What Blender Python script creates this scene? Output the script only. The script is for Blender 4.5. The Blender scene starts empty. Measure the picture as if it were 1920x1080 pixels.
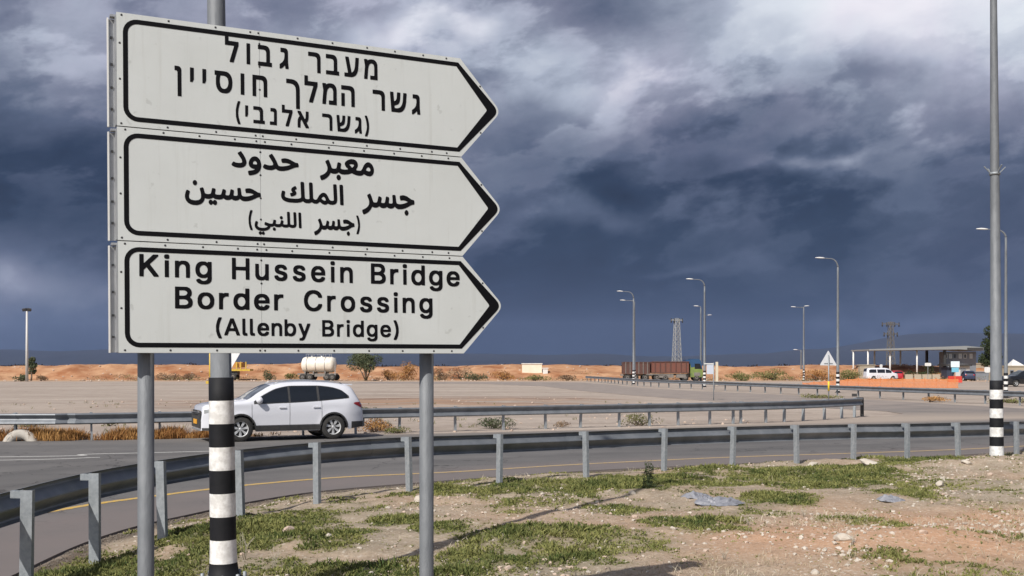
import bpy, bmesh, math, random, json
import numpy as np
from mathutils import Vector, Matrix, Quaternion
from mathutils.geometry import tessellate_polygon

scene = bpy.context.scene
C = scene.collection
RNG = random.Random(7)
NPR = np.random.RandomState(11)
PI = math.pi

# ------------------------------------------------------------------ camera
EYE = 2.1
cam_d = bpy.data.cameras.new('camera')
cam = bpy.data.objects.new('camera', cam_d)
C.objects.link(cam)
cam.location = (0, 0, EYE)
cam.rotation_euler = (PI / 2, 0, 0)
cam_d.sensor_width = 36.0
cam_d.lens = 37.5
cam_d.shift_y = 147 / 1920
cam_d.clip_start = 0.1
cam_d.clip_end = 60000
scene.camera = cam

# ------------------------------------------------------------------ view
vs = scene.view_settings
vs.view_transform = 'Standard'
vs.look = 'None'
vs.exposure = 0.0
vs.gamma = 1.0
vs.use_curve_mapping = False
scene.cycles.max_bounces = 6
scene.cycles.volume_bounces = 0
scene.cycles.transparent_max_bounces = 6

# ------------------------------------------------------------------ sun
SUN_EL = math.radians(44)
SUN_H = Vector((-0.52, -0.854)).normalized()
SUN_DIR = Vector((SUN_H.x * math.cos(SUN_EL), SUN_H.y * math.cos(SUN_EL), math.sin(SUN_EL)))
sl = bpy.data.lights.new('sun', 'SUN')
sl.energy = 4.7
sl.angle = math.radians(0.5)
sl.color = (1.0, 0.955, 0.89)
sun = bpy.data.objects.new('sun', sl)
C.objects.link(sun)
sun.rotation_euler = (-SUN_DIR).to_track_quat('-Z', 'Y').to_euler()
sun.location = (-5, -8, 12)

# ------------------------------------------------------------------ world: storm sky
world = bpy.data.worlds.new('World')
scene.world = world
world.use_nodes = True


class NT:
    """tiny node-building helper"""
    def __init__(self, tree):
        self.t = tree
        self.n = tree.nodes
        self.l = tree.links

    def node(self, kind, **kw):
        n = self.n.new(kind)
        for k, v in kw.items():
            setattr(n, k, v)
        return n

    def put(self, sock, v):
        if v is None:
            return
        if isinstance(v, bpy.types.NodeSocket):
            self.l.new(v, sock)
        else:
            if sock.type == 'RGBA' and len(v) == 3:
                v = (*v, 1)
            sock.default_value = v

    def math(self, op, a, b=None, c=None, clamp=False):
        n = self.node('ShaderNodeMath', operation=op, use_clamp=clamp)
        self.put(n.inputs[0], a)
        self.put(n.inputs[1], b)
        if c is not None:
            self.put(n.inputs[2], c)
        return n.outputs[0]

    def noise(self, vec, scale, detail=6, rough=0.55, dist=0.0):
        n = self.node('ShaderNodeTexNoise')
        self.put(n.inputs['Vector'], vec)
        n.inputs['Scale'].default_value = scale
        n.inputs['Detail'].default_value = detail
        n.inputs['Roughness'].default_value = rough
        n.inputs['Distortion'].default_value = dist
        return n.outputs['Fac']

    def xyz(self, x, y, z):
        n = self.node('ShaderNodeCombineXYZ')
        self.put(n.inputs[0], x)
        self.put(n.inputs[1], y)
        self.put(n.inputs[2], z)
        return n.outputs[0]

    def ramp(self, fac, stops, interp='LINEAR'):
        n = self.node('ShaderNodeValToRGB')
        n.color_ramp.interpolation = interp
        e = n.color_ramp.elements
        while len(e) < len(stops):
            e.new(0.5)
        for q, (p, c) in zip(e, stops):
            q.position = p
            q.color = (*c, 1) if len(c) == 3 else c
        self.put(n.inputs[0], fac)
        return n.outputs[0]

    def mix(self, fac, a, b, mode='MIX'):
        n = self.node('ShaderNodeMix', data_type='RGBA', blend_type=mode)
        self.put(n.inputs[0], fac)
        self.put(n.inputs[6], a)
        self.put(n.inputs[7], b)
        return n.outputs[2]

    def remap(self, v, a, b, c=0.0, d=1.0, smooth=False):
        n = self.node('ShaderNodeMapRange')
        if smooth:
            n.interpolation_type = 'SMOOTHSTEP'
        n.clamp = True
        self.put(n.inputs[0], v)
        for i, q in enumerate((a, b, c, d)):
            n.inputs[i + 1].default_value = q
        return n.outputs[0]


def srgb(r, g, b):
    f = lambda c: ((c / 255) / 12.92 if c / 255 <= 0.04045 else ((c / 255 + 0.055) / 1.055) ** 2.4)
    return (f(r), f(g), f(b))


w = NT(world.node_tree)
w.n.clear()
tc = w.node('ShaderNodeTexCoord')
sep = w.node('ShaderNodeSeparateXYZ')
w.l.new(tc.outputs['Generated'], sep.inputs[0])
az = w.math('MULTIPLY', w.math('ARCTAN2', sep.outputs[0], sep.outputs[1]), 57.2958)      # degrees, 0 = north, + = east
el = w.math('MULTIPLY', w.math('ARCSINE', sep.outputs[2]), 57.2958)
dirv = tc.outputs['Generated']
# warp used to break up every cloud edge
wa = w.noise(dirv, 5.0, 5, 0.5)
wb = w.noise(w.xyz(sep.outputs[1], sep.outputs[2], sep.outputs[0]), 6.0, 5, 0.5)
azw = w.math('ADD', az, w.math('MULTIPLY', w.math('SUBTRACT', wa, 0.5), 16.0))
elw = w.math('ADD', el, w.math('MULTIPLY', w.math('SUBTRACT', wb, 0.5), 7.0))


def blob(a0, e0, sa, se, amp, tilt=0.0):
    da = w.math('SUBTRACT', azw, a0)
    de = w.math('SUBTRACT', w.math('SUBTRACT', elw, e0), w.math('MULTIPLY', da, tilt))
    qa = w.math('POWER', w.math('ABSOLUTE', w.math('DIVIDE', da, sa)), 2.0)
    qe = w.math('POWER', w.math('ABSOLUTE', w.math('DIVIDE', de, se)), 2.0)
    g = w.math('EXPONENT', w.math('MULTIPLY', w.math('ADD', qa, qe), -1.0))
    return w.math('MULTIPLY', g, amp)


# layered overcast: dark towards the horizon, lighter overhead (the rule holds all round)
base = w.ramp(w.remap(elw, 0, 60), [(0.0, (0.10,) * 3), (0.14, (0.14,) * 3), (0.205, (0.25,) * 3), (0.30, (0.46,) * 3), (0.5, (0.34,) * 3), (1.0, (0.28,) * 3)])
blobs = [(17, 17.6, 12, 3.6, 0.36, -0.03), (4, 14.6, 6, 2.2, 0.22, -0.08), (-4.4, 17.6, 2.4, 0.9, 0.40, 0.20), (0, 15.6, 3, 1.4, 0.14, 0.0), (20, 18.5, 7, 1.5, 0.22, 0.0),
         (24, 12.0, 6, 2.2, 0.26, 0.05), (6.5, 18.6, 5, 1.3, -0.20, -0.05), (18.0, 14.8, 3.2, 0.8, -0.14, -0.10), (22.5, 15.5, 6, 2.6, 0.20, 0.0), (12, 12.6, 4.0, 1.0, -0.06, 0.2),
         (-25, 3.2, 6.0, 2.0, 0.42, -0.05), (-23, 17.0, 4, 1.8, 0.10, 0.0), (-21, 10.5, 7, 2.4, -0.03, 0.0), (-24, 13.5, 4, 2.0, 0.10, 0.0), (-12, 18.5, 4, 1.5, -0.16, 0.0),
         (5.6, 8.1, 3.4, 0.65, 0.17, 0.06), (15.3, 10.1, 2.4, 0.42, 0.20, 0.16), (8.5, 9.6, 6, 0.9, -0.05, -0.10), (9.5, 4.6, 2.2, 0.30, 0.08, 0.0), (20, 2.4, 5, 0.6, 0.07, 0.02),
         (23, 9.0, 6, 0.9, -0.06, 0.08), (4, 10.8, 4.5, 1.2, -0.03, 0.0), (15, 18.6, 5, 0.8, 0.12, 0.0)]
B = base
for q in blobs:
    B = w.math('ADD', B, blob(*q))
# cloud texture: a rolling layer drawn out along the horizon, and lit edges of single banks
st = w.xyz(w.math('MULTIPLY', sep.outputs[0], 1.0), w.math('MULTIPLY', sep.outputs[1], 1.0),
           w.math('ADD', w.math('MULTIPLY', sep.outputs[2], 1.9), w.math('MULTIPLY', sep.outputs[0], -0.25)))
n1 = w.noise(st, 3.6, 8, 0.56, 0.12)
n2 = w.noise(st, 8.0, 8, 0.58, 0.15)
n3 = w.noise(st, 20.0, 8, 0.60, 0.2)
nn = w.math('ADD', w.math('ADD', w.math('MULTIPLY', w.math('SUBTRACT', n1, 0.5), 0.72), w.math('MULTIPLY', w.math('SUBTRACT', n2, 0.5), 0.50)), w.math('MULTIPLY', w.math('SUBTRACT', n3, 0.5), 0.22))
edge = w.math('MULTIPLY', w.remap(n2, 0.49, 0.57, 0.0, 1.0, True), w.remap(n2, 0.70, 0.55, 0.0, 1.0, True))
edge2 = w.math('MULTIPLY', w.remap(n1, 0.52, 0.58, 0.0, 1.0, True), w.remap(n1, 0.72, 0.56, 0.0, 1.0, True))
amp = w.remap(el, 2.0, 15.0, 0.15, 0.95)
B = w.math('ADD', B, w.math('MULTIPLY', nn, amp))
B = w.math('ADD', B, w.math('MULTIPLY', w.math('ADD', w.math('MULTIPLY', edge, 0.09), w.math('MULTIPLY', edge2, 0.10)), w.remap(el, 1.5, 13.0, 0.12, 1.0)))
B = w.math('MULTIPLY', B, 0.72, clamp=True)
cloud = w.ramp(B, [(0.0, srgb(14, 27, 46)), (0.094, srgb(40, 56, 80)), (0.216, srgb(86, 97, 121)), (0.34, srgb(124, 131, 152)),
                   (0.50, srgb(178, 184, 202)), (0.70, srgb(222, 225, 236)), (1.0, srgb(246, 248, 253))])
tint = w.mix(w.remap(w.noise(dirv, 6.0, 5), 0.40, 0.60), (0.98, 1.01, 1.0), (1.03, 0.985, 1.0))
cloud = w.mix(1.0, cloud, tint, 'MULTIPLY')
sky = w.node('ShaderNodeTexSky', sky_type='NISHITA')
sky.sun_disc = False
sky.sun_elevation = SUN_EL
sky.sun_rotation = math.atan2(SUN_DIR.x, SUN_DIR.y)
sky.altitude = 0
sky.dust_density = 2.0
skyc = w.node('ShaderNodeVectorMath', operation='SCALE')
w.l.new(sky.outputs[0], skyc.inputs[0])
skyc.inputs['Scale'].default_value = 0.10
# the cover breaks up behind the camera, where the sun stands
dsun = w.node('ShaderNodeVectorMath', operation='DOT_PRODUCT')
w.l.new(dirv, dsun.inputs[0])
dsun.inputs[1].default_value = SUN_DIR
clear = w.remap(w.math('ADD', dsun.outputs['Value'], w.math('MULTIPLY', w.math('SUBTRACT', n1, 0.5), 1.2)), 0.35, 0.75, 0.0, 1.0, True)
col = w.mix(clear, cloud, skyc.outputs[0])
bg = w.node('ShaderNodeBackground')
w.put(bg.inputs[0], col)
bg.inputs[1].default_value = 1.0
wo = w.node('ShaderNodeOutputWorld')
w.l.new(bg.outputs[0], wo.inputs[0])


# ------------------------------------------------------------------ materials
MATS = {}


def mat(name, col, rough=0.6, metal=0.0, col2=None, scale=8.0, amount=0.5, bump=0.0, bscale=None, coat=0.0, spec=0.5, detail=6, attr=None, trans=0.0, stretch=None):
    if name in MATS:
        return MATS[name]
    m = bpy.data.materials.new(name)
    m.use_nodes = True
    t = NT(m.node_tree)
    b = t.n['Principled BSDF']
    tcn = t.node('ShaderNodeTexCoord')
    v = tcn.outputs['Object']
    if stretch:
        mp = t.node('ShaderNodeMapping')
        t.l.new(v, mp.inputs[0])
        mp.inputs['Scale'].default_value = stretch
        v = mp.outputs[0]
    c = None
    if col2 is not None:
        f = t.remap(t.noise(v, scale, detail, 0.6), 0.5 - amount / 2, 0.5 + amount / 2)
        c = t.mix(f, col, col2)
    if attr:
        a = t.node('ShaderNodeAttribute', attribute_name=attr)
        c = t.mix(1.0, c if c is not None else (*col, 1), a.outputs['Color'], 'MULTIPLY')
    t.put(b.inputs['Base Color'], c if c is not None else (*col, 1))
    b.inputs['Roughness'].default_value = rough
    b.inputs['Metallic'].default_value = metal
    b.inputs['Specular IOR Level'].default_value = spec
    b.inputs['Coat Weight'].default_value = coat
    b.inputs['Coat Roughness'].default_value = 0.05
    b.inputs['Transmission Weight'].default_value = trans
    if bump:
        bn = t.node('ShaderNodeBump')
        bn.inputs['Strength'].default_value = bump
        bn.inputs['Distance'].default_value = 0.02
        t.put(bn.inputs['Height'], t.noise(v, bscale or scale, 8, 0.65))
        t.l.new(bn.outputs[0], b.inputs['Normal'])
    MATS[name] = m
    return m


GALV = mat('galvanised_steel', (0.22, 0.245, 0.265), 0.55, 0.25, (0.36, 0.385, 0.405), 22, 0.5, 0.15, 60)
GALV_BEAM = mat('galvanised_beam', (0.135, 0.15, 0.168), 0.48, 0.35, (0.24, 0.255, 0.275), 3.0, 0.5, 0.08, 30)
POLE_PAINT = mat('grey_pole_paint', (0.120, 0.130, 0.142), 0.60, 0.15, (0.20, 0.212, 0.225), 9, 0.5, 0.25, 40, stretch=(1, 1, 0.35))
STRIPE_W = mat('white_band_paint', (0.82, 0.82, 0.81), 0.55, 0, (0.60, 0.59, 0.57), 14, 0.22, 0.15, 60)
STRIPE_K = mat('black_band_paint', (0.007, 0.008, 0.010), 0.65, 0, (0.014, 0.014, 0.017), 9, 0.4, 0.08, 60, spec=0.25)
SIGN_W = mat('reflective_white_sheeting', (0.615, 0.645, 0.635), 0.45, 0, (0.555, 0.58, 0.565), 2.6, 0.55, 0.03, 40)
_t = NT(SIGN_W.node_tree)
_b = _t.n['Principled BSDF']
_src = _b.inputs['Base Color'].links[0].from_socket
_p = _t.node('ShaderNodeNewGeometry').outputs['Position']
_s = _t.node('ShaderNodeSeparateXYZ')
_t.l.new(_p, _s.inputs[0])
_sv = _t.xyz(_t.math('MULTIPLY', _s.outputs[0], 26.0), _t.math('MULTIPLY', _s.outputs[1], 26.0), _t.math('MULTIPLY', _s.outputs[2], 1.1))
_streak = _t.remap(_t.noise(_sv, 1.0, 5, 0.6), 0.56, 0.74, 0.0, 0.20)
_spots = _t.remap(_t.noise(_p, 17.0, 3, 0.5), 0.68, 0.74, 0.0, 0.30)
_c = _t.mix(_streak, _src, (0.36, 0.36, 0.32))
_c = _t.mix(_spots, _c, (0.30, 0.31, 0.29))
_t.put(_b.inputs['Base Color'], _c)
SIGN_K = mat('black_sign_film', (0.0045, 0.0045, 0.006), 0.7, spec=0.12)
ALU = mat('aluminium_extrusion', (0.48, 0.49, 0.50), 0.45, 0.6, (0.36, 0.37, 0.38), 9, 0.5)
RIVET = mat('rivet_metal', (0.045, 0.045, 0.048), 0.6, 0.2)
GLASS = mat('dark_car_glass', (0.012, 0.014, 0.017), 0.06, 0, spec=0.8)
GLASS_C = mat('clear_windscreen', (0.10, 0.115, 0.12), 0.08, 0, (0.04, 0.045, 0.05), 3, 0.4, spec=0.8)
RUBBER = mat('tyre_rubber', (0.022, 0.022, 0.023), 0.8, 0, (0.05, 0.047, 0.042), 12, 0.5)
ALLOY = mat('alloy_wheel', (0.62, 0.63, 0.64), 0.4, 0.3)
DARKP = mat('black_plastic_trim', (0.03, 0.03, 0.032), 0.6, 0, (0.055, 0.053, 0.05), 12, 0.4)
CHROME = mat('chrome', (0.6, 0.6, 0.62), 0.15, 1.0)
CARW = mat('white_car_paint', (0.68, 0.69, 0.735), 0.24, 0, coat=0.8)
CONC = mat('concrete', (0.36, 0.33, 0.29), 0.9, 0, (0.24, 0.22, 0.19), 7, 0.6, 0.4, 25)
RED = mat('red_paint', (0.35, 0.02, 0.025), 0.4)
WHITEP = mat('white_paint', (0.75, 0.75, 0.73), 0.5, 0, (0.6, 0.59, 0.56), 4, 0.5)
YEL = mat('yellow_paint', (0.62, 0.44, 0.05), 0.5, 0, (0.48, 0.32, 0.05), 5, 0.5)


# ------------------------------------------------------------------ mesh helpers
class MB:
    def __init__(self):
        self.v = []
        self.f = []
        self.m = []
        self.sm = []

    def add(self, vs, fs, mi=0, smooth=False):
        o = len(self.v)
        self.v += [tuple(p) for p in vs]
        self.f += [tuple(i + o for i in f) for f in fs]
        self.m += [mi] * len(fs)
        self.sm += [smooth] * len(fs)

    def box(self, c, s, rz=0.0, mi=0, M=None):
        hx, hy, hz = s[0] / 2, s[1] / 2, s[2] / 2
        P = [Vector((x, y, z)) for z in (-hz, hz) for y in (-hy, hy) for x in (-hx, hx)]
        R = M if M is not None else Matrix.Rotation(rz, 3, 'Z')
        self.add([R @ p + Vector(c) for p in P], [(0, 2, 3, 1), (4, 5, 7, 6), (0, 1, 5, 4), (2, 6, 7, 3), (0, 4, 6, 2), (1, 3, 7, 5)], mi)

    def bar(self, a, b, wd, ht=None, mi=0, up=(0, 0, 1)):
        a, b = Vector(a), Vector(b)
        d = (b - a)
        L = d.length
        if L < 1e-6:
            return
        d.normalize()
        u = Vector(up)
        if abs(d.dot(u)) > 0.98:
            u = Vector((0, 1, 0))
        s = d.cross(u).normalized()
        t = s.cross(d)
        M = Matrix((s, d, t)).transposed()
        self.box((a + b) / 2, (wd, L, ht or wd), mi=mi, M=M)

    def tube(self, pts, r, n=10, mi=0, caps=True, smooth=True):
        pts = [Vector(p) for p in pts]
        rr = r if isinstance(r, (list, tuple)) else [r] * len(pts)
        rings = []
        ref = Vector((0, 0, 1)) if abs((pts[1] - pts[0]).normalized().z) < 0.9 else Vector((1, 0, 0))
        for i, p in enumerate(pts):
            d = (pts[min(i + 1, len(pts) - 1)] - pts[max(i - 1, 0)]).normalized()
            s = d.cross(ref).normalized()
            t = s.cross(d)
            rings.append([p + (s * math.cos(2 * PI * k / n) + t * math.sin(2 * PI * k / n)) * rr[i] for k in range(n)])
        vs = [q for R in rings for q in R]
        fs = []
        for i in range(len(pts) - 1):
            for k in range(n):
                k2 = (k + 1) % n
                fs.append((i * n + k, i * n + k2, (i + 1) * n + k2, (i + 1) * n + k))
        self.add(vs, fs, mi, smooth)
        if caps:
            self.add(rings[0], [tuple(range(n))], mi)
            self.add(rings[-1], [tuple(reversed(range(n)))], mi)

    def lathe(self, prof, c=(0, 0, 0), axis='Z', n=16, mi=0, smooth=True, mis=None):
        """prof: list of (radius, height along the axis)"""
        vs = []
        for r, h in prof:
            for k in range(n):
                a = 2 * PI * k / n
                x, y = r * math.cos(a), r * math.sin(a)
                p = {'Z': (x, y, h), 'Y': (x, h, y), 'X': (h, x, y)}[axis]
                vs.append((p[0] + c[0], p[1] + c[1], p[2] + c[2]))
        for i in range(len(prof) - 1):
            o = len(self.v)
            ring = vs[i * n:(i + 2) * n]
            self.add(ring, [(k, (k + 1) % n, n + (k + 1) % n, n + k) for k in range(n)], mis[i] if mis else mi, smooth)

    def extrude(self, poly, z0, z1, mi=0, M=None, O=(0, 0, 0)):
        """poly in 2D (a,b); extruded along the third local axis; M maps (a,b,c) to space"""
        M = M or Matrix.Identity(3)
        O = Vector(O)
        n = len(poly)
        lo = [M @ Vector((p[0], p[1], z0)) + O for p in poly]
        hi = [M @ Vector((p[0], p[1], z1)) + O for p in poly]
        tri = tessellate_polygon([[Vector((p[0], p[1], 0)) for p in poly]])
        self.add(lo + hi, [tuple(reversed(t)) for t in tri] + [tuple(i + n for i in t) for t in tri] + [(i, (i + 1) % n, n + (i + 1) % n, n + i) for i in range(n)], mi)

    def build(self, name, mats, parent=None, props=None, auto=None, fix=True):
        me = bpy.data.meshes.new(name)
        me.from_pydata(self.v, [], self.f)
        if not isinstance(mats, (list, tuple)):
            mats = [mats]
        for q in mats:
            me.materials.append(q)
        me.polygons.foreach_set('material_index', self.m)
        me.polygons.foreach_set('use_smooth', self.sm)
        me.update()
        if fix:
            bm = bmesh.new()
            bm.from_mesh(me)
            bmesh.ops.remove_doubles(bm, verts=bm.verts, dist=1e-5)
            bmesh.ops.recalc_face_normals(bm, faces=bm.faces)
            bm.to_mesh(me)
            bm.free()
        o = bpy.data.objects.new(name, me)
        C.objects.link(o)
        if parent is not None:
            o.parent = parent
        if props:
            for k, v in props.items():
                o[k] = v
        return o


def fast_mesh(name, verts, faces, mats, props=None, colors=None, parent=None, smooth=False, uniform=None, mi=None):
    """numpy mesh: faces is (n,k) array with k = 3 or 4"""
    me = bpy.data.meshes.new(name)
    nv, nf, k = len(verts), len(faces), faces.shape[1]
    me.vertices.add(nv)
    me.vertices.foreach_set('co', np.asarray(verts, dtype=np.float32).ravel())
    me.loops.add(nf * k)
    me.loops.foreach_set('vertex_index', faces.astype(np.int32).ravel())
    me.polygons.add(nf)
    me.polygons.foreach_set('loop_start', np.arange(0, nf * k, k, dtype=np.int32))
    me.polygons.foreach_set('use_smooth', np.full(nf, smooth))
    if mi is not None:
        me.polygons.foreach_set('material_index', mi.astype(np.int32))
    me.update(calc_edges=True)
    if colors is not None:
        for an, arr in colors.items():
            a = me.color_attributes.new(an, 'FLOAT_COLOR', 'POINT')
            a.data.foreach_set('color', np.asarray(arr, dtype=np.float32).ravel())
    for q in (mats if isinstance(mats, (list, tuple)) else [mats]):
        me.materials.append(q)
    o = bpy.data.objects.new(name, me)
    C.objects.link(o)
    if parent is not None:
        o.parent = parent
    for kk, v in (props or {}).items():
        o[kk] = v
    return o


def thing(name, label, cat, loc=(0, 0, 0), rz=0.0, group=None):
    o = bpy.data.objects.new(name, None)
    o.empty_display_size = 0.2
    C.objects.link(o)
    o.location = loc
    o.rotation_euler = (0, 0, rz)
    o['label'] = label
    o['category'] = cat
    if group:
        o['group'] = group
    return o


def tag(o, label, cat, group=None):
    o['label'] = label
    o['category'] = cat
    if group:
        o['group'] = group
    return o


def dup(root, loc=None, rz=None, label=None, group=None, scale=None):
    kids = {}
    for q in C.objects:
        if q.parent is not None:
            kids.setdefault(q.parent.name, []).append(q)
    def cp(o, par):
        c = o.copy()
        C.objects.link(c)
        c.parent = par
        for ch in kids.get(o.name, []):
            cp(ch, c)
        return c
    r = cp(root, None)
    if loc is not None:
        r.location = loc
    if rz is not None:
        r.rotation_euler = (0, 0, rz)
    if scale is not None:
        r.scale = scale
    if label:
        r['label'] = label
    if group:
        r['group'] = group
    return r


def vnoise(x, y, seed=0):
    """smooth value noise in numpy"""
    x = np.asarray(x, float)
    y = np.asarray(y, float)
    xi, yi = np.floor(x).astype(np.int64), np.floor(y).astype(np.int64)
    fx, fy = x - xi, y - yi
    fx, fy = fx * fx * (3 - 2 * fx), fy * fy * (3 - 2 * fy)
    def h(a, b):
        n = (a * 374761393 + b * 668265263 + seed * 1442695041) & 0x7fffffff
        n = ((n ^ (n >> 13)) * 1274126177) & 0x7fffffff
        return ((n ^ (n >> 16)) & 0xffff) / 65535.0
    return (h(xi, yi) * (1 - fx) + h(xi + 1, yi) * fx) * (1 - fy) + (h(xi, yi + 1) * (1 - fx) + h(xi + 1, yi + 1) * fx) * fy


def fbm(x, y, oct=4, seed=0):
    s, a, t = 0, 0.5, 0
    for i in range(oct):
        s = s + a * vnoise(np.asarray(x) * 2 ** i, np.asarray(y) * 2 ** i, seed + i)
        t += a
        a *= 0.5
    return s / t - 0.5


def smooth(a, b, v):
    t = np.clip((v - a) / (b - a), 0, 1)
    return t * t * (3 - 2 * t)


def catmull(P, n=8):
    P = [Vector(p) for p in P]
    out = []
    for i in range(len(P) - 1):
        p0, p1, p2, p3 = P[max(i - 1, 0)], P[i], P[i + 1], P[min(i + 2, len(P) - 1)]
        for k in range(n):
            t = k / n
            out.append(0.5 * ((2 * p1) + (-p0 + p2) * t + (2 * p0 - 5 * p1 + 4 * p2 - p3) * t * t + (-p0 + 3 * p1 - 3 * p2 + p3) * t ** 3))
    out.append(P[-1])
    return out


def side_dist(px, py, line):
    """signed distance to a polyline, positive on its right-hand side"""
    px, py = np.asarray(px, float), np.asarray(py, float)
    best = np.full(px.shape, 1e18)
    sg = np.ones(px.shape)
    for (ax, ay), (bx, by) in zip(line[:-1], line[1:]):
        dx, dy = bx - ax, by - ay
        L2 = dx * dx + dy * dy
        t = np.clip(((px - ax) * dx + (py - ay) * dy) / L2, 0, 1)
        qx, qy = px - (ax + t * dx), py - (ay + t * dy)
        d = qx * qx + qy * qy
        cr = dx * (py - ay) - dy * (px - ax)
        m = d < best
        best = np.where(m, d, best)
        sg = np.where(m, np.where(cr < 0, 1.0, -1.0), sg)
    return np.sqrt(best) * sg


def from_view(px, py, z=0.0):
    """a measured point of the photograph (1920 wide) on the level z, in metres"""
    D = 2000.0 * (EYE - z) / (py - 687.0)
    return ((px - 960) * D / 2000.0, D)

# ------------------------------------------------------------------ layout lines (metres)
E1 = [(2.0, -12), (-1.2, -3), (-3.3, 2.5), (-4.4, 6.5), (-4.9, 9.3), (-5.05, 11.2), (-5.1, 12.7), (-4.95, 14.0), (-4.6, 15.1), (-4.1, 16.5), (-3.3, 17.9), (-1.95, 19.1), (-0.3, 20.3),
      (1.5, 21.5), (3.3, 22.4), (4.9, 23.1), (6.3, 23.6), (7.7, 24.1), (9.2, 24.7), (11.5, 25.8), (15, 27.8), (21, 31.5), (40, 42), (75, 58)]
E1 = [tuple(p) for p in catmull([(a, b, 0) for a, b in E1], 6)]
E1 = [(p[0], p[1]) for p in E1]
FAR_EDGE = [(75, 72), (40, 56), (30, 51), (25.5, 53.5), (24.3, 59), (23, 65.6), (21.6, 73.7), (19, 82), (15.6, 91), (12.6, 104), (11.4, 122), (9, 138), (2, 143), (-20, 145)]
NEAR_EDGE2 = [(-20, 132), (-3, 128), (3.5, 112), (6.0, 92), (8.5, 79), (11, 69), (13.6, 60), (16.2, 53.5), (17.6, 50), (17.4, 47.4), (15.9, 45), (13.4, 42.3)]
E2 = [(8.5, 38.6), (2.4, 35.2), (-3.6, 33), (-14.3, 29.9), (-40, 28.2), (-90, 27)]
LEFT_CLOSE = [(-90, 6), (-30, 4), (-16, -2), (-10, -12)]
ROAD = E1 + FAR_EDGE + NEAR_EDGE2 + E2 + LEFT_CLOSE

GREEN = []
for (x, y, rx, ry, a) in [(60, 1078, 70, 20, 0.9), (190, 1045, 110, 36, 1.0), (350, 1040, 90, 60, 1.0), (335, 985, 60, 20, 0.8), (500, 985, 90, 30, 1.0), (560, 952, 50, 10, 0.7), (640, 1005, 70, 22, 1.0), (520, 1055, 120, 30, 0.8), (700, 1060, 160, 22, 1.0),
                          (745, 966, 70, 10, 0.9), (640, 930, 60, 6, 0.5), (890, 914, 110, 10, 1.0), (1080, 905, 150, 13, 1.0), (1250, 894, 160, 14, 1.0), (1400, 886, 190, 14, 1.0), (560, 962, 90, 12, 0.9), (430, 985, 80, 20, 1.0), (820, 985, 60, 14, 0.6), (1560, 898, 170, 20, 1.0),
                          (1700, 930, 55, 14, 0.9), (1480, 940, 70, 10, 0.9), (1290, 985, 90, 12, 0.9), (1180, 955, 80, 10, 0.9), (1100, 1000, 70, 12, 0.45), (960, 1005, 110, 22, 0.7), (880, 1045, 70, 40, 0.95), (1050, 1050, 200, 24, 0.7),
                          (1330, 1000, 80, 9, 0.9), (1590, 983, 70, 11, 1.0), (1680, 997, 28, 6, 1.0), (1760, 858, 150, 7, 1.0), (1905, 862, 40, 12, 1.0), (1160, 1025, 110, 22, 0.55), (1440, 968, 60, 8, 0.7), (1640, 878, 90, 5, 0.9)]:
    X, Y = from_view(x, y, 0.22)
    x2, _ = from_view(x + rx, y, 0.22)
    _, ya = from_view(x, y - ry, 0.22)
    _, yb = from_view(x, y + ry, 0.22)
    GREEN.append((X, Y, x2 - X, (ya - yb) / 2, a))


def green_at(x, y):
    g = np.zeros(np.shape(x))
    for X, Y, rx, ry, a in GREEN:
        d = ((x - X) / rx) ** 2 + ((y - Y) / ry) ** 2
        g = np.maximum(g, a * np.exp(-d * d * 0.7))
    n = fbm(x * 1.1, y * 1.1, 4, 5) * 1.5 + fbm(x * 5, y * 5, 3, 9) * 0.9
    return np.clip((g * 0.95 + n * 1.1 - 0.10) * 1.25, 0, 1)


def gh(x, y):
    """ground height in metres"""
    x = np.asarray(x, float)
    y = np.asarray(y, float)
    d = side_dist(x, y, E1)
    v = np.where(d > 0, smooth(0, 1.9, d) * 0.17 + smooth(2, 8, d) * 0.13, 0.0)
    near = smooth(0.1, 1.2, d)
    rough_amp = np.where(np.hypot(x, y) < 60, 1.0, 0.4)
    bumps = (fbm(x * 0.5, y * 0.5, 3, 1) * 0.16 + fbm(x * 2.2, y * 2.2, 4, 2) * 0.10 + fbm(x * 7.0, y * 7.0, 3, 3) * 0.035) * near * rough_amp
    mound = 0.26 * np.exp(-(((x - 9.2) / 2.6) ** 2 + ((y - 19.4) / 0.9) ** 2)) + 0.16 * np.exp(-(((x - 4.2) / 1.0) ** 2 + ((y - 10.9) / 0.6) ** 2))
    z = v + bumps + mound * near - 0.03
    # earth thrown up behind the sandy lot
    lotm = np.exp(-(((y - 63) / 7) ** 2)) * smooth(-30, -10, x) * (1 - smooth(3, 9, x))
    z = z + lotm * (0.10 + fbm(x * 0.25, y * 0.9, 4, 21) * 0.45)
    far = np.exp(-(((y - 47) / 6) ** 2)) * (1 - smooth(-2, 10, x))
    z = z + far * fbm(x * 0.3, y * 0.6, 3, 31) * 0.10
    return z


def axis(fine0, fine1, step, lo, hi, g=1.13):
    a = list(np.arange(fine0, fine1, step))
    s, p = step, fine0
    left = []
    while p > lo:
        s *= g
        p -= s
        left.append(p)
    s, p = step, a[-1]
    right = []
    while p < hi:
        s *= g
        p += s
        right.append(p)
    return np.array(left[::-1] + a + right)


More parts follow.
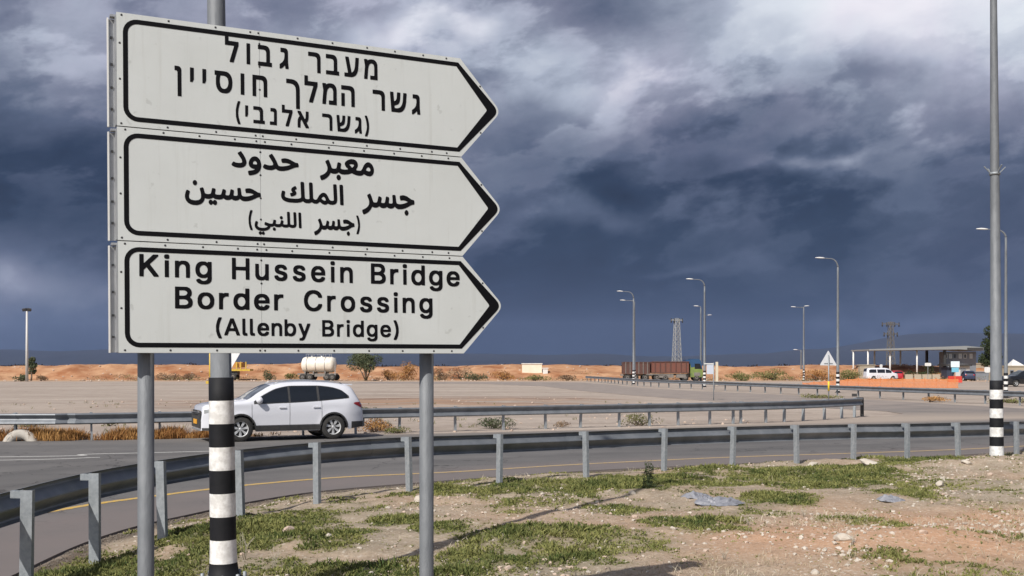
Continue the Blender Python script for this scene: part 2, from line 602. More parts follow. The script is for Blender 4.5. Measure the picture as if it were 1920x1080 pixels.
ax_x = axis(-7, 15, 0.10, -14000, 14000, 1.10)
ax_y = axis(7, 26, 0.10, -2500, 14000, 1.09)
GX, GY = np.meshgrid(ax_x, ax_y)
GZ = gh(GX, GY)
nx, ny = len(ax_x), len(ax_y)
idx = np.arange(nx * ny).reshape(ny, nx)
faces = np.stack([idx[:-1, :-1].ravel(), idx[:-1, 1:].ravel(), idx[1:, 1:].ravel(), idx[1:, :-1].ravel()], 1)
dd = side_dist(GX, GY, E1)
grn = green_at(GX, GY) * (dd > 0.1) * (np.hypot(GX, GY) < 40)
# orange bare soil at the lower right, brown turned earth in the lot
soil = np.clip(np.exp(-(((GX - 6.2) / 4.2) ** 2 + ((GY - 11.4) / 2.4) ** 2)) * 1.3 + fbm(GX * 0.7, GY * 0.7, 3, 14) * 1.0, 0, 1) * (dd > 0)
edge = np.exp(-((dd - 0.12 - fbm(GX * 1.5, GY * 1.5, 3, 66) * 0.5) / 0.22) ** 2).reshape(-1)
edge = np.stack([edge, edge, edge, np.ones_like(edge)], -1)
zone = np.stack([grn, soil, (dd > 0) * 1.0 * (np.hypot(GX, GY) < 60), np.ones_like(grn)], -1).reshape(-1, 4)

gm = bpy.data.materials.new('dry_ground')
gm.use_nodes = True
t = NT(gm.node_tree)
b = t.n['Principled BSDF']
pos = t.node('ShaderNodeNewGeometry').outputs['Position']
att = t.node('ShaderNodeAttribute', attribute_name='zone')
sp = t.node('ShaderNodeSeparateColor')
t.l.new(att.outputs['Color'], sp.inputs[0])
sx = t.node('ShaderNodeSeparateXYZ')
t.l.new(pos, sx.inputs[0])
nbig = t.noise(pos, 0.35, 5, 0.6)
nmid = t.noise(pos, 2.2, 7, 0.62)
nfin = t.noise(pos, 22, 6, 0.7)
nlot = t.noise(t.xyz(t.math('MULTIPLY', sx.outputs[0], 0.30), sx.outputs[1], 0.0), 0.22, 9, 0.68, 0.6)
verge = t.mix(t.remap(nmid, 0.38, 0.62), (0.40, 0.325, 0.245), (0.29, 0.235, 0.175))
verge = t.mix(t.remap(t.noise(pos, 6.0, 8, 0.7), 0.52, 0.66, 0, 0.55), verge, (0.235, 0.205, 0.145))
verge = t.mix(sp.outputs[1], verge, (0.47, 0.29, 0.185))
verge = t.mix(t.remap(nfin, 0.54, 0.66, 0, 0.8), verge, (0.56, 0.50, 0.42))
verge = t.mix(t.remap(nfin, 0.44, 0.32, 0, 0.7), verge, (0.20, 0.145, 0.10))
gcol = t.mix(t.remap(nmid, 0.35, 0.65), (0.10, 0.115, 0.045), (0.17, 0.155, 0.07))
verge = t.mix(t.math('MULTIPLY', sp.outputs[0], 0.7), verge, gcol)
eat = t.node('ShaderNodeAttribute', attribute_name='edge')
verge = t.mix(t.math('MULTIPLY', eat.outputs['Fac'], 0.85), verge, (0.085, 0.065, 0.05))
lot = t.mix(t.remap(nlot, 0.36, 0.62), (0.30, 0.245, 0.205), (0.42, 0.355, 0.30))
lot = t.mix(t.remap(t.noise(pos, 1.3, 8, 0.7), 0.5, 0.7, 0, 0.5), lot, (0.50, 0.43, 0.37))
lot = t.mix(t.remap(t.noise(pos, 0.5, 9, 0.75, 0.8), 0.46, 0.34, 0, 0.6), lot, (0.235, 0.185, 0.155))
# turned brown earth streaks
brn = t.math('MULTIPLY', t.math('MULTIPLY', t.remap(sx.outputs[1], 52, 58), t.remap(sx.outputs[1], 78, 68)), t.math('MULTIPLY', t.remap(sx.outputs[0], -26, -14), t.remap(sx.outputs[0], 9, 4)))
brn = t.math('MULTIPLY', brn, t.remap(t.noise(t.xyz(t.math('MULTIPLY', sx.outputs[0], 0.12), sx.outputs[1], 0), 0.5, 5), 0.40, 0.55))
lot = t.mix(brn, lot, t.mix(t.remap(t.noise(t.xyz(t.math('MULTIPLY', sx.outputs[0], 0.05), sx.outputs[1], 3.0), 0.55, 4), 0.42, 0.58), (0.155, 0.085, 0.055), (0.34, 0.22, 0.15)))
lot = t.mix(t.remap(sx.outputs[1], 145, 165, 0, 0.85), lot, (0.50, 0.30, 0.16))
plain = t.mix(t.remap(t.noise(pos, 0.004, 6), 0.4, 0.6), (0.055, 0.040, 0.032), (0.10, 0.065, 0.048))  # far plain: cloud shade is put into this dark brown
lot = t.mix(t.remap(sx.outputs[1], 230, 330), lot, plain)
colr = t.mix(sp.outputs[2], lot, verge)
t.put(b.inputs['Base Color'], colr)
b.inputs['Roughness'].default_value = 0.95
b.inputs['Specular IOR Level'].default_value = 0.15
bp = t.node('ShaderNodeBump')
bp.inputs['Strength'].default_value = 0.8
bp.inputs['Distance'].default_value = 0.035
t.put(bp.inputs['Height'], t.math('ADD', t.math('MULTIPLY', nfin, 0.7), nmid))
t.l.new(bp.outputs[0], b.inputs['Normal'])
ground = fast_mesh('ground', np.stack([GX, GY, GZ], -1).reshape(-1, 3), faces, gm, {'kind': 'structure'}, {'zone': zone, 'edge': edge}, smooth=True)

# ------------------------------------------------------------------ road sheet
am = bpy.data.materials.new('worn_asphalt')
am.use_nodes = True
t = NT(am.node_tree)
b = t.n['Principled BSDF']
pos = t.node('ShaderNodeNewGeometry').outputs['Position']
sx = t.node('ShaderNodeSeparateXYZ')
t.l.new(pos, sx.inputs[0])
a1 = t.noise(pos, 0.5, 6, 0.6)
a2 = t.noise(pos, 60, 4, 0.7)
a3 = t.noise(t.xyz(t.math('MULTIPLY', sx.outputs[0], 0.12), sx.outputs[1], 0.0), 0.8, 5, 0.6)
c = t.mix(t.remap(a1, 0.3, 0.7), (0.118, 0.113, 0.110), (0.165, 0.156, 0.150))
c = t.mix(t.remap(a3, 0.45, 0.7, 0, 0.5), c, (0.092, 0.09, 0.09))
c = t.mix(t.remap(a2, 0.55, 0.75, 0, 0.5), c, (0.26, 0.245, 0.23))
c = t.mix(t.remap(a2, 0.42, 0.28, 0, 0.5), c, (0.08, 0.08, 0.08))
# wheel tracks, oil, tar patches and cracks
sdn = t.node('ShaderNodeAttribute', attribute_name='from_edge').outputs['Fac']
wob = t.math('ADD', sdn, t.math('MULTIPLY', t.math('SUBTRACT', a1, 0.5), 0.8))
for c0_, am_ in ((3.4, 0.35), (5.1, 0.35), (7.0, 0.30), (8.8, 0.30)):
    q_ = t.math('MULTIPLY', t.math('SUBTRACT', wob, c0_), 2.6)
    q_ = t.math('EXPONENT', t.math('MULTIPLY', t.math('MULTIPLY', q_, q_), -1.0))
    c = t.mix(t.math('MULTIPLY', q_, am_), c, (0.07, 0.068, 0.068))
vor = t.node('ShaderNodeTexVoronoi', feature='DISTANCE_TO_EDGE')
vor.inputs['Scale'].default_value = 0.55
wv_ = t.node('ShaderNodeVectorMath', operation='ADD')
t.l.new(pos, wv_.inputs[0])
nv_ = t.node('ShaderNodeTexNoise')
nv_.inputs['Scale'].default_value = 1.6
nv_.inputs['Detail'].default_value = 6
t.l.new(pos, nv_.inputs['Vector'])
t.l.new(nv_.outputs['Color'], wv_.inputs[1])
t.l.new(wv_.outputs[0], vor.inputs['Vector'])
crk = t.math('MULTIPLY', t.remap(vor.outputs['Distance'], 0.012, 0.004), t.remap(t.noise(pos, 0.16, 3), 0.46, 0.56))
c = t.mix(t.math('MULTIPLY', crk, 0.75), c, (0.03, 0.028, 0.027))
c = t.mix(t.remap(t.noise(pos, 2.4, 3), 0.66, 0.74, 0, 0.4), c, (0.06, 0.058, 0.056))
# pinkish dusty shoulder outside the yellow line
c = t.mix(t.math('MULTIPLY', t.remap(wob, 2.3, 1.3), t.remap(a1, 0.3, 0.6, 0.55, 0.95)), c, (0.175, 0.15, 0.142))
# dust brought in from the lot on the far branch
c = t.mix(t.math('MULTIPLY', t.remap(sx.outputs[1], 36, 62, 0, 0.75), t.remap(a1, 0.25, 0.6, 0.5, 1.0)), c, (0.35, 0.29, 0.25))
# pale dust along the inner shoulder
ds = t.math('MULTIPLY', t.remap(t.math('ADD', t.math('MULTIPLY', sx.outputs[0], -0.42), sx.outputs[1]), 33.0, 35.0), t.remap(sx.outputs[0], -12, 4))
c = t.mix(t.math('MULTIPLY', ds, t.remap(sx.outputs[1], 50, 44, 0, 0.8)), c, (0.40, 0.33, 0.27))
t.put(b.inputs['Base Color'], c)
b.inputs['Roughness'].default_value = 0.85
b.inputs['Specular IOR Level'].default_value = 0.3
bp = t.node('ShaderNodeBump')
bp.inputs['Strength'].default_value = 0.5
bp.inputs['Distance'].default_value = 0.008
t.put(bp.inputs['Height'], a2)
t.l.new(bp.outputs[0], b.inputs['Normal'])
rb = MB()
rb.extrude([(p[0], p[1]) for p in ROAD], -0.06, 0.0)
road = rb.build('road', am, None, {'kind': 'structure'})
bm2 = bmesh.new()
bm2.from_mesh(road.data)
for it in range(9):
    long_ = [e for e in bm2.edges if e.calc_length() > max(0.9, 0.09 * min((v.co.xy.length for v in e.verts)))]
    if not long_:
        break
    bmesh.ops.subdivide_edges(bm2, edges=long_, cuts=1)
    bmesh.ops.triangulate(bm2, faces=[f for f in bm2.faces if len(f.verts) > 3])
bm2.to_mesh(road.data)
bm2.free()
rv_ = np.array([v.co[:] for v in road.data.vertices])
sd_ = -side_dist(rv_[:, 0], rv_[:, 1], E1)
yd_ = np.clip(sd_, 0, 60)
ca_ = road.data.color_attributes.new('from_edge', 'FLOAT_COLOR', 'POINT')
ca_.data.foreach_set('color', np.stack([yd_, yd_, yd_, np.ones_like(yd_)], -1).astype(np.float32).ravel())
print('road verts', len(rv_))

# crumbled lip of old asphalt and dark grit along the near edge
line = MB()


def strip(mb, pts, wd, z, jitter=0.0, dash=None, seed=3):
    r = random.Random(seed)
    P = catmull([(p[0], p[1], 0) for p in pts], 10)
    s = 0.0
    prev = None
    for i in range(len(P)):
        d = (P[min(i + 1, len(P) - 1)] - P[max(i - 1, 0)]).normalized()
        n = Vector((-d.y, d.x, 0))
        j1, j2 = r.uniform(-jitter, jitter), r.uniform(-jitter, jitter)
        a = P[i] + n * (wd / 2 + j1)
        c_ = P[i] - n * (wd / 2 + j2)
        if prev is not None:
            s += (P[i] - P[i - 1]).length
            if dash is None or (s % (dash[0] + dash[1])) < dash[0]:
                mb.add([(prev[0].x, prev[0].y, z), (prev[1].x, prev[1].y, z), (c_.x, c_.y, z), (a.x, a.y, z)], [(0, 1, 2, 3)])
        prev = (a, c_)


YLINE = [from_view(*p) for p in [(120, 955), (200, 942), (300, 929), (450, 911), (640, 895), (850, 885), (1100, 870), (1380, 857)]] + [(8.6, 25.9), (12, 27.3), (17, 30.2), (30, 38)]
YLINE = [(-7.6, 10.5), (-7.45, 13)] + YLINE
strip(line, YLINE, 0.16, 0.004, 0.012)
ypaint = bpy.data.materials.new('yellow_edge_paint')
ypaint.use_nodes = True
t = NT(ypaint.node_tree)
pos = t.node('ShaderNodeNewGeometry').outputs['Position']
sx = t.node('ShaderNodeSeparateXYZ')
t.l.new(pos, sx.inputs[0])
worn = t.math('ADD', t.remap(t.noise(pos, 18, 6, 0.7), 0.42, 0.62), t.remap(sx.outputs[0], -5.5, 0, 0.0, 0.45), clamp=True)
t.put(t.n['Principled BSDF'].inputs['Base Color'], t.mix(worn, (0.62, 0.38, 0.04), (0.34, 0.27, 0.19)))
t.n['Principled BSDF'].inputs['Roughness'].default_value = 0.8
yl = line.build('yellow_edge_line', ypaint, None, {'kind': 'structure'})
line = MB()
WPATH = [(-60, 21.2), (-30, 22.6), (-12, 24.7), (-10.1, 25.5), (-7.4, 26.4), (-4.5, 27.6), (0, 29.2)]
strip(line, WPATH, 0.14, 0.004, 0.01)
strip(line, [(-60, 20.3), (-30, 21.7), (-13, 23.6), (-9.5, 24.6)], 0.12, 0.004, 0.01)
wpaint = mat('white_road_paint', (0.62, 0.61, 0.58), 0.8, 0, (0.36, 0.35, 0.33), 20, 0.35)
wl = line.build('white_road_line', wpaint, None, {'kind': 'structure'})

# ------------------------------------------------------------------ orange earth bank along the far side of the lot
bx = np.arange(-420, 420, 1.0)
by = np.arange(160, 200, 0.8)
BX, BY = np.meshgrid(bx, by)
crest = 2.25 - 0.0016 * (BX + 60) + fbm(BX * 0.05, BX * 0.0, 4, 41) * 1.0 + 0.5 * np.exp(-((BX + 33) / 9) ** 2)
prof = smooth(164, 179, BY + fbm(BX * 0.12, BY * 0.12, 3, 44) * 9) * (1 - smooth(184, 199, BY))
BZ = crest * prof + fbm(BX * 0.35, BY * 0.35, 4, 47) * 1.3 * prof * (1 - 0.5 * smooth(172, 182, BY)) - 0.05
bidx = np.arange(BX.size).reshape(BX.shape)
bf = np.stack([bidx[:-1, :-1].ravel(), bidx[:-1, 1:].ravel(), bidx[1:, 1:].ravel(), bidx[1:, :-1].ravel()], 1)
bm_ = mat('orange_earth', (0.29, 0.125, 0.06), 0.95, 0, (0.52, 0.31, 0.18), 0.30, 0.30, 1.0, 0.7, spec=0.1)
fast_mesh('earth_bank', np.stack([BX, BY, BZ], -1).reshape(-1, 3), bf, bm_, {'kind': 'structure'}, smooth=True)


def bank_z(x, y):
    cr = 2.25 - 0.0016 * (x + 60) + float(fbm(x * 0.05, 0.0, 4, 41)) * 1.0 + 0.5 * math.exp(-((x + 33) / 9) ** 2)
    p = float(smooth(164, 179, y + float(fbm(x * 0.12, y * 0.12, 3, 44)) * 9)) * (1 - float(smooth(184, 199, y)))
    return max(cr * p + float(fbm(x * 0.35, y * 0.35, 4, 47)) * 0.5 * p - 0.05, -0.02)


# ------------------------------------------------------------------ far mountains
mx = np.arange(-14000, 14001, 90.0)
rows = np.linspace(0, 1, 14)
MX, MR = np.meshgrid(mx, rows)
ridge_x = [-14000, -7000, -4800, -4000, -3400, -2900, -2300, -1000, 0, 1200, 2600, 3400, 3900, 4300, 4900, 7000, 14000]
ridge_h = [180, 175, 168, 195, 212, 205, 185, 165, 140, 120, 130, 190, 270, 335, 350, 360, 300]
RH = np.interp(MX, ridge_x, ridge_h) + fbm(MX * 0.0011, MX * 0, 5, 61) * 70
MY = 9000 + MR * 2600
MZ = RH * (np.sin(MR * PI / 2) ** 1.3) + fbm(MX * 0.002, MR * 5, 4, 67) * 60 * MR * (1 - MR) * 3 - 1
mi_ = np.arange(MX.size).reshape(MX.shape)
mf = np.stack([mi_[:-1, :-1].ravel(), mi_[:-1, 1:].ravel(), mi_[1:, 1:].ravel(), mi_[1:, :-1].ravel()], 1)
fast_mesh('mountains', np.stack([MX, MY, MZ], -1).reshape(-1, 3), mf, mat('mountain_rock', (0.020, 0.022, 0.026), 0.95, 0, (0.032, 0.034, 0.038), 0.002, 0.5, spec=0.05), {'kind': 'structure'}, smooth=True)  # dark rock colour carries the cloud shade lying over the range

# ------------------------------------------------------------------ haze
hz = MB()
hx = max(abs(ax_x[0]), ax_x[-1]) * 2 + 200
hz.box((0, (ax_y[0] + ax_y[-1]) / 2, 298), (hx, ax_y[-1] - ax_y[0] + 200, 604))
hm = bpy.data.materials.new('air')
hm.use_nodes = True
t = NT(hm.node_tree)
t.n.clear()
pv = t.node('ShaderNodeVolumePrincipled')
pv.inputs['Color'].default_value = (0.44, 0.58, 0.95, 1)
pv.inputs['Density'].default_value = 0.00003
pv.inputs['Anisotropy'].default_value = 0.0
mo = t.node('ShaderNodeOutputMaterial')
t.l.new(pv.outputs[0], mo.inputs['Volume'])
hz.build('haze', hm, None, {'kind': 'stuff'})

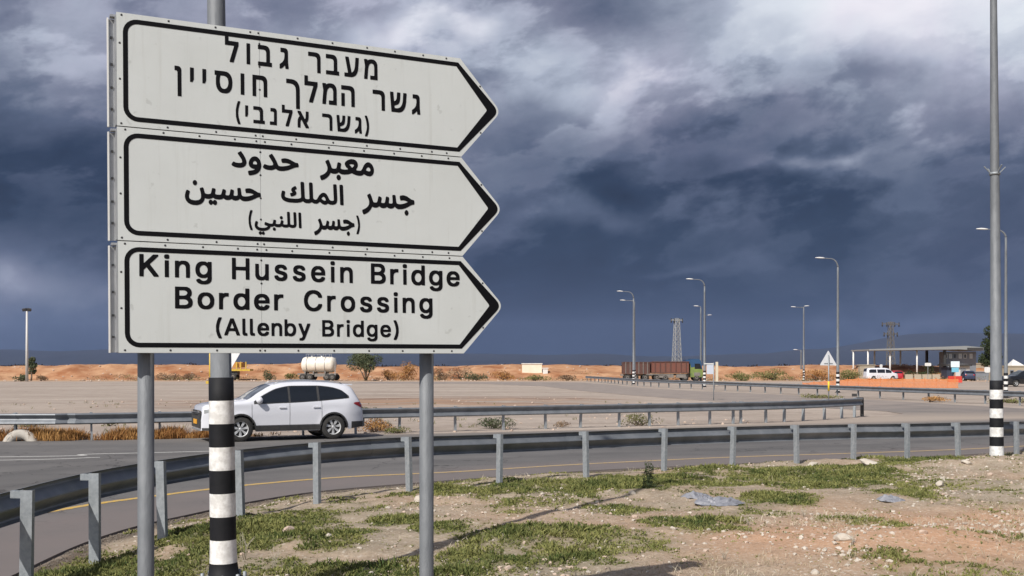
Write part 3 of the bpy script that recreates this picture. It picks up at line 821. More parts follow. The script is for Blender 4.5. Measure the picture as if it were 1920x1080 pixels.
GLYPH_JSON = r'''{"K":[[[48,-15],[125,-17],[137,-12],[140,145],[193,204],[202,201],[357,-15],[449,-17],[461,-12],[463,9],[458,25],[276,281],[277,289],[296,313],[385,407],[454,481],[458,517],[445,523],[345,521],[145,307],[139,317],[138,517],[125,523],[57,523],[45,518],[43,1]]],"i":[[[41,-15],[119,-17],[128,-7],[128,381],[124,393],[47,395],[37,385],[37,-3]],[[53,429],[107,428],[123,433],[135,445],[140,461],[140,509],[132,525],[115,538],[59,539],[30,517],[25,497],[26,461],[35,443]]],"n":[[[40,-15],[114,-17],[127,-11],[128,201],[133,241],[154,283],[178,302],[198,310],[222,310],[246,298],[262,281],[274,257],[280,229],[282,-12],[298,-17],[362,-17],[370,-12],[372,89],[371,289],[357,337],[328,373],[294,392],[266,399],[186,399],[134,379],[118,395],[42,394],[36,377],[36,-3]]],"g":[[[165,-165],[243,-167],[311,-150],[345,-129],[376,-89],[389,-33],[388,391],[379,396],[307,396],[291,376],[255,395],[231,400],[163,401],[139,395],[111,385],[78,363],[51,331],[34,299],[18,227],[18,155],[35,83],[66,35],[115,2],[159,-11],[231,-11],[255,-6],[287,10],[293,7],[292,-17],[277,-49],[251,-68],[223,-78],[191,-79],[171,-72],[150,-61],[123,-33],[111,-28],[79,-29],[37,-53],[37,-89],[71,-131],[123,-158]],[[191,78],[162,91],[135,119],[119,155],[114,207],[124,247],[150,287],[183,307],[217,311],[244,299],[272,271],[288,239],[297,191],[288,147],[267,109],[231,82]]],"H":[[[48,-15],[125,-17],[138,-11],[140,205],[145,214],[157,215],[371,213],[375,201],[377,-11],[389,-17],[457,-17],[469,-12],[471,513],[467,521],[457,523],[385,523],[377,517],[375,317],[371,305],[153,303],[144,305],[140,313],[138,517],[125,523],[57,523],[45,518],[43,1]]],"u":[[[148,-20],[210,-21],[246,-13],[278,2],[294,-18],[362,-18],[371,-12],[372,384],[367,392],[358,394],[290,394],[282,389],[280,152],[273,124],[256,96],[226,75],[198,68],[166,79],[146,99],[133,128],[128,168],[127,388],[114,394],[46,394],[38,389],[36,112],[41,76],[57,36],[80,8],[114,-13]]],"s":[[[143,-23],[217,-24],[285,-6],[326,29],[346,73],[345,145],[333,173],[311,197],[269,219],[169,244],[144,257],[131,273],[132,285],[148,301],[189,315],[226,301],[257,264],[297,264],[336,277],[335,321],[306,365],[257,393],[209,399],[141,398],[93,384],[51,349],[31,305],[32,241],[44,209],[59,189],[101,164],[221,131],[245,109],[245,97],[229,79],[185,63],[140,77],[105,122],[77,122],[33,114],[21,106],[20,73],[30,45],[47,21],[89,-10]]],"e":[[[173,-23],[247,-24],[295,-13],[323,0],[349,21],[368,45],[381,77],[380,101],[371,109],[323,122],[295,122],[259,80],[231,67],[207,64],[179,72],[147,92],[127,121],[119,150],[131,155],[379,156],[385,165],[385,229],[380,277],[360,325],[323,367],[279,391],[247,399],[155,398],[103,378],[58,337],[31,285],[18,225],[17,153],[31,89],[51,49],[75,19],[115,-8]],[[127,236],[122,245],[134,269],[159,295],[183,308],[223,309],[257,289],[280,257],[284,245],[279,236]]],"B":[[[48,-15],[277,-17],[313,-12],[369,6],[409,40],[431,89],[435,161],[422,213],[403,241],[375,269],[406,313],[415,349],[415,401],[401,450],[387,473],[365,494],[329,514],[293,523],[57,523],[45,518],[43,1]],[[145,72],[139,85],[139,201],[144,213],[249,215],[281,206],[305,191],[328,165],[336,137],[326,109],[310,93],[269,76]],[[145,304],[139,317],[139,421],[144,433],[249,435],[293,415],[306,401],[318,373],[306,341],[286,321],[245,304]]],"r":[[[40,-15],[114,-17],[127,-11],[128,209],[133,249],[148,277],[178,300],[198,307],[250,307],[258,312],[260,389],[255,397],[246,399],[174,399],[134,384],[114,395],[46,395],[37,389],[36,-3]]],"d":[[[157,-23],[227,-24],[251,-19],[291,1],[307,-17],[379,-17],[388,-11],[389,513],[379,523],[299,522],[294,513],[293,477],[291,381],[235,399],[155,399],[131,393],[91,374],[59,343],[41,313],[27,277],[17,221],[17,157],[23,117],[36,73],[75,15],[119,-12]],[[199,65],[163,80],[139,105],[119,149],[113,201],[123,241],[142,277],[171,302],[207,311],[239,302],[272,269],[293,213],[293,169],[284,133],[261,93],[227,70]]],"o":[[[169,-23],[239,-24],[279,-16],[315,0],[343,23],[364,49],[384,89],[393,121],[397,229],[388,273],[372,313],[357,337],[323,370],[287,390],[247,399],[159,398],[103,378],[63,343],[43,313],[22,253],[18,153],[27,105],[44,61],[70,25],[95,4],[123,-12]],[[199,64],[163,80],[139,105],[123,137],[113,197],[127,249],[150,285],[179,306],[215,311],[255,294],[280,265],[296,229],[301,173],[288,125],[271,99],[239,73]]],"C":[[[227,-22],[293,-24],[329,-19],[397,7],[447,50],[482,114],[487,142],[483,174],[401,176],[392,170],[369,125],[341,97],[305,78],[265,69],[225,79],[177,109],[137,169],[124,214],[120,270],[139,342],[176,398],[225,429],[269,440],[329,419],[363,390],[397,334],[483,334],[487,366],[482,394],[468,426],[445,460],[413,491],[361,519],[301,532],[237,532],[173,519],[117,488],[77,446],[41,378],[24,294],[24,218],[33,158],[48,110],[76,62],[121,18],[173,-10]]],"(":[[[161,-108],[241,-110],[250,-100],[249,-76],[188,80],[167,200],[184,332],[215,436],[249,520],[250,544],[246,552],[169,554],[156,548],[112,448],[79,312],[75,268],[79,108],[112,-12]]],"A":[[[7,-12],[100,-11],[148,117],[156,125],[168,126],[324,125],[333,116],[380,-11],[473,-12],[478,-4],[476,24],[379,288],[292,521],[280,526],[188,523],[7,36],[2,12]],[[188,215],[186,228],[233,368],[240,373],[244,368],[254,336],[293,228],[292,217]]],"l":[[[90,-15],[180,-17],[188,-14],[194,-3],[194,33],[186,65],[176,71],[144,73],[131,93],[130,509],[125,521],[116,523],[48,523],[38,513],[38,49],[55,9],[72,-7]]],"b":[[[192,-23],[254,-25],[286,-20],[330,0],[355,21],[385,65],[403,125],[408,173],[403,249],[390,297],[374,329],[340,369],[314,385],[274,398],[190,399],[166,393],[134,377],[128,393],[126,518],[118,523],[50,523],[40,521],[36,513],[36,-7],[46,-17],[118,-17],[134,0]],[[214,64],[177,81],[150,112],[136,145],[128,193],[137,237],[164,285],[194,306],[226,311],[266,294],[290,266],[306,225],[312,181],[298,129],[279,97],[250,73]]],"y":[[[40,-158],[129,-159],[149,-154],[185,-131],[214,-90],[382,346],[387,382],[385,392],[377,396],[301,396],[289,392],[211,178],[197,146],[189,150],[101,390],[81,396],[13,396],[4,390],[5,354],[139,-2],[128,-38],[109,-63],[93,-71],[45,-76],[31,-126],[32,-150]]],")":[[[28,-108],[105,-110],[117,-104],[148,-44],[174,24],[198,140],[199,272],[182,372],[149,480],[112,552],[33,553],[23,544],[24,520],[57,440],[85,348],[107,208],[98,136],[81,68],[24,-76],[23,-100]]],"מ":[[[32,-20],[150,-22],[163,-16],[200,316],[216,384],[237,432],[266,466],[302,489],[334,497],[366,496],[410,473],[433,444],[446,408],[452,376],[451,116],[442,106],[284,104],[280,92],[281,-16],[294,-22],[578,-22],[586,-16],[588,12],[587,456],[574,508],[546,557],[498,599],[470,612],[422,625],[374,630],[282,625],[224,608],[182,581],[169,612],[162,617],[46,618],[33,612],[32,568],[67,396],[28,48],[28,-12]]],"ע":[[[7,-20],[281,-22],[341,-13],[393,5],[441,31],[487,72],[509,100],[534,140],[553,188],[570,256],[594,476],[602,608],[598,616],[589,618],[467,616],[463,608],[438,340],[425,280],[404,224],[378,184],[349,154],[309,131],[297,131],[185,608],[173,617],[51,616],[47,608],[47,560],[150,116],[141,106],[7,104],[3,88],[3,-8]]],"ב":[[[12,-20],[526,-22],[538,-16],[538,100],[530,105],[474,106],[464,116],[463,448],[458,484],[443,532],[407,576],[366,600],[314,613],[222,618],[14,616],[8,604],[8,496],[12,488],[22,486],[226,485],[270,473],[303,448],[314,428],[323,392],[322,112],[310,106],[14,104],[8,92],[8,-8]]],"ר":[[[353,-20],[475,-22],[484,-12],[485,460],[471,520],[459,544],[435,573],[395,597],[363,608],[295,617],[127,618],[-3,616],[-7,604],[-6,492],[7,486],[247,485],[291,474],[323,452],[339,424],[348,380],[349,-8]]],"ג":[[[-3,-30],[43,-32],[67,-21],[131,20],[195,79],[203,70],[217,-14],[223,-22],[327,-24],[339,-18],[340,34],[321,190],[320,502],[311,546],[302,566],[269,598],[219,615],[43,616],[30,610],[31,488],[43,484],[139,483],[163,475],[177,458],[184,426],[184,362],[167,278],[154,246],[127,205],[80,158],[-6,106],[-7,-18]]],"ו":[[[67,-20],[189,-22],[198,-12],[199,600],[194,616],[73,617],[63,608],[63,-4]]],"ל":[[[173,-20],[299,-22],[315,-16],[499,500],[501,604],[499,613],[487,618],[135,619],[129,632],[129,760],[127,780],[119,785],[7,786],[-6,780],[-5,490],[7,486],[323,486],[336,480],[170,28],[169,-12]]],"ש":[[[72,-20],[372,-22],[428,-13],[488,9],[533,36],[569,68],[616,132],[652,216],[673,312],[697,564],[697,608],[688,617],[572,618],[559,612],[537,372],[524,304],[502,244],[484,212],[436,158],[392,131],[348,115],[288,106],[208,106],[199,112],[194,156],[194,176],[200,185],[332,233],[369,260],[395,292],[416,344],[425,392],[441,564],[440,612],[428,618],[316,618],[304,613],[289,456],[276,400],[244,354],[208,335],[184,329],[178,336],[152,612],[140,618],[32,618],[20,613],[18,536],[66,-8]]],"ה":[[[67,-20],[185,-22],[197,-16],[199,364],[194,376],[77,378],[64,372],[63,-8]],[[463,-20],[585,-22],[594,-12],[595,460],[581,520],[569,544],[545,573],[505,597],[473,608],[405,617],[197,618],[67,616],[63,604],[64,492],[77,486],[357,485],[398,476],[433,452],[449,424],[458,380],[459,-8]]],"ך":[[[361,-260],[487,-262],[496,-260],[500,-252],[501,320],[496,376],[483,436],[466,480],[436,524],[407,553],[371,577],[327,596],[275,609],[195,617],[135,618],[-3,616],[-7,604],[-6,492],[7,486],[151,485],[239,470],[300,436],[323,408],[340,376],[356,300],[357,-248]]],"ח":[[[67,-20],[185,-22],[197,-16],[199,472],[201,481],[209,485],[369,486],[401,481],[445,460],[464,436],[478,380],[479,-8],[483,-20],[601,-22],[613,-18],[615,112],[614,468],[599,524],[566,572],[501,606],[425,617],[73,617],[65,613],[63,604],[63,-8]]],"ס":[[[281,-33],[423,-35],[487,-19],[531,2],[575,37],[607,79],[633,131],[652,211],[657,323],[648,399],[627,467],[599,515],[567,552],[515,587],[455,608],[375,617],[27,617],[17,615],[13,607],[14,491],[23,485],[67,483],[72,475],[57,383],[57,227],[78,131],[106,75],[155,21],[203,-10]],[[323,94],[291,106],[265,123],[238,151],[218,191],[197,287],[201,379],[221,475],[227,483],[343,484],[379,478],[439,455],[467,432],[487,403],[508,343],[512,271],[492,191],[471,154],[440,123],[379,94]]],"י":[[[57,193],[143,193],[187,277],[189,601],[184,613],[67,615],[54,609],[53,205]]],"ן":[[[106,-260],[228,-262],[236,-258],[238,-248],[237,508],[226,552],[205,584],[164,608],[128,615],[8,617],[0,613],[-2,604],[-1,492],[8,486],[52,485],[78,476],[94,456],[101,424],[102,-248]]],"א":[[[36,-20],[158,-22],[170,-16],[172,192],[193,264],[206,284],[214,288],[422,-17],[438,-22],[562,-22],[574,-18],[574,32],[472,188],[526,252],[542,284],[558,336],[567,412],[568,604],[566,613],[558,617],[442,618],[430,613],[423,396],[407,344],[386,317],[182,613],[170,617],[46,618],[30,613],[30,564],[126,420],[69,348],[40,272],[32,208],[32,-8]]],"נ":[[[12,-20],[326,-22],[338,-16],[340,508],[334,536],[315,576],[282,602],[226,617],[174,618],[44,616],[40,604],[40,500],[42,490],[50,486],[150,485],[170,481],[186,473],[198,457],[204,428],[202,112],[190,106],[12,104],[8,88],[8,-8]]],"معبر":[[[6,-264],[75,-241],[135,-209],[179,-178],[252,-104],[307,-17],[355,-37],[387,-42],[463,-38],[507,-25],[539,-9],[567,13],[607,-17],[635,-29],[675,-38],[755,-42],[879,-25],[1003,19],[1055,-5],[1139,-29],[1195,-38],[1271,-42],[1331,-31],[1367,-13],[1407,19],[1471,-13],[1527,-30],[1603,-34],[1631,-29],[1687,2],[1726,52],[1744,108],[1748,184],[1735,240],[1699,312],[1667,349],[1603,388],[1579,393],[1543,392],[1499,378],[1465,356],[1411,293],[1347,168],[1311,123],[1283,114],[1219,114],[1155,122],[1144,132],[1193,220],[1204,264],[1204,316],[1192,356],[1169,392],[1139,416],[1087,440],[1059,445],[991,446],[943,436],[863,403],[803,357],[783,330],[770,296],[778,248],[805,196],[856,156],[876,132],[851,122],[795,114],[699,114],[667,119],[639,130],[633,160],[652,260],[647,284],[627,304],[563,317],[543,309],[530,292],[503,164],[484,128],[439,114],[387,114],[359,121],[345,132],[332,156],[303,240],[250,356],[239,368],[223,370],[151,333],[140,320],[136,304],[138,284],[179,205],[200,140],[200,76],[184,28],[159,-10],[108,-56],[35,-97],[-25,-121],[-42,-140],[-46,-164],[-30,-212],[-14,-248]],[[549,-224],[579,-225],[608,-208],[628,-184],[639,-144],[623,-92],[603,-71],[583,-60],[563,-56],[527,-71],[508,-92],[493,-132],[494,-156],[506,-188],[519,-206]],[[1555,119],[1491,135],[1474,148],[1498,196],[1519,224],[1551,239],[1579,236],[1595,226],[1618,196],[1628,164],[1628,140],[1619,127],[1591,118]],[[1011,191],[927,272],[930,280],[943,284],[995,294],[1051,289],[1078,272],[1075,252],[1060,228],[1028,196]]],"حدود":[[[533,-262],[551,-264],[599,-256],[671,-235],[735,-205],[780,-174],[816,-138],[847,-94],[871,-42],[883,2],[892,58],[892,130],[875,214],[847,282],[821,318],[771,359],[731,371],[675,368],[631,349],[603,327],[558,270],[530,202],[517,142],[517,106],[538,34],[575,-8],[631,-35],[699,-45],[705,-50],[659,-79],[591,-99],[531,-110],[505,-122],[497,-138],[495,-158],[514,-242]],[[161,-38],[259,-40],[291,-36],[335,-23],[379,1],[415,36],[430,58],[447,102],[456,146],[451,202],[417,306],[359,414],[304,494],[291,501],[279,499],[206,450],[199,426],[202,406],[275,294],[312,226],[328,166],[324,146],[315,133],[295,124],[223,112],[147,120],[83,144],[71,144],[57,134],[42,110],[20,70],[15,50],[20,26],[39,5],[95,-23]],[[1085,-38],[1183,-40],[1219,-35],[1279,-11],[1323,19],[1375,-21],[1431,-40],[1515,-40],[1579,-32],[1699,1],[1915,106],[2007,127],[2021,142],[2028,170],[2023,222],[2007,259],[1991,267],[1951,268],[1911,281],[1783,351],[1707,378],[1655,387],[1603,388],[1543,378],[1507,363],[1494,330],[1510,254],[1531,227],[1627,236],[1699,226],[1755,210],[1772,202],[1777,194],[1751,177],[1703,157],[1611,129],[1535,116],[1463,112],[1423,123],[1396,154],[1349,278],[1279,414],[1228,494],[1219,500],[1207,500],[1135,455],[1123,422],[1130,398],[1195,294],[1233,222],[1252,166],[1245,142],[1235,131],[1211,121],[1131,112],[1067,121],[999,145],[978,130],[941,62],[942,30],[963,5],[1019,-23]],[[679,109],[655,117],[645,130],[645,162],[654,186],[683,216],[703,219],[724,214],[739,202],[755,174],[764,142],[763,118],[739,108]]],"جسر":[[[6,-264],[75,-241],[135,-209],[179,-178],[252,-104],[307,-17],[355,-37],[387,-42],[455,-38],[499,-25],[551,9],[619,-33],[691,-42],[767,-30],[827,3],[879,-30],[959,-42],[1031,-27],[1059,-12],[1103,24],[1147,-13],[1203,-37],[1243,-42],[1327,-38],[1403,-25],[1479,-2],[1539,23],[1699,104],[1743,117],[1799,125],[1816,148],[1816,192],[1807,244],[1791,262],[1715,275],[1555,358],[1487,380],[1407,389],[1311,372],[1292,356],[1285,324],[1302,244],[1315,227],[1327,225],[1379,233],[1451,233],[1515,220],[1566,200],[1566,192],[1551,183],[1459,146],[1387,126],[1303,114],[1227,114],[1188,128],[1170,148],[1158,180],[1135,360],[1123,376],[1103,381],[1043,376],[1031,369],[1022,356],[1019,336],[1028,244],[1028,148],[1023,132],[1011,122],[983,114],[935,114],[896,124],[893,156],[908,256],[903,285],[883,304],[815,317],[799,309],[790,296],[763,160],[751,132],[739,120],[715,114],[659,114],[626,124],[621,140],[640,236],[639,268],[631,281],[615,290],[551,308],[535,301],[524,284],[495,172],[475,127],[443,114],[383,114],[359,121],[342,136],[283,288],[252,352],[239,368],[223,370],[151,333],[140,320],[136,304],[138,284],[179,205],[200,140],[200,76],[184,28],[159,-10],[108,-56],[35,-97],[-25,-121],[-42,-140],[-46,-164],[-30,-212],[-14,-248]],[[1513,-220],[1535,-221],[1559,-210],[1583,-184],[1596,-148],[1596,-124],[1583,-88],[1559,-63],[1536,-52],[1515,-52],[1491,-63],[1466,-88],[1453,-124],[1453,-148],[1466,-184],[1482,-204]]],"الملك":[[[296,-53],[502,-55],[590,-47],[698,-22],[782,21],[830,-18],[886,-39],[974,-39],[1002,-34],[1046,-20],[1098,10],[1134,-18],[1170,-34],[1194,-39],[1258,-39],[1286,-34],[1318,-18],[1382,42],[1466,-24],[1502,-42],[1554,-55],[1582,-55],[1626,-42],[1682,-3],[1734,-30],[1770,-39],[1858,-39],[1930,-18],[1978,17],[2006,67],[2023,151],[2023,239],[2002,711],[1994,735],[1978,747],[1906,748],[1885,735],[1876,703],[1895,175],[1891,131],[1886,123],[1842,113],[1798,113],[1754,129],[1721,179],[1687,259],[1646,332],[1602,375],[1550,396],[1494,393],[1430,357],[1369,291],[1286,142],[1263,119],[1222,113],[1174,126],[1153,155],[1144,207],[1131,691],[1122,727],[1110,743],[1094,748],[1038,749],[1012,739],[1000,703],[1015,135],[1002,121],[954,113],[894,118],[866,134],[849,167],[844,207],[826,699],[816,731],[802,745],[726,748],[705,735],[696,699],[715,179],[706,152],[686,134],[614,109],[486,97],[298,101],[198,121],[158,143],[143,163],[137,183],[136,223],[154,315],[146,343],[122,359],[70,372],[50,367],[39,355],[8,227],[8,155],[21,99],[41,59],[74,21],[142,-20],[218,-43]],[[2152,-33],[2234,-32],[2248,-17],[2255,11],[2239,683],[2228,731],[2211,747],[2130,745],[2115,731],[2108,703],[2128,11],[2137,-21]],[[1558,98],[1518,110],[1498,122],[1470,145],[1450,171],[1451,183],[1469,211],[1498,239],[1522,245],[1546,239],[1562,219],[1582,179],[1603,115],[1590,102]],[[365,171],[426,186],[494,218],[530,249],[542,271],[551,307],[546,347],[522,388],[494,415],[498,423],[551,455],[562,483],[556,511],[526,564],[514,573],[502,571],[434,531],[396,499],[373,459],[364,423],[369,383],[386,354],[412,327],[403,319],[338,299],[327,287],[323,267],[343,195],[352,179]]],"حسين":[[[256,-264],[366,-266],[402,-262],[458,-249],[526,-217],[562,-190],[602,-144],[634,-84],[649,-32],[658,-27],[722,-42],[810,-38],[874,-19],[918,9],[954,-17],[982,-29],[1030,-38],[1118,-42],[1198,-29],[1230,-13],[1258,9],[1322,-31],[1374,-42],[1466,-33],[1534,3],[1586,-30],[1666,-42],[1738,-27],[1766,-12],[1810,24],[1854,-13],[1910,-37],[1950,-42],[2034,-38],[2110,-25],[2186,-2],[2246,23],[2406,104],[2450,117],[2503,124],[2518,136],[2525,160],[2518,228],[2512,248],[2502,260],[2422,275],[2246,364],[2170,385],[2118,390],[2022,373],[2001,360],[1992,320],[2014,235],[2030,225],[2090,234],[2186,229],[2258,208],[2273,200],[2273,192],[2206,159],[2074,122],[2002,114],[1938,114],[1906,122],[1885,136],[1865,180],[1842,360],[1830,376],[1814,381],[1750,376],[1731,360],[1726,336],[1735,244],[1735,144],[1722,123],[1686,114],[1634,114],[1603,124],[1600,156],[1615,256],[1610,284],[1602,297],[1590,304],[1526,317],[1509,312],[1497,296],[1474,176],[1461,136],[1446,120],[1418,114],[1362,114],[1330,128],[1332,172],[1348,240],[1346,268],[1326,289],[1262,308],[1245,304],[1231,284],[1202,172],[1184,132],[1171,120],[1142,114],[1054,114],[1006,123],[990,132],[988,172],[1006,264],[998,292],[982,304],[914,317],[894,309],[885,296],[862,184],[846,140],[826,123],[778,114],[714,114],[682,122],[660,136],[641,176],[610,292],[594,312],[578,317],[514,300],[493,284],[486,256],[514,152],[527,80],[527,0],[520,-28],[495,-64],[458,-89],[410,-105],[350,-114],[290,-114],[222,-101],[186,-85],[156,-60],[141,-32],[136,20],[141,60],[165,140],[162,164],[154,177],[138,186],[82,208],[70,206],[56,196],[45,176],[25,116],[8,40],[8,-40],[29,-112],[64,-168],[114,-213],[178,-245]],[[832,-228],[850,-230],[878,-219],[914,-183],[942,-214],[974,-230],[998,-227],[1032,-204],[1054,-156],[1050,-120],[1034,-87],[995,-60],[974,-60],[946,-72],[914,-108],[887,-76],[850,-59],[818,-67],[792,-88],[781,-104],[772,-136],[777,-176],[806,-214]],[[320,364],[342,363],[366,374],[390,400],[403,436],[403,460],[390,496],[366,521],[343,532],[322,532],[298,521],[273,496],[260,460],[260,436],[273,400],[289,380]]],"اللنبي":[[[244,-453],[270,-455],[286,-450],[330,-409],[350,-435],[382,-454],[414,-454],[438,-439],[460,-413],[471,-365],[454,-321],[434,-300],[415,-289],[390,-288],[374,-292],[330,-333],[298,-300],[278,-289],[246,-289],[216,-305],[193,-341],[188,-381],[208,-429]],[[276,-265],[378,-267],[422,-263],[490,-250],[566,-224],[630,-190],[690,-135],[712,-97],[732,-41],[822,-34],[874,-12],[906,12],[966,-26],[1030,-39],[1134,-39],[1166,-34],[1210,-16],[1250,12],[1310,-26],[1374,-39],[1474,-39],[1502,-34],[1550,-18],[1594,10],[1650,-26],[1694,-39],[1802,-35],[1834,-26],[1878,-3],[1910,30],[1927,63],[1943,131],[1943,291],[1927,691],[1916,731],[1894,748],[1830,748],[1810,740],[1800,723],[1796,687],[1815,139],[1806,122],[1758,113],[1718,113],[1678,124],[1661,139],[1649,167],[1644,207],[1631,687],[1620,731],[1598,748],[1530,748],[1509,735],[1500,703],[1516,231],[1515,135],[1502,121],[1458,113],[1398,113],[1358,118],[1322,130],[1316,139],[1316,163],[1335,259],[1330,283],[1310,303],[1250,316],[1230,311],[1215,295],[1186,167],[1176,139],[1166,127],[1110,113],[1054,113],[998,122],[978,131],[972,147],[992,263],[986,291],[966,304],[890,317],[877,307],[869,287],[838,151],[827,131],[814,121],[770,113],[702,117],[622,138],[506,179],[489,175],[475,159],[465,123],[454,71],[459,47],[478,28],[594,-15],[601,-21],[599,-33],[586,-51],[558,-70],[502,-94],[426,-111],[318,-115],[258,-106],[206,-90],[177,-73],[152,-49],[137,-17],[136,23],[145,75],[165,139],[162,163],[150,179],[126,191],[78,209],[62,204],[45,175],[25,115],[8,39],[8,-37],[27,-105],[64,-165],[122,-214],[190,-246]],[[892,-225],[918,-226],[946,-211],[965,-189],[979,-149],[974,-117],[962,-89],[942,-69],[919,-57],[898,-57],[866,-72],[847,-93],[832,-133],[837,-169],[849,-193],[869,-213]],[[2076,-33],[2158,-32],[2172,-17],[2179,11],[2159,703],[2150,735],[2135,747],[2054,745],[2039,731],[2032,703],[2048,23],[2059,-17]],[[1228,351],[1254,354],[1282,373],[1300,403],[1307,431],[1294,483],[1266,511],[1242,520],[1218,517],[1186,497],[1171,475],[1160,439],[1169,399],[1182,378],[1206,358]]]}'''

# ------------------------------------------------------------------ the direction sign
def zat(x, y):
    return float(gh(np.array([x]), np.array([y]))[0])


yaw, pit, rol = 0.45968589, -0.02232802, -0.00386013
SR = Matrix.Rotation(yaw, 3, 'Z') @ Matrix.Rotation(pit, 3, 'X') @ Matrix.Rotation(rol, 3, 'Y')
SO = Vector((-2.18852298, 5.9, EYE + 1.96157964))


def SP(x, y, d=0.0):
    """sign coordinates: x right, y down from the top left corner, d behind the face"""
    return SO + SR @ Vector((x, d, -y))


base_mid = SP(1.03, 1.9, 0.12)
sroot = thing('road_sign', 'three stacked white arrow panels with black Hebrew, Arabic and English lettering on two grey posts', 'road sign', (base_mid.x, base_mid.y, zat(base_mid.x, base_mid.y)))
SB = Vector(sroot.location)


class SMB(MB):
    """mesh builder taking sign coordinates (x, y down, d)"""
    def sp(self, pts):
        return [SP(*p) - SB for p in pts]

    def sbox(self, x0, x1, y0, y1, d0, d1, mi=0):
        P = self.sp([(x, y, d) for d in (d0, d1) for y in (y0, y1) for x in (x0, x1)])
        self.add(P, [(0, 2, 3, 1), (4, 5, 7, 6), (0, 1, 5, 4), (2, 6, 7, 3), (0, 4, 6, 2), (1, 3, 7, 5)], mi)

    def spoly(self, loops, d0, d1=None, mi=0):
        """filled outline with holes, on plane d0 (and extruded to d1)"""
        tri = tessellate_polygon([[Vector((p[0], p[1], 0)) for p in L] for L in loops])
        flat = [p for L in loops for p in L]
        self.add(self.sp([(p[0], p[1], d0) for p in flat]), [tuple(q) for q in tri], mi)
        if d1 is not None:
            self.add(self.sp([(p[0], p[1], d1) for p in flat]), [tuple(q) for q in tri], mi)
            for L in loops:
                n = len(L)
                self.add(self.sp([(p[0], p[1], d0) for p in L] + [(p[0], p[1], d1) for p in L]), [(i, (i + 1) % n, n + (i + 1) % n, n + i) for i in range(n)], mi)


def arc(cx, cy, r, a0, a1, n=7):
    return [(cx + r * math.cos(math.radians(a0 + (a1 - a0) * k / (n - 1))), cy + r * math.sin(math.radians(a0 + (a1 - a0) * k / (n - 1)))) for k in range(n)]


def tip_round(ax, ay, bx, by, cx, cy, r, n=6):
    """rounded corner at b between a and c"""
    A, B_, C_ = Vector((ax, ay)), Vector((bx, by)), Vector((cx, cy))
    u, v = (A - B_).normalized(), (C_ - B_).normalized()
    p0, p1 = B_ + u * r, B_ + v * r
    return [tuple(p0 * (1 - s) ** 2 + B_ * 2 * s * (1 - s) + p1 * s * s) for s in [k / (n - 1) for k in range(n)]]


GLYPHS = json.loads(GLYPH_JSON)


def gext(c):
    P = [p for L in GLYPHS[c] for p in L]
    return min(p[0] for p in P), max(p[0] for p in P)


def put_glyph(mb, c, x0, sx, sy, base, d=-0.0016, split=False):
    lo = gext(c)[0]
    loops = [[(x0 + (p[0] - lo) / 1000 * sx, base - p[1] / 1000 * sy) for p in L] for L in GLYPHS[c]]
    # group every outer contour with the holes it contains
    def area(L):
        return sum(L[i][0] * L[(i + 1) % len(L)][1] - L[(i + 1) % len(L)][0] * L[i][1] for i in range(len(L))) / 2
    def inside(p, L):
        r = False
        for i in range(len(L)):
            (x1, y1), (x2, y2) = L[i], L[i - 1]
            if (y1 > p[1]) != (y2 > p[1]) and p[0] < (x2 - x1) * (p[1] - y1) / (y2 - y1) + x1:
                r = not r
        return r
    loops.sort(key=lambda L: -abs(area(L)))
    outs = []
    for L in loops:
        for g in outs:
            if inside(L[0], g[0]):
                g.append(L)
                break
        else:
            outs.append([L])
    if split:
        for g in outs:
            m2 = SMB()
            m2.spoly(g, d, -0.0002)
            m2.build('letter', SIGN_K, mb)
        return
    m2 = SMB()
    for g in outs:
        m2.spoly(g, d, -0.0002)
    m2.build('letter', SIGN_K, mb)


def gy(c):
    P = [p for L in GLYPHS[c] for p in L]
    return min(p[1] for p in P), max(p[1] for p in P)


def word(mb, text, x0, x1, base, h, ref, wf=1.0):
    """letters spread evenly between x0 and x1 (text in visual order); h = height of the reference letter"""
    lo, hi = gy(ref)
    sy = h / ((hi - lo) / 1000)
    sx = sy * wf
    b0 = base + lo / 1000 * sy
    ws = [(gext(c)[1] - gext(c)[0]) / 1000 * sx for c in text]
    gap = (x1 - x0 - sum(ws)) / max(len(text) - 1, 1)
    x = x0
    for c, wd in zip(text, ws):
        put_glyph(mb, c, x, sx, sy, b0)
        x += wd + gap


def paren(mb, c, x0, x1, y0, y1):
    lo, hi = gy(c)
    a, b_ = gext(c)
    put_glyph(mb, c, x0, (x1 - x0) / ((b_ - a) / 1000), (y1 - y0) / ((hi - lo) / 1000), y1 + lo / 1000 * (y1 - y0) / ((hi - lo) / 1000))


def aword(mb, w_, x0, x1, y0, y1):
    lo, hi = gext(w_)
    a, b_ = gy(w_)
    sy = (y1 - y0) / ((b_ - a) / 1000)
    put_glyph(mb, w_, x0, (x1 - x0) / ((hi - lo) / 1000), sy, y1 + a / 1000 * sy, split=True)


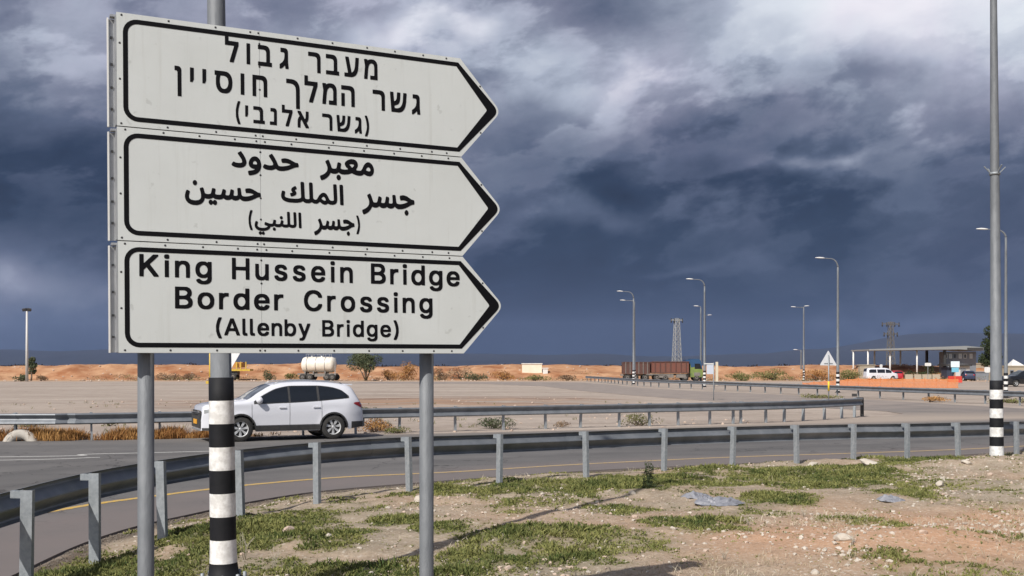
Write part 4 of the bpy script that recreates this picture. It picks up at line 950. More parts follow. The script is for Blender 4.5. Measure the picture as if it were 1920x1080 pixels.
PANELS = [(0.0, 0.631, 'upper panel with three lines of Hebrew'), (0.637, 1.265, 'middle panel with three lines of Arabic'), (1.271, 1.887, 'lower panel with three lines of English')]
W0, TIPX, SEAM = 2.072, 2.345, 0.789
HB = 'ה'
LINES = [
    [lambda m: (word(m, 'לובג', 0.590, 0.961, 0.2035, 0.123, HB, 0.80), word(m, 'רבעמ', 1.080, 1.515, 0.206, 0.123, HB, 0.80)),
     lambda m: (word(m, 'ןייסוח', 0.308, 0.833, 0.386, 0.125, HB, 0.80), word(m, 'ךלמה', 0.946, 1.367, 0.388, 0.127, HB, 0.80), word(m, 'רשג', 1.482, 1.794, 0.391, 0.125, HB, 0.82)),
     lambda m: (paren(m, '(', 0.649, 0.675, 0.425, 0.560), word(m, 'יבנלא', 0.703, 1.080, 0.545, 0.100, HB, 0.80), word(m, 'רשג', 1.162, 1.410, 0.546, 0.100, HB, 0.82), paren(m, ')', 1.430, 1.457, 0.432, 0.560))],
    [lambda m: (aword(m, 'حدود', 0.622, 1.016, 0.716, 0.853), aword(m, 'معبر', 1.145, 1.485, 0.707, 0.850)),
     lambda m: (aword(m, 'حسين', 0.360, 0.790, 0.903, 1.046), aword(m, 'الملك', 0.909, 1.290, 0.868, 0.996), aword(m, 'جسر', 1.407, 1.748, 0.905, 1.040)),
     lambda m: (paren(m, '(', 0.717, 0.740, 1.055, 1.172), aword(m, 'اللنبي', 0.752, 1.030, 1.052, 1.196), aword(m, 'جسر', 1.106, 1.357, 1.077, 1.183), paren(m, ')', 1.369, 1.392, 1.049, 1.163))],
    [lambda m: (word(m, 'King', 0.111, 0.505, 1.462, 0.125, 'H', 1.06), word(m, 'Hussein', 0.619, 1.343, 1.462, 0.125, 'H', 1.02), word(m, 'Bridge', 1.458, 2.049, 1.462, 0.125, 'H', 1.06)),
     lambda m: (word(m, 'Border', 0.301, 0.917, 1.637, 0.124, 'H', 1.08), word(m, 'Crossing', 1.040, 1.861, 1.637, 0.124, 'H', 1.04)),
     lambda m: (word(m, '(Allenby', 0.526, 1.077, 1.787, 0.099, 'H', 1.02), word(m, 'Bridge)', 1.149, 1.634, 1.788, 0.099, 'H', 1.02))]]

for k, (y0, y1, lab) in enumerate(PANELS):
    ym = (y0 + y1) / 2
    # aluminium tray behind the sheets
    fr = SMB()
    out = [(0.0, y0), (W0, y0)] + tip_round(W0, y0, TIPX + 0.012, ym, W0, y1, 0.055) + [(W0, y1), (0.0, y1)]
    inn = [(0.012, y0 + 0.012), (W0 - 0.01, y0 + 0.012), (TIPX - 0.012, ym), (W0 - 0.01, y1 - 0.012), (0.012, y1 - 0.012)]
    n = len(out)
    fr.add(fr.sp([(p[0], p[1], 0.004) for p in out] + [(p[0], p[1], 0.045) for p in out]), [(i, (i + 1) % n, n + (i + 1) % n, n + i) for i in range(n)])
    fr.spoly([out], 0.0045)
    # open return flange on the left edge, with a bright lip
    fr.sbox(-0.006, -0.001, y0 + 0.022, y1 - 0.004, 0.006, 0.075)
    fr.sbox(-0.040, -0.006, y0 + 0.022, y1 - 0.004, 0.071, 0.075)
    fr.sbox(-0.044, -0.036, y0 + 0.020, y1 - 0.002, 0.055, 0.076, 1)
    fr.sbox(-0.030, -0.001, y0 + 0.006, y0 + 0.018, 0.030, 0.075)
    for yy in (y0 + 0.12, y0 + 0.27, y0 + 0.40, y0 + 0.52):
        fr.sbox(-0.025, -0.013, yy, yy + 0.012, 0.064, 0.071, 2)
    for yy in (y0 + 0.14, y1 - 0.14):
        fr.sbox(0.02, W0 - 0.02, yy - 0.02, yy + 0.02, 0.046, 0.066)
    pan = fr.build('sign_panel', [ALU, WHITEP, RIVET], sroot, {'label': lab})
    # two face sheets with a fine seam
    s1 = SMB()
    s1.spoly([[(0.0, y0), (SEAM - 0.0010, y0), (SEAM - 0.0010, y1), (0.0, y1)]], 0.0, 0.004)
    s1.build('face_sheet', SIGN_W, pan)
    s1 = SMB()
    s1.spoly([[(SEAM + 0.0010, y0), (W0, y0)] + tip_round(W0, y0, TIPX + 0.012, ym, W0, y1, 0.055) + [(W0, y1), (SEAM + 0.0010, y1)]], 0.0, 0.004)
    s1.build('face_sheet', SIGN_W, pan)
    # black border with the thick arrow point
    bo = SMB()
    oy0, oy1, ro, ri, tk = y0 + 0.029, y1 - 0.030, 0.078, 0.052, 0.026
    xo = 0.033
    O_ = arc(xo + ro, oy1 - ro, ro, 90, 180) + arc(xo + ro, oy0 + ro, ro, 180, 270) + [(2.058, oy0)] + tip_round(2.058, oy0, 2.342, ym, 2.058, oy1, 0.052) + [(2.058, oy1)]
    I_ = arc(xo + ro, oy1 - ro, ri, 90, 180) + arc(xo + ro, oy0 + ro, ri, 180, 270) + [(2.044, oy0 + tk)] + tip_round(2.044, oy0 + tk, 2.257, ym, 2.044, oy1 - tk, 0.012) + [(2.044, oy1 - tk)]
    n = len(O_)
    bo.add(bo.sp([(p[0], p[1], -0.0014) for p in O_] + [(p[0], p[1], -0.0014) for p in I_]), [(i, (i + 1) % n, n + (i + 1) % n, n + i) for i in range(n)])
    bo.add(bo.sp([(p[0], p[1], -0.0014) for p in O_] + [(p[0], p[1], -0.0001) for p in O_]), [(i, (i + 1) % n, n + (i + 1) % n, n + i) for i in range(n)])
    bo.build('border_line', SIGN_K, pan)
    for fn, ln in zip(LINES[k], ('top line', 'middle line', 'bottom line in brackets')):
        fn(pan)
    # rivets
    rv = SMB()
    top = [0.03, 0.285, 0.535, 0.745, 0.783, 1.02, 1.24, 1.45, 1.64, 1.82, 1.985] if k == 0 else [0.035, 0.25, 0.45, 0.65, 0.77, 0.81, 0.98, 1.2, 1.42, 1.62, 1.80, 1.99]
    bot = [0.03, 0.27, 0.53, 0.77, 0.81, 1.0, 1.22, 1.44, 1.66, 1.86, 1.98]
    pts = [(x + RNG.uniform(-.01, .01), y0 + 0.013) for x in top] + [(x + RNG.uniform(-.01, .01), y1 - 0.014) for x in bot]
    pts += [(0.016, y0 + 0.17), (0.016, y0 + 0.37), (SEAM, y0 + 0.075), (SEAM, y0 + 0.21), (SEAM, y0 + 0.345), (SEAM, y0 + 0.47), (2.21, y0 + 0.165), (2.21, y1 - 0.165)]
    for (x, y) in pts:
        ring = [(x + 0.0066 * math.cos(a), y + 0.0066 * math.sin(a)) for a in [q * PI / 4 for q in range(8)]]
        rv.add(rv.sp([(p[0], p[1], -0.0003) for p in ring] + [(x, y, -0.0045)]), [(i, (i + 1) % 8, 8) for i in range(8)], 0, True)
    rv.build('rivet_heads', RIVET, pan, {'kind': 'stuff'}, fix=False)

# two posts and the clamps holding the trays
for xs in (0.158, 1.863):
    P = SP(xs, 1.9, 0.115)
    zt = SP(xs, 0.1, 0.115).z
    zb = zat(P.x, P.y)
    m_ = MB()
    c = Vector((P.x, P.y, 0)) - SB
    c.z = 0
    m_.lathe([(0.0, zt - SB.z), (0.0455, zt - SB.z), (0.0455, zb - SB.z - 0.4)], (c.x, c.y, 0), n=28)
    post = m_.build('post', POLE_PAINT, sroot)
    cl = SMB()
    for y0, y1, _ in PANELS:
        for yy in (y0 + 0.14, y1 - 0.14):
            cl.sbox(xs - 0.07, xs + 0.07, yy - 0.012, yy + 0.012, 0.066, 0.080)
    cl.build('clamp', ALU, post)


# ------------------------------------------------------------------ street lamps
def lamp_mesh(H, arms, rb=0.125, rt=0.062, stripe_z=0.19, z0s=0.17, seg=16, sl_=0.014):
    """arms: list of (heading degrees, reach, rise)"""
    pole = MB()
    prof = [(0.0, 0.0), (rb + 0.11, 0.0), (rb + 0.11, 0.03), (rb + 0.035, 0.04), (rb + sl_ + 0.004, z0s)]
    mis = [2, 2, 2, 2]
    if stripe_z:
        for i in range(8):
            z = z0s + (i + 1) * stripe_z
            prof.append((rb - (rb - rt) * z / H + sl_, z))
            mis.append(1 if i % 2 == 0 else 2)
        z = z0s + 8 * stripe_z
        prof.append((rb - (rb - rt) * z / H - 0.001, z + 0.003))
        mis.append(0)
    for q in (0.5, 0.9):
        prof.append((rb - (rb - rt) * q, H * q))
        mis.append(0)
    return pole, prof, mis


def street_lamp(label, X, Y, H, arms, rb=0.125, rt=0.06, stripes=True, seg=16, z=None, crowns=0, group='street lamps along the roads', sw=0.19):
    z = zat(X, Y) if z is None else z
    r = thing('street_lamp', label, 'street lamp', (X, Y, z), 0, group)
    pole, prof, mis = lamp_mesh(H, arms, rb, rt, sw if stripes else 0, 0.17, seg)
    prof += [(rt, H - 0.25)]
    mis.append(0)
    if len(arms) == 1:
        prof.append((0.0, H - 0.25))
        mis.append(0)
    else:
        prof.append((0.0, H - 0.2))
        mis.append(0)
    pole.lathe(prof, n=seg, mis=mis)
    if seg > 12:
        for k in range(8):
            a = k * PI / 4 + 0.2
            pole.lathe([(0.0, 0.09), (0.016, 0.085), (0.016, 0.03)], ((rb + 0.075) * math.cos(a), (rb + 0.075) * math.sin(a), 0), n=6, mi=3)
    p = pole.build('pole', [POLE_PAINT, STRIPE_W, STRIPE_K, GALV], r)
    for hd, reach, rise in arms:
        h = math.radians(hd)
        u = Vector((math.sin(h), math.cos(h), 0))
        a = MB()
        pts = [Vector((0, 0, H - 0.27))]
        for k in range(1, 8):
            s = k / 7
            pts.append(Vector((0, 0, H - 0.27)) + u * (reach * (1 - math.cos(s * PI / 2)) * 0.55) + Vector((0, 0, rise * math.sin(s * PI / 2))))
        pts.append(pts[-1] + u * reach * 0.45 + Vector((0, 0, 0.04)))
        a.tube(pts, [rt * 0.95 - (rt * 0.95 - 0.03) * k / (len(pts) - 1) for k in range(len(pts))], 8)
        arm = a.build('arm', POLE_PAINT, r)
        hb = MB()
        e = pts[-1]
        s = Vector((u.y, -u.x, 0))
        prof2 = [(-0.06, 0.05, 0.045), (0.10, 0.13, 0.075), (0.35, 0.16, 0.085), (0.60, 0.11, 0.05), (0.70, 0.03, 0.02)]
        rings = []
        for (l, wd, ht) in prof2:
            c = e + u * l + Vector((0, 0, 0.06 * l))
            rings += [c + s * (wd * math.cos(q)) + Vector((0, 0, ht * math.sin(q) * (1.0 if math.sin(q) > 0 else 0.45))) for q in [k * PI / 5 for k in range(10)]]
        hb.add(rings, [(i * 10 + k, i * 10 + (k + 1) % 10, (i + 1) * 10 + (k + 1) % 10, (i + 1) * 10 + k) for i in range(4) for k in range(10)] + [tuple(range(10)), tuple(range(49, 39, -1))], 0, True)
        hb.build('lamp_head', WHITEP, r)
    for zz in ([crowns] if crowns else []):
        cb = MB()
        rr = rb - (rb - rt) * zz / H
        cb.lathe([(rr - 0.01, zz), (rr + 0.02, zz), (rr + 0.02, zz + 0.05), (rr - 0.01, zz + 0.05)], n=12)
        for q in range(4):
            a = q * PI / 2 + 0.15
            d = Vector((math.cos(a), math.sin(a), 0))
            cb.bar(d * rr + Vector((0, 0, zz + 0.03)), d * (rr + 0.15) + Vector((0, 0, zz + 0.17)), 0.018)
        cb.build('climb_guard', GALV, r)
    return r


z8 = EYE - (1093 - 687) * 8.75 / 2000
street_lamp('striped lamp pole rising close behind the big direction sign', (419.5 - 960) * 8.75 / 2000, 8.75, 11.0, [(-60, 1.3, 0.6)], rb=0.093, rt=0.045, seg=24, z=z8, crowns=0, sw=0.1895).rotation_euler = (0, -0.013, 0)
z22 = EYE - (869 - 687) * 22.0 / 2000
street_lamp('tall striped lamp pole on the concrete footing at the right, near the guardrail', (1869 - 960) * 22.0 / 2000, 22.0, 11.5, [(-70, 1.3, 0.6)], rb=0.124, rt=0.056, seg=20, z=z22, crowns=5.95, sw=0.193).rotation_euler = (0, -0.007, 0)
LAMPS = [
    ('thin lamp pole just right of the tall striped pole, arm reaching left', 1886, 72, 427, [(-80, 1.2, 0.55)], True),
    ('striped curved-arm lamp beside the triangular sign', 1571, 86, 482, [(-85, 1.1, 0.7)], True),
    ('curved-arm lamp with striped foot right of the red truck', 1321, 110, 522, [(-85, 1.2, 0.7)], True),
    ('curved-arm lamp standing in front of the truck, left end', 1188, 127, 545, [(-85, 1.3, 0.8)], True),
    ('lamp just behind the leftmost curved-arm lamp, shorter, straight arm', 1189.6, 143, 562, [(-85, 1.25, 0.15)], True),
    ('slim distant lamp close left of the curved-arm lamp by the truck cab', 1314, 157, 573, [(-85, 0.35, 0.25)], False),
    ('farthest lamp, its small arm reaching right past the nearer pole', 1322, 186, 590, [(85, 0.5, 0.1)], False),
    ('two-armed lamp standing alone left of the triangular sign', 1507, 158, 573, [(-88, 1.2, 0.12), (88, 0.15, 0.25)], True),
    ('short plain pole close left of the two-armed lamp', 1502, 175, 655, [(-88, 0.6, 0.1)], False)]
for lab, px, D, ytop, arms, st in LAMPS:
    H = EYE + (687 - ytop) * D / 2000 + 0.18 - max(q[2] for q in arms)
    street_lamp(lab, (px - 960) * D / 2000, D, H, arms, rb=0.11 + D * 0.0003, rt=0.06 + D * 0.0002, stripes=st, seg=10)


# ------------------------------------------------------------------ guardrails
PROFILE = [(0.040, 0.155), (0.052, 0.154), (0.085, 0.132), (0.092, 0.115), (0.085, 0.098), (0.006, 0.014), (0.0, 0.0), (0.006, -0.014), (0.085, -0.098), (0.092, -0.115), (0.085, -0.132), (0.052, -0.154), (0.040, -0.155)]


def beam(name, pts, side, parent, root_loc, profile_scale=1.0, flat=False):
    """w-beam along pts (3D centre line); side = +1 puts the ridges to the left of travel"""
    mb = MB()
    rows_ = []
    for i, p in enumerate(pts):
        d = (pts[min(i + 1, len(pts) - 1)] - pts[max(i - 1, 0)])
        d.z = 0
        d.normalize()
        nrm = Vector((-d.y, d.x, 0)) * side
        front = [p + nrm * q[0] + Vector((0, 0, q[1] * profile_scale)) - root_loc for q in PROFILE]
        back = [v - nrm * 0.004 for v in front]
        rows_.append(front + back[::-1])
    n = len(rows_[0])
    vs = [v for r in rows_ for v in r]
    fs = [(i * n + k, i * n + (k + 1) % n, (i + 1) * n + (k + 1) % n, (i + 1) * n + k) for i in range(len(rows_) - 1) for k in range(n)]
    mb.add(vs, fs)
    mb.add(rows_[0], [tuple(range(n))])
    mb.add(rows_[-1], [tuple(reversed(range(n)))])
    return mb.build(name, GALV_BEAM, parent)


def arc_len(P):
    s = [0]
    for a, b_ in zip(P[:-1], P[1:]):
        s.append(s[-1] + (b_ - a).length)
    return s


def at_len(P, S, s):
    s = max(0, min(S[-1], s))
    for i in range(len(P) - 1):
        if S[i + 1] >= s:
            t_ = (s - S[i]) / max(S[i + 1] - S[i], 1e-9)
            return P[i].lerp(P[i + 1], t_), (P[i + 1] - P[i]).normalized()
    return P[-1], (P[-1] - P[-2]).normalized()


def guardrail(label, ctrl, posts_s, side, beam_h, cat='guardrail', offset=0.15, beam_len=4.0, post_ht_over=0.02, pscale=1.0, first=0.0):
    P = catmull(ctrl, 12)
    S = arc_len(P)
    L0 = P[len(P) // 2].copy()
    L0.z = 0
    r = thing('guardrail', label, cat, L0, 0, None)
    # posts
    proto = None
    for s in posts_s(P, S):
        p, d = at_len(P, S, s)
        d.z = 0
        d.normalize()
        z0 = zat(p.x, p.y)
        top = p.z + 0.155 * pscale + post_ht_over
        if proto is None:
            m_ = MB()
            # sigma-section post, open towards travel direction, local x = travel, local y = left
            sec = [(-0.028, -0.055), (0.028, -0.055), (0.028, -0.050), (-0.0235, -0.050), (-0.0235, 0.050), (0.028, 0.050), (0.028, 0.055), (-0.028, 0.055)]
            m_.extrude(sec, -1.15, 0.0)
            sp_ = m_.build('post', GALV, r)
            m2 = MB()
            yy = 0.055 * side
            m2.extrude([(-0.028, 0.0), (0.02, 0.0), (0.02, offset - 0.057), (-0.028, offset - 0.057)] if side > 0 else [(-0.04, -(offset - 0.057)), (0.04, -(offset - 0.057)), (0.04, 0), (-0.04, 0)], -0.075, -0.008, O=(0, yy, 0))
            k_ = m2.build('spacer', GALV, sp_)
            proto = (sp_, k_)
            o, k = proto
        else:
            o = proto[0].copy()
            C.objects.link(o)
            k = proto[1].copy()
            C.objects.link(k)
            k.parent = o
            o.parent = r
        o.location = (p.x - L0.x, p.y - L0.y, top)
        o.rotation_euler = (RNG.uniform(-.03, .03), RNG.uniform(-.03, .03), math.atan2(d.y, d.x))
    # beams
    s = first
    while s < S[-1] - 0.3:
        e = min(s + beam_len + 0.12, S[-1])
        pts = []
        q = s
        while q < e - 1e-6:
            pts.append(q)
            q += 0.4
        pts.append(e)
        line_ = []
        for i, q in enumerate(pts):
            p, d = at_len(P, S, q)
            nrm = Vector((-d.y, d.x, 0)).normalized() * side
            lap = 0.006 if q > e - 0.2 and e < S[-1] else 0.0
            line_.append(p + nrm * (offset + lap))
        beam('beam', line_, side, r, Vector(L0), pscale)
        s += beam_len
    return r


# near rail: post positions measured one by one
NP = [(-3.6, 5.0), (-4.15, 6.6), (-4.42, 8.2), (-4.45, 9.8), (-4.42, 11.3), (-4.15, 12.6), (-3.6, 14.05), (-2.8, 15.3), (-1.62, 16.6), (-0.2, 17.7), (1.3, 18.9), (2.85, 19.9), (4.3, 20.7), (5.7, 21.4), (7.05, 22.0), (8.3, 22.4), (9.6, 23.0),
      (11.2, 23.7), (12.8, 24.5), (14.4, 25.4), (16.0, 26.4), (17.6, 27.5), (19.2, 28.6)]
TOPZ = {0: 0.93, 4: 0.95, 7: 0.99, 8: 0.985, 10: 0.93, 13: 0.905, 16: 0.87, 22: 0.80}
tk_ = sorted(TOPZ)
near_ctrl = [(x, y, float(np.interp(i, tk_, [TOPZ[k] for k in tk_])) - 0.155) for i, (x, y) in enumerate(NP)]


def near_posts(P, S):
    return [S[min(12 * i, len(S) - 1)] for i in range(len(NP))]


guardrail('near steel guardrail curving along the grassy verge, seen from behind', near_ctrl, near_posts, 1, 0.95, offset=0.15)

far_ctrl = [(-46, 28.6, 0), (-30, 29.2, 0), (-14.0, 30.1, 0), (-12.0, 30.4, 0), (-3.6, 34.2, 0), (2.4, 37.0, 0), (6.0, 38.6, 0), (9.6, 40.4, 0), (11.4, 41.7, 0), (13.5, 43.7, 0), (14.6, 45.0, 0)]
far_ctrl = [(x, y, 0.62) for x, y, _ in far_ctrl]
FPX = [-560, -420, -274, -126, 22, 170, 318, 470, 565, 657, 754, 847, 934, 1015, 1089, 1158, 1219, 1276, 1331, 1381, 1394, 1436, 1469, 1508, 1543, 1576, 1603]


def far_posts(P, S):
    out = []
    for px in FPX:
        k = min(range(len(P)), key=lambda i: abs(960 + 2000 * P[i].x / P[i].y - px))
        out.append(S[k])
    return out


fr_ = guardrail('far steel guardrail across the road, ending at the gore nose', far_ctrl, far_posts, -1, 0.8, offset=0.13, pscale=1.02)
# fish-tail end piece
m_ = MB()
for zz, hh in ((0.62, 0.33),):
    m_.lathe([(0.16, -0.17), (0.17, 0.0), (0.16, 0.17)], (14.72, 45.15, 0.62), n=14)
m_.box((14.9, 45.4, 0.30), (0.12, 0.12, 0.66))
m_.box((14.35, 44.7, 0.90), (0.20, 0.06, 0.12))
e_ = m_.build('end_terminal', DARKP, fr_)
e_.matrix_parent_inverse = Matrix.Translation(-Vector(fr_.location))

third_ctrl = [(10.5, 150, .6), (11.7, 140, .6), (12.8, 124, .6), (14.6, 110, .6), (17.4, 99, .6), (20.2, 86, .6), (23.2, 75, .6), (25.2, 67, .6), (26.8, 60.5, .6), (29.0, 55.5, .6), (34, 54, .6), (42, 57, .6)]
third_ctrl = [(x, y, 0.60) for x, y, _ in third_ctrl]


def every(step):
    return lambda P, S: list(np.arange(0.3, S[-1], step))


guardrail('distant guardrail along the outer side of the curving branch road', third_ctrl, every(2.6), -1, 0.75, offset=0.13, beam_len=5.2)

# ------------------------------------------------------------------ vehicles
def cr_fn(pts):
    xs = [p[0] for p in pts]
    zs = [p[1] for p in pts]
    n = len(pts)
    m = []
    for i in range(n):
        if i == 0:
            m.append((zs[1] - zs[0]) / (xs[1] - xs[0]))
        elif i == n - 1:
            m.append((zs[-1] - zs[-2]) / (xs[-1] - xs[-2]))
        else:
            a = (zs[i] - zs[i - 1]) / (xs[i] - xs[i - 1])
            b_ = (zs[i + 1] - zs[i]) / (xs[i + 1] - xs[i])
            m.append(0 if a * b_ < 0 else 2 * a * b_ / (a + b_) if a + b_ else 0)
    def f(x):
        x = max(xs[0], min(xs[-1], x))
        for i in range(n - 1):
            if x <= xs[i + 1]:
                h = xs[i + 1] - xs[i]
                t_ = (x - xs[i]) / h
                return (2 * t_ ** 3 - 3 * t_ ** 2 + 1) * zs[i] + (t_ ** 3 - 2 * t_ ** 2 + t_) * h * m[i] + (-2 * t_ ** 3 + 3 * t_ ** 2) * zs[i + 1] + (t_ ** 3 - t_ ** 2) * h * m[i + 1]
        return zs[-1]
    return f


SUV = dict(L=4.66, hw=0.90, belt=1.03, tumble=0.27, wheels=(-1.29, 1.37), wr=0.35, sill=0.27,
           top=[(-2.33, 0.66), (-2.315, 0.90), (-2.24, 1.0), (-1.95, 1.06), (-1.55, 1.11), (-1.13, 1.15), (-0.72, 1.38), (-0.35, 1.565), (0.0, 1.63), (0.6, 1.65), (1.2, 1.63), (1.70, 1.575), (1.95, 1.50), (2.10, 1.27), (2.24, 1.03), (2.31, 0.92), (2.33, 0.66)],
           win=[(-0.86, 0.06), (0.12, 0.90), (0.965, 1.80)], wlo=[(-0.95, 1.065), (0.2, 1.09), (1.0, 1.13), (1.9, 1.20)], whi=[(-0.95, 1.08), (-0.6, 1.30), (-0.2, 1.47), (0.2, 1.53), (0.9, 1.53), (1.3, 1.49), (1.62, 1.40), (1.85, 1.22)],
           screen=(-1.10, -0.40), rear=(1.99, 2.16), doors=(-0.98, 0.09, 1.02))
HATCH = dict(L=3.9, hw=0.84, belt=0.92, tumble=0.22, wheels=(-1.22, 1.22), wr=0.30, sill=0.22,
             top=[(-1.95, 0.5), (-1.92, 0.72), (-1.7, 0.86), (-1.1, 0.98), (-0.6, 1.28), (-0.2, 1.42), (0.5, 1.46), (1.1, 1.42), (1.6, 1.28), (1.85, 0.98), (1.95, 0.6)],
             win=[(-0.7, 0.15), (0.22, 1.2)], wlo=[(-1, 0.95), (1.4, 1.0)], whi=[(-0.8, 0.98), (-0.4, 1.27), (0.3, 1.36), (1.0, 1.32), (1.3, 1.05)],
             screen=(-1.05, -0.35), rear=(1.55, 1.83), doors=(-0.75, 0.18))
VAN = dict(L=4.9, hw=0.90, belt=1.05, tumble=0.16, wheels=(-1.55, 1.45), wr=0.33, sill=0.25,
           top=[(-2.45, 0.55), (-2.42, 0.85), (-2.2, 1.02), (-1.75, 1.12), (-1.2, 1.55), (-0.9, 1.78), (-0.2, 1.86), (1.2, 1.86), (2.1, 1.82), (2.36, 1.66), (2.43, 1.1), (2.45, 0.6)],
           win=[(-1.35, -0.45), (-0.35, 0.85), (0.98, 2.1)], wlo=[(-1.5, 1.10), (2.3, 1.14)], whi=[(-1.5, 1.2), (-1.0, 1.58), (-0.5, 1.66), (1.8, 1.66), (2.15, 1.5)],
           screen=(-1.7, -0.95), rear=(2.25, 2.41), doors=(-1.45, -0.4, 0.92))


def car(name, label, cat, spec, paint, loc, rz, detail=True, group=None, plate=True):
    L, hw, wr, sill = spec['L'], spec['hw'], spec['wr'], spec['sill']
    zt = cr_fn(spec['top'])
    r = thing(name, label, cat, loc, rz, group)
    x0, x1 = spec['top'][0][0], spec['top'][-1][0]
    ra = wr + 0.045

    def zb(x):
        z = sill + 0.06 * smooth(1.6, L / 2, abs(x))
        for xw in spec['wheels']:
            if abs(x - xw) < ra:
                z = max(z, wr + math.sqrt(ra * ra - (x - xw) ** 2) * 1.02)
        return z

    def wd(x, z):
        f = 1 - 0.24 * max(0, (abs(x) - L / 2 + 0.62) / 0.62) ** 2
        q = hw * f
        b_ = spec['belt']
        if z > b_:
            q -= spec['tumble'] * ((z - b_) / 0.62) ** 1.15 * (1 if abs(x) < L / 2 - 0.2 else 0.7)
        q -= 0.025 * max(0, (0.55 - z) / 0.3) ** 2
        q += 0.012 * math.exp(-((z - 0.78) / 0.10) ** 2)
        top = zt(x)
        if z > top - 0.09:
            q -= 0.055 * ((z - top + 0.09) / 0.09) ** 2
        for xw in spec['wheels']:
            dd_ = math.hypot(x - xw, z - wr)
            q += 0.020 * math.exp(-((dd_ - ra) / 0.07) ** 2) * (1 if z < 0.95 else 0)
        return q

    NZ, NY = 12, 8
    xs = list(np.linspace(x0, x1, 90 if detail else 40))
    rings = []
    for x in xs:
        t_, b_ = zt(x), zb(x)
        b_ = min(b_, t_ - 0.05)
        ring = []
        for k in range(NZ + 1):
            z = b_ + (t_ - b_) * k / NZ
            ring.append((x, -wd(x, z), z))
        wt = wd(x, t_)
        cr = 0.035 if abs(x) < L / 2 - 0.15 else 0.015
        for k in range(1, NY):
            y = -wt + 2 * wt * k / NY
            ring.append((x, y, t_ + cr * (1 - (y / wt) ** 2)))
        for k in range(NZ, -1, -1):
            z = b_ + (t_ - b_) * k / NZ
            ring.append((x, wd(x, z), z))
        rings.append(ring)
    n = len(rings[0])
    bd = MB()
    for i in range(len(xs) - 1):
        for k in range(n - 1):
            zc = (rings[i][k][2] + rings[i + 1][k + 1][2]) / 2
            side = k < NZ or k >= n - 1 - NZ
            mi = 0
            bd.add([rings[i][k], rings[i + 1][k], rings[i + 1][k + 1], rings[i][k + 1]], [(0, 1, 2, 3)], mi, True)
    bd.add(rings[0], [tuple(range(n))], 0)
    bd.add(rings[-1], [tuple(reversed(range(n)))], 0)
    # dark underside
    bd.box((0, 0, sill + 0.10), (L - 1.0, hw * 1.7, 0.12), mi=1)
    for xw in spec['wheels']:
        bd.box((xw, 0, wr + 0.05), (0.66, hw * 1.15, 0.5), mi=1)
    bd.build('body', [paint, DARKP], r)

    lo, hi = cr_fn(spec['wlo']), cr_fn(spec['whi'])

    def patch(xa, xb, zlo, zhi, sgn, off=0.006, nx_=10, nz_=4):
        g = MB()
        V = []
        for i in range(nx_ + 1):
            x = xa + (xb - xa) * i / nx_
            for k in range(nz_ + 1):
                z = zlo(x) + (max(zhi(x), zlo(x) + 0.002) - zlo(x)) * k / nz_
                V.append((x, sgn * (wd(x, z) + off), z))
        m1 = nz_ + 1
        g.add(V, [(i * m1 + k, (i + 1) * m1 + k, (i + 1) * m1 + k + 1, i * m1 + k + 1) for i in range(nx_) for k in range(nz_)], 0, True)
        return g
    for sgn in (-1, 1):
        for (xa, xb) in spec['win']:
            patch(xa, xb, lo, hi, sgn).build('side_window', GLASS, r)
        if detail:
            # black surround and bright belt line
            sb = patch(spec['win'][0][0] - 0.06, spec['win'][-1][1] + 0.05, lambda x: lo(x) - 0.022, lambda x: hi(x) + 0.02, sgn, 0.003, 30)
            sb.build('window_surround', DARKP, r)
            for xd in spec['doors']:
                patch(xd - 0.005, xd + 0.005, lambda x: 0.44, lambda x: lo(x) - 0.03, sgn, 0.003, 1, 6).build('door_gap', DARKP, r)
            patch(spec['doors'][0], spec['doors'][-1], lambda x: 0.435, lambda x: 0.446, sgn, 0.003, 20, 1).build('door_gap', DARKP, r)
            for xh in (0.0 - 0.12, 0.86):
                hb = MB()
                y = sgn * (wd(xh, 0.93) + 0.018)
                hb.box((xh, y, 0.935), (0.19, 0.03, 0.028))
                hb.build('door_handle', paint, r)
            mb_ = MB()
            y = sgn * (wd(-0.75, 1.12) + 0.10)
            for dz, s_ in ((0, 1), ):
                mb_.lathe([(0.0, -0.09), (0.075, -0.075), (0.10, 0.0), (0.085, 0.07), (0.0, 0.095)], (-0.78, y, 1.15), 'Y', 12)
            mb_.box((-0.76, sgn * (wd(-0.75, 1.09) + 0.02), 1.10), (0.08, 0.12, 0.03))
            mm = mb_.build('wing_mirror', paint, r)
            rl = MB()
            rl.tube([(x, sgn * (wd(x, zt(x)) - 0.05), zt(x) + (0.015 if x in (-0.3, 1.7) else 0.055)) for x in (-0.3, -0.15, 0.3, 0.9, 1.4, 1.62, 1.7)], 0.014, 6)
            rl.build('roof_rail', ALU, r)
            hl = MB()
            for (xa, xb, za, zb_) in ((-2.26, -1.98, 0.80, 0.90),):
                V = []
                for i in range(9):
                    x = xa + (xb - xa) * i / 8
                    for k in range(3):
                        z = za + (zb_ - za) * k / 2 * (1 - 0.5 * i / 8) + 0.06 * i / 8
                        V.append((x, sgn * (wd(x, z) + 0.006), z))
                hl.add(V, [(i * 3 + k, (i + 1) * 3 + k, (i + 1) * 3 + k + 1, i * 3 + k + 1) for i in range(8) for k in range(2)], 0, True)
            hl.box((x0 - 0.02, sgn * 0.52, 0.835), (0.05, 0.30, 0.08))
            hl.build('headlight', CHROME, r)
            tl = MB()
            V = []
            for i in range(9):
                x = 1.98 + 0.34 * i / 8
                for k in range(3):
                    z = 1.02 - 0.10 * i / 8 + (0.015 + 0.17 * (i / 8) ** 0.7) * (k / 2) - 0.06 * (i / 8)
                    V.append((x, sgn * (wd(x, z) + 0.008), z))
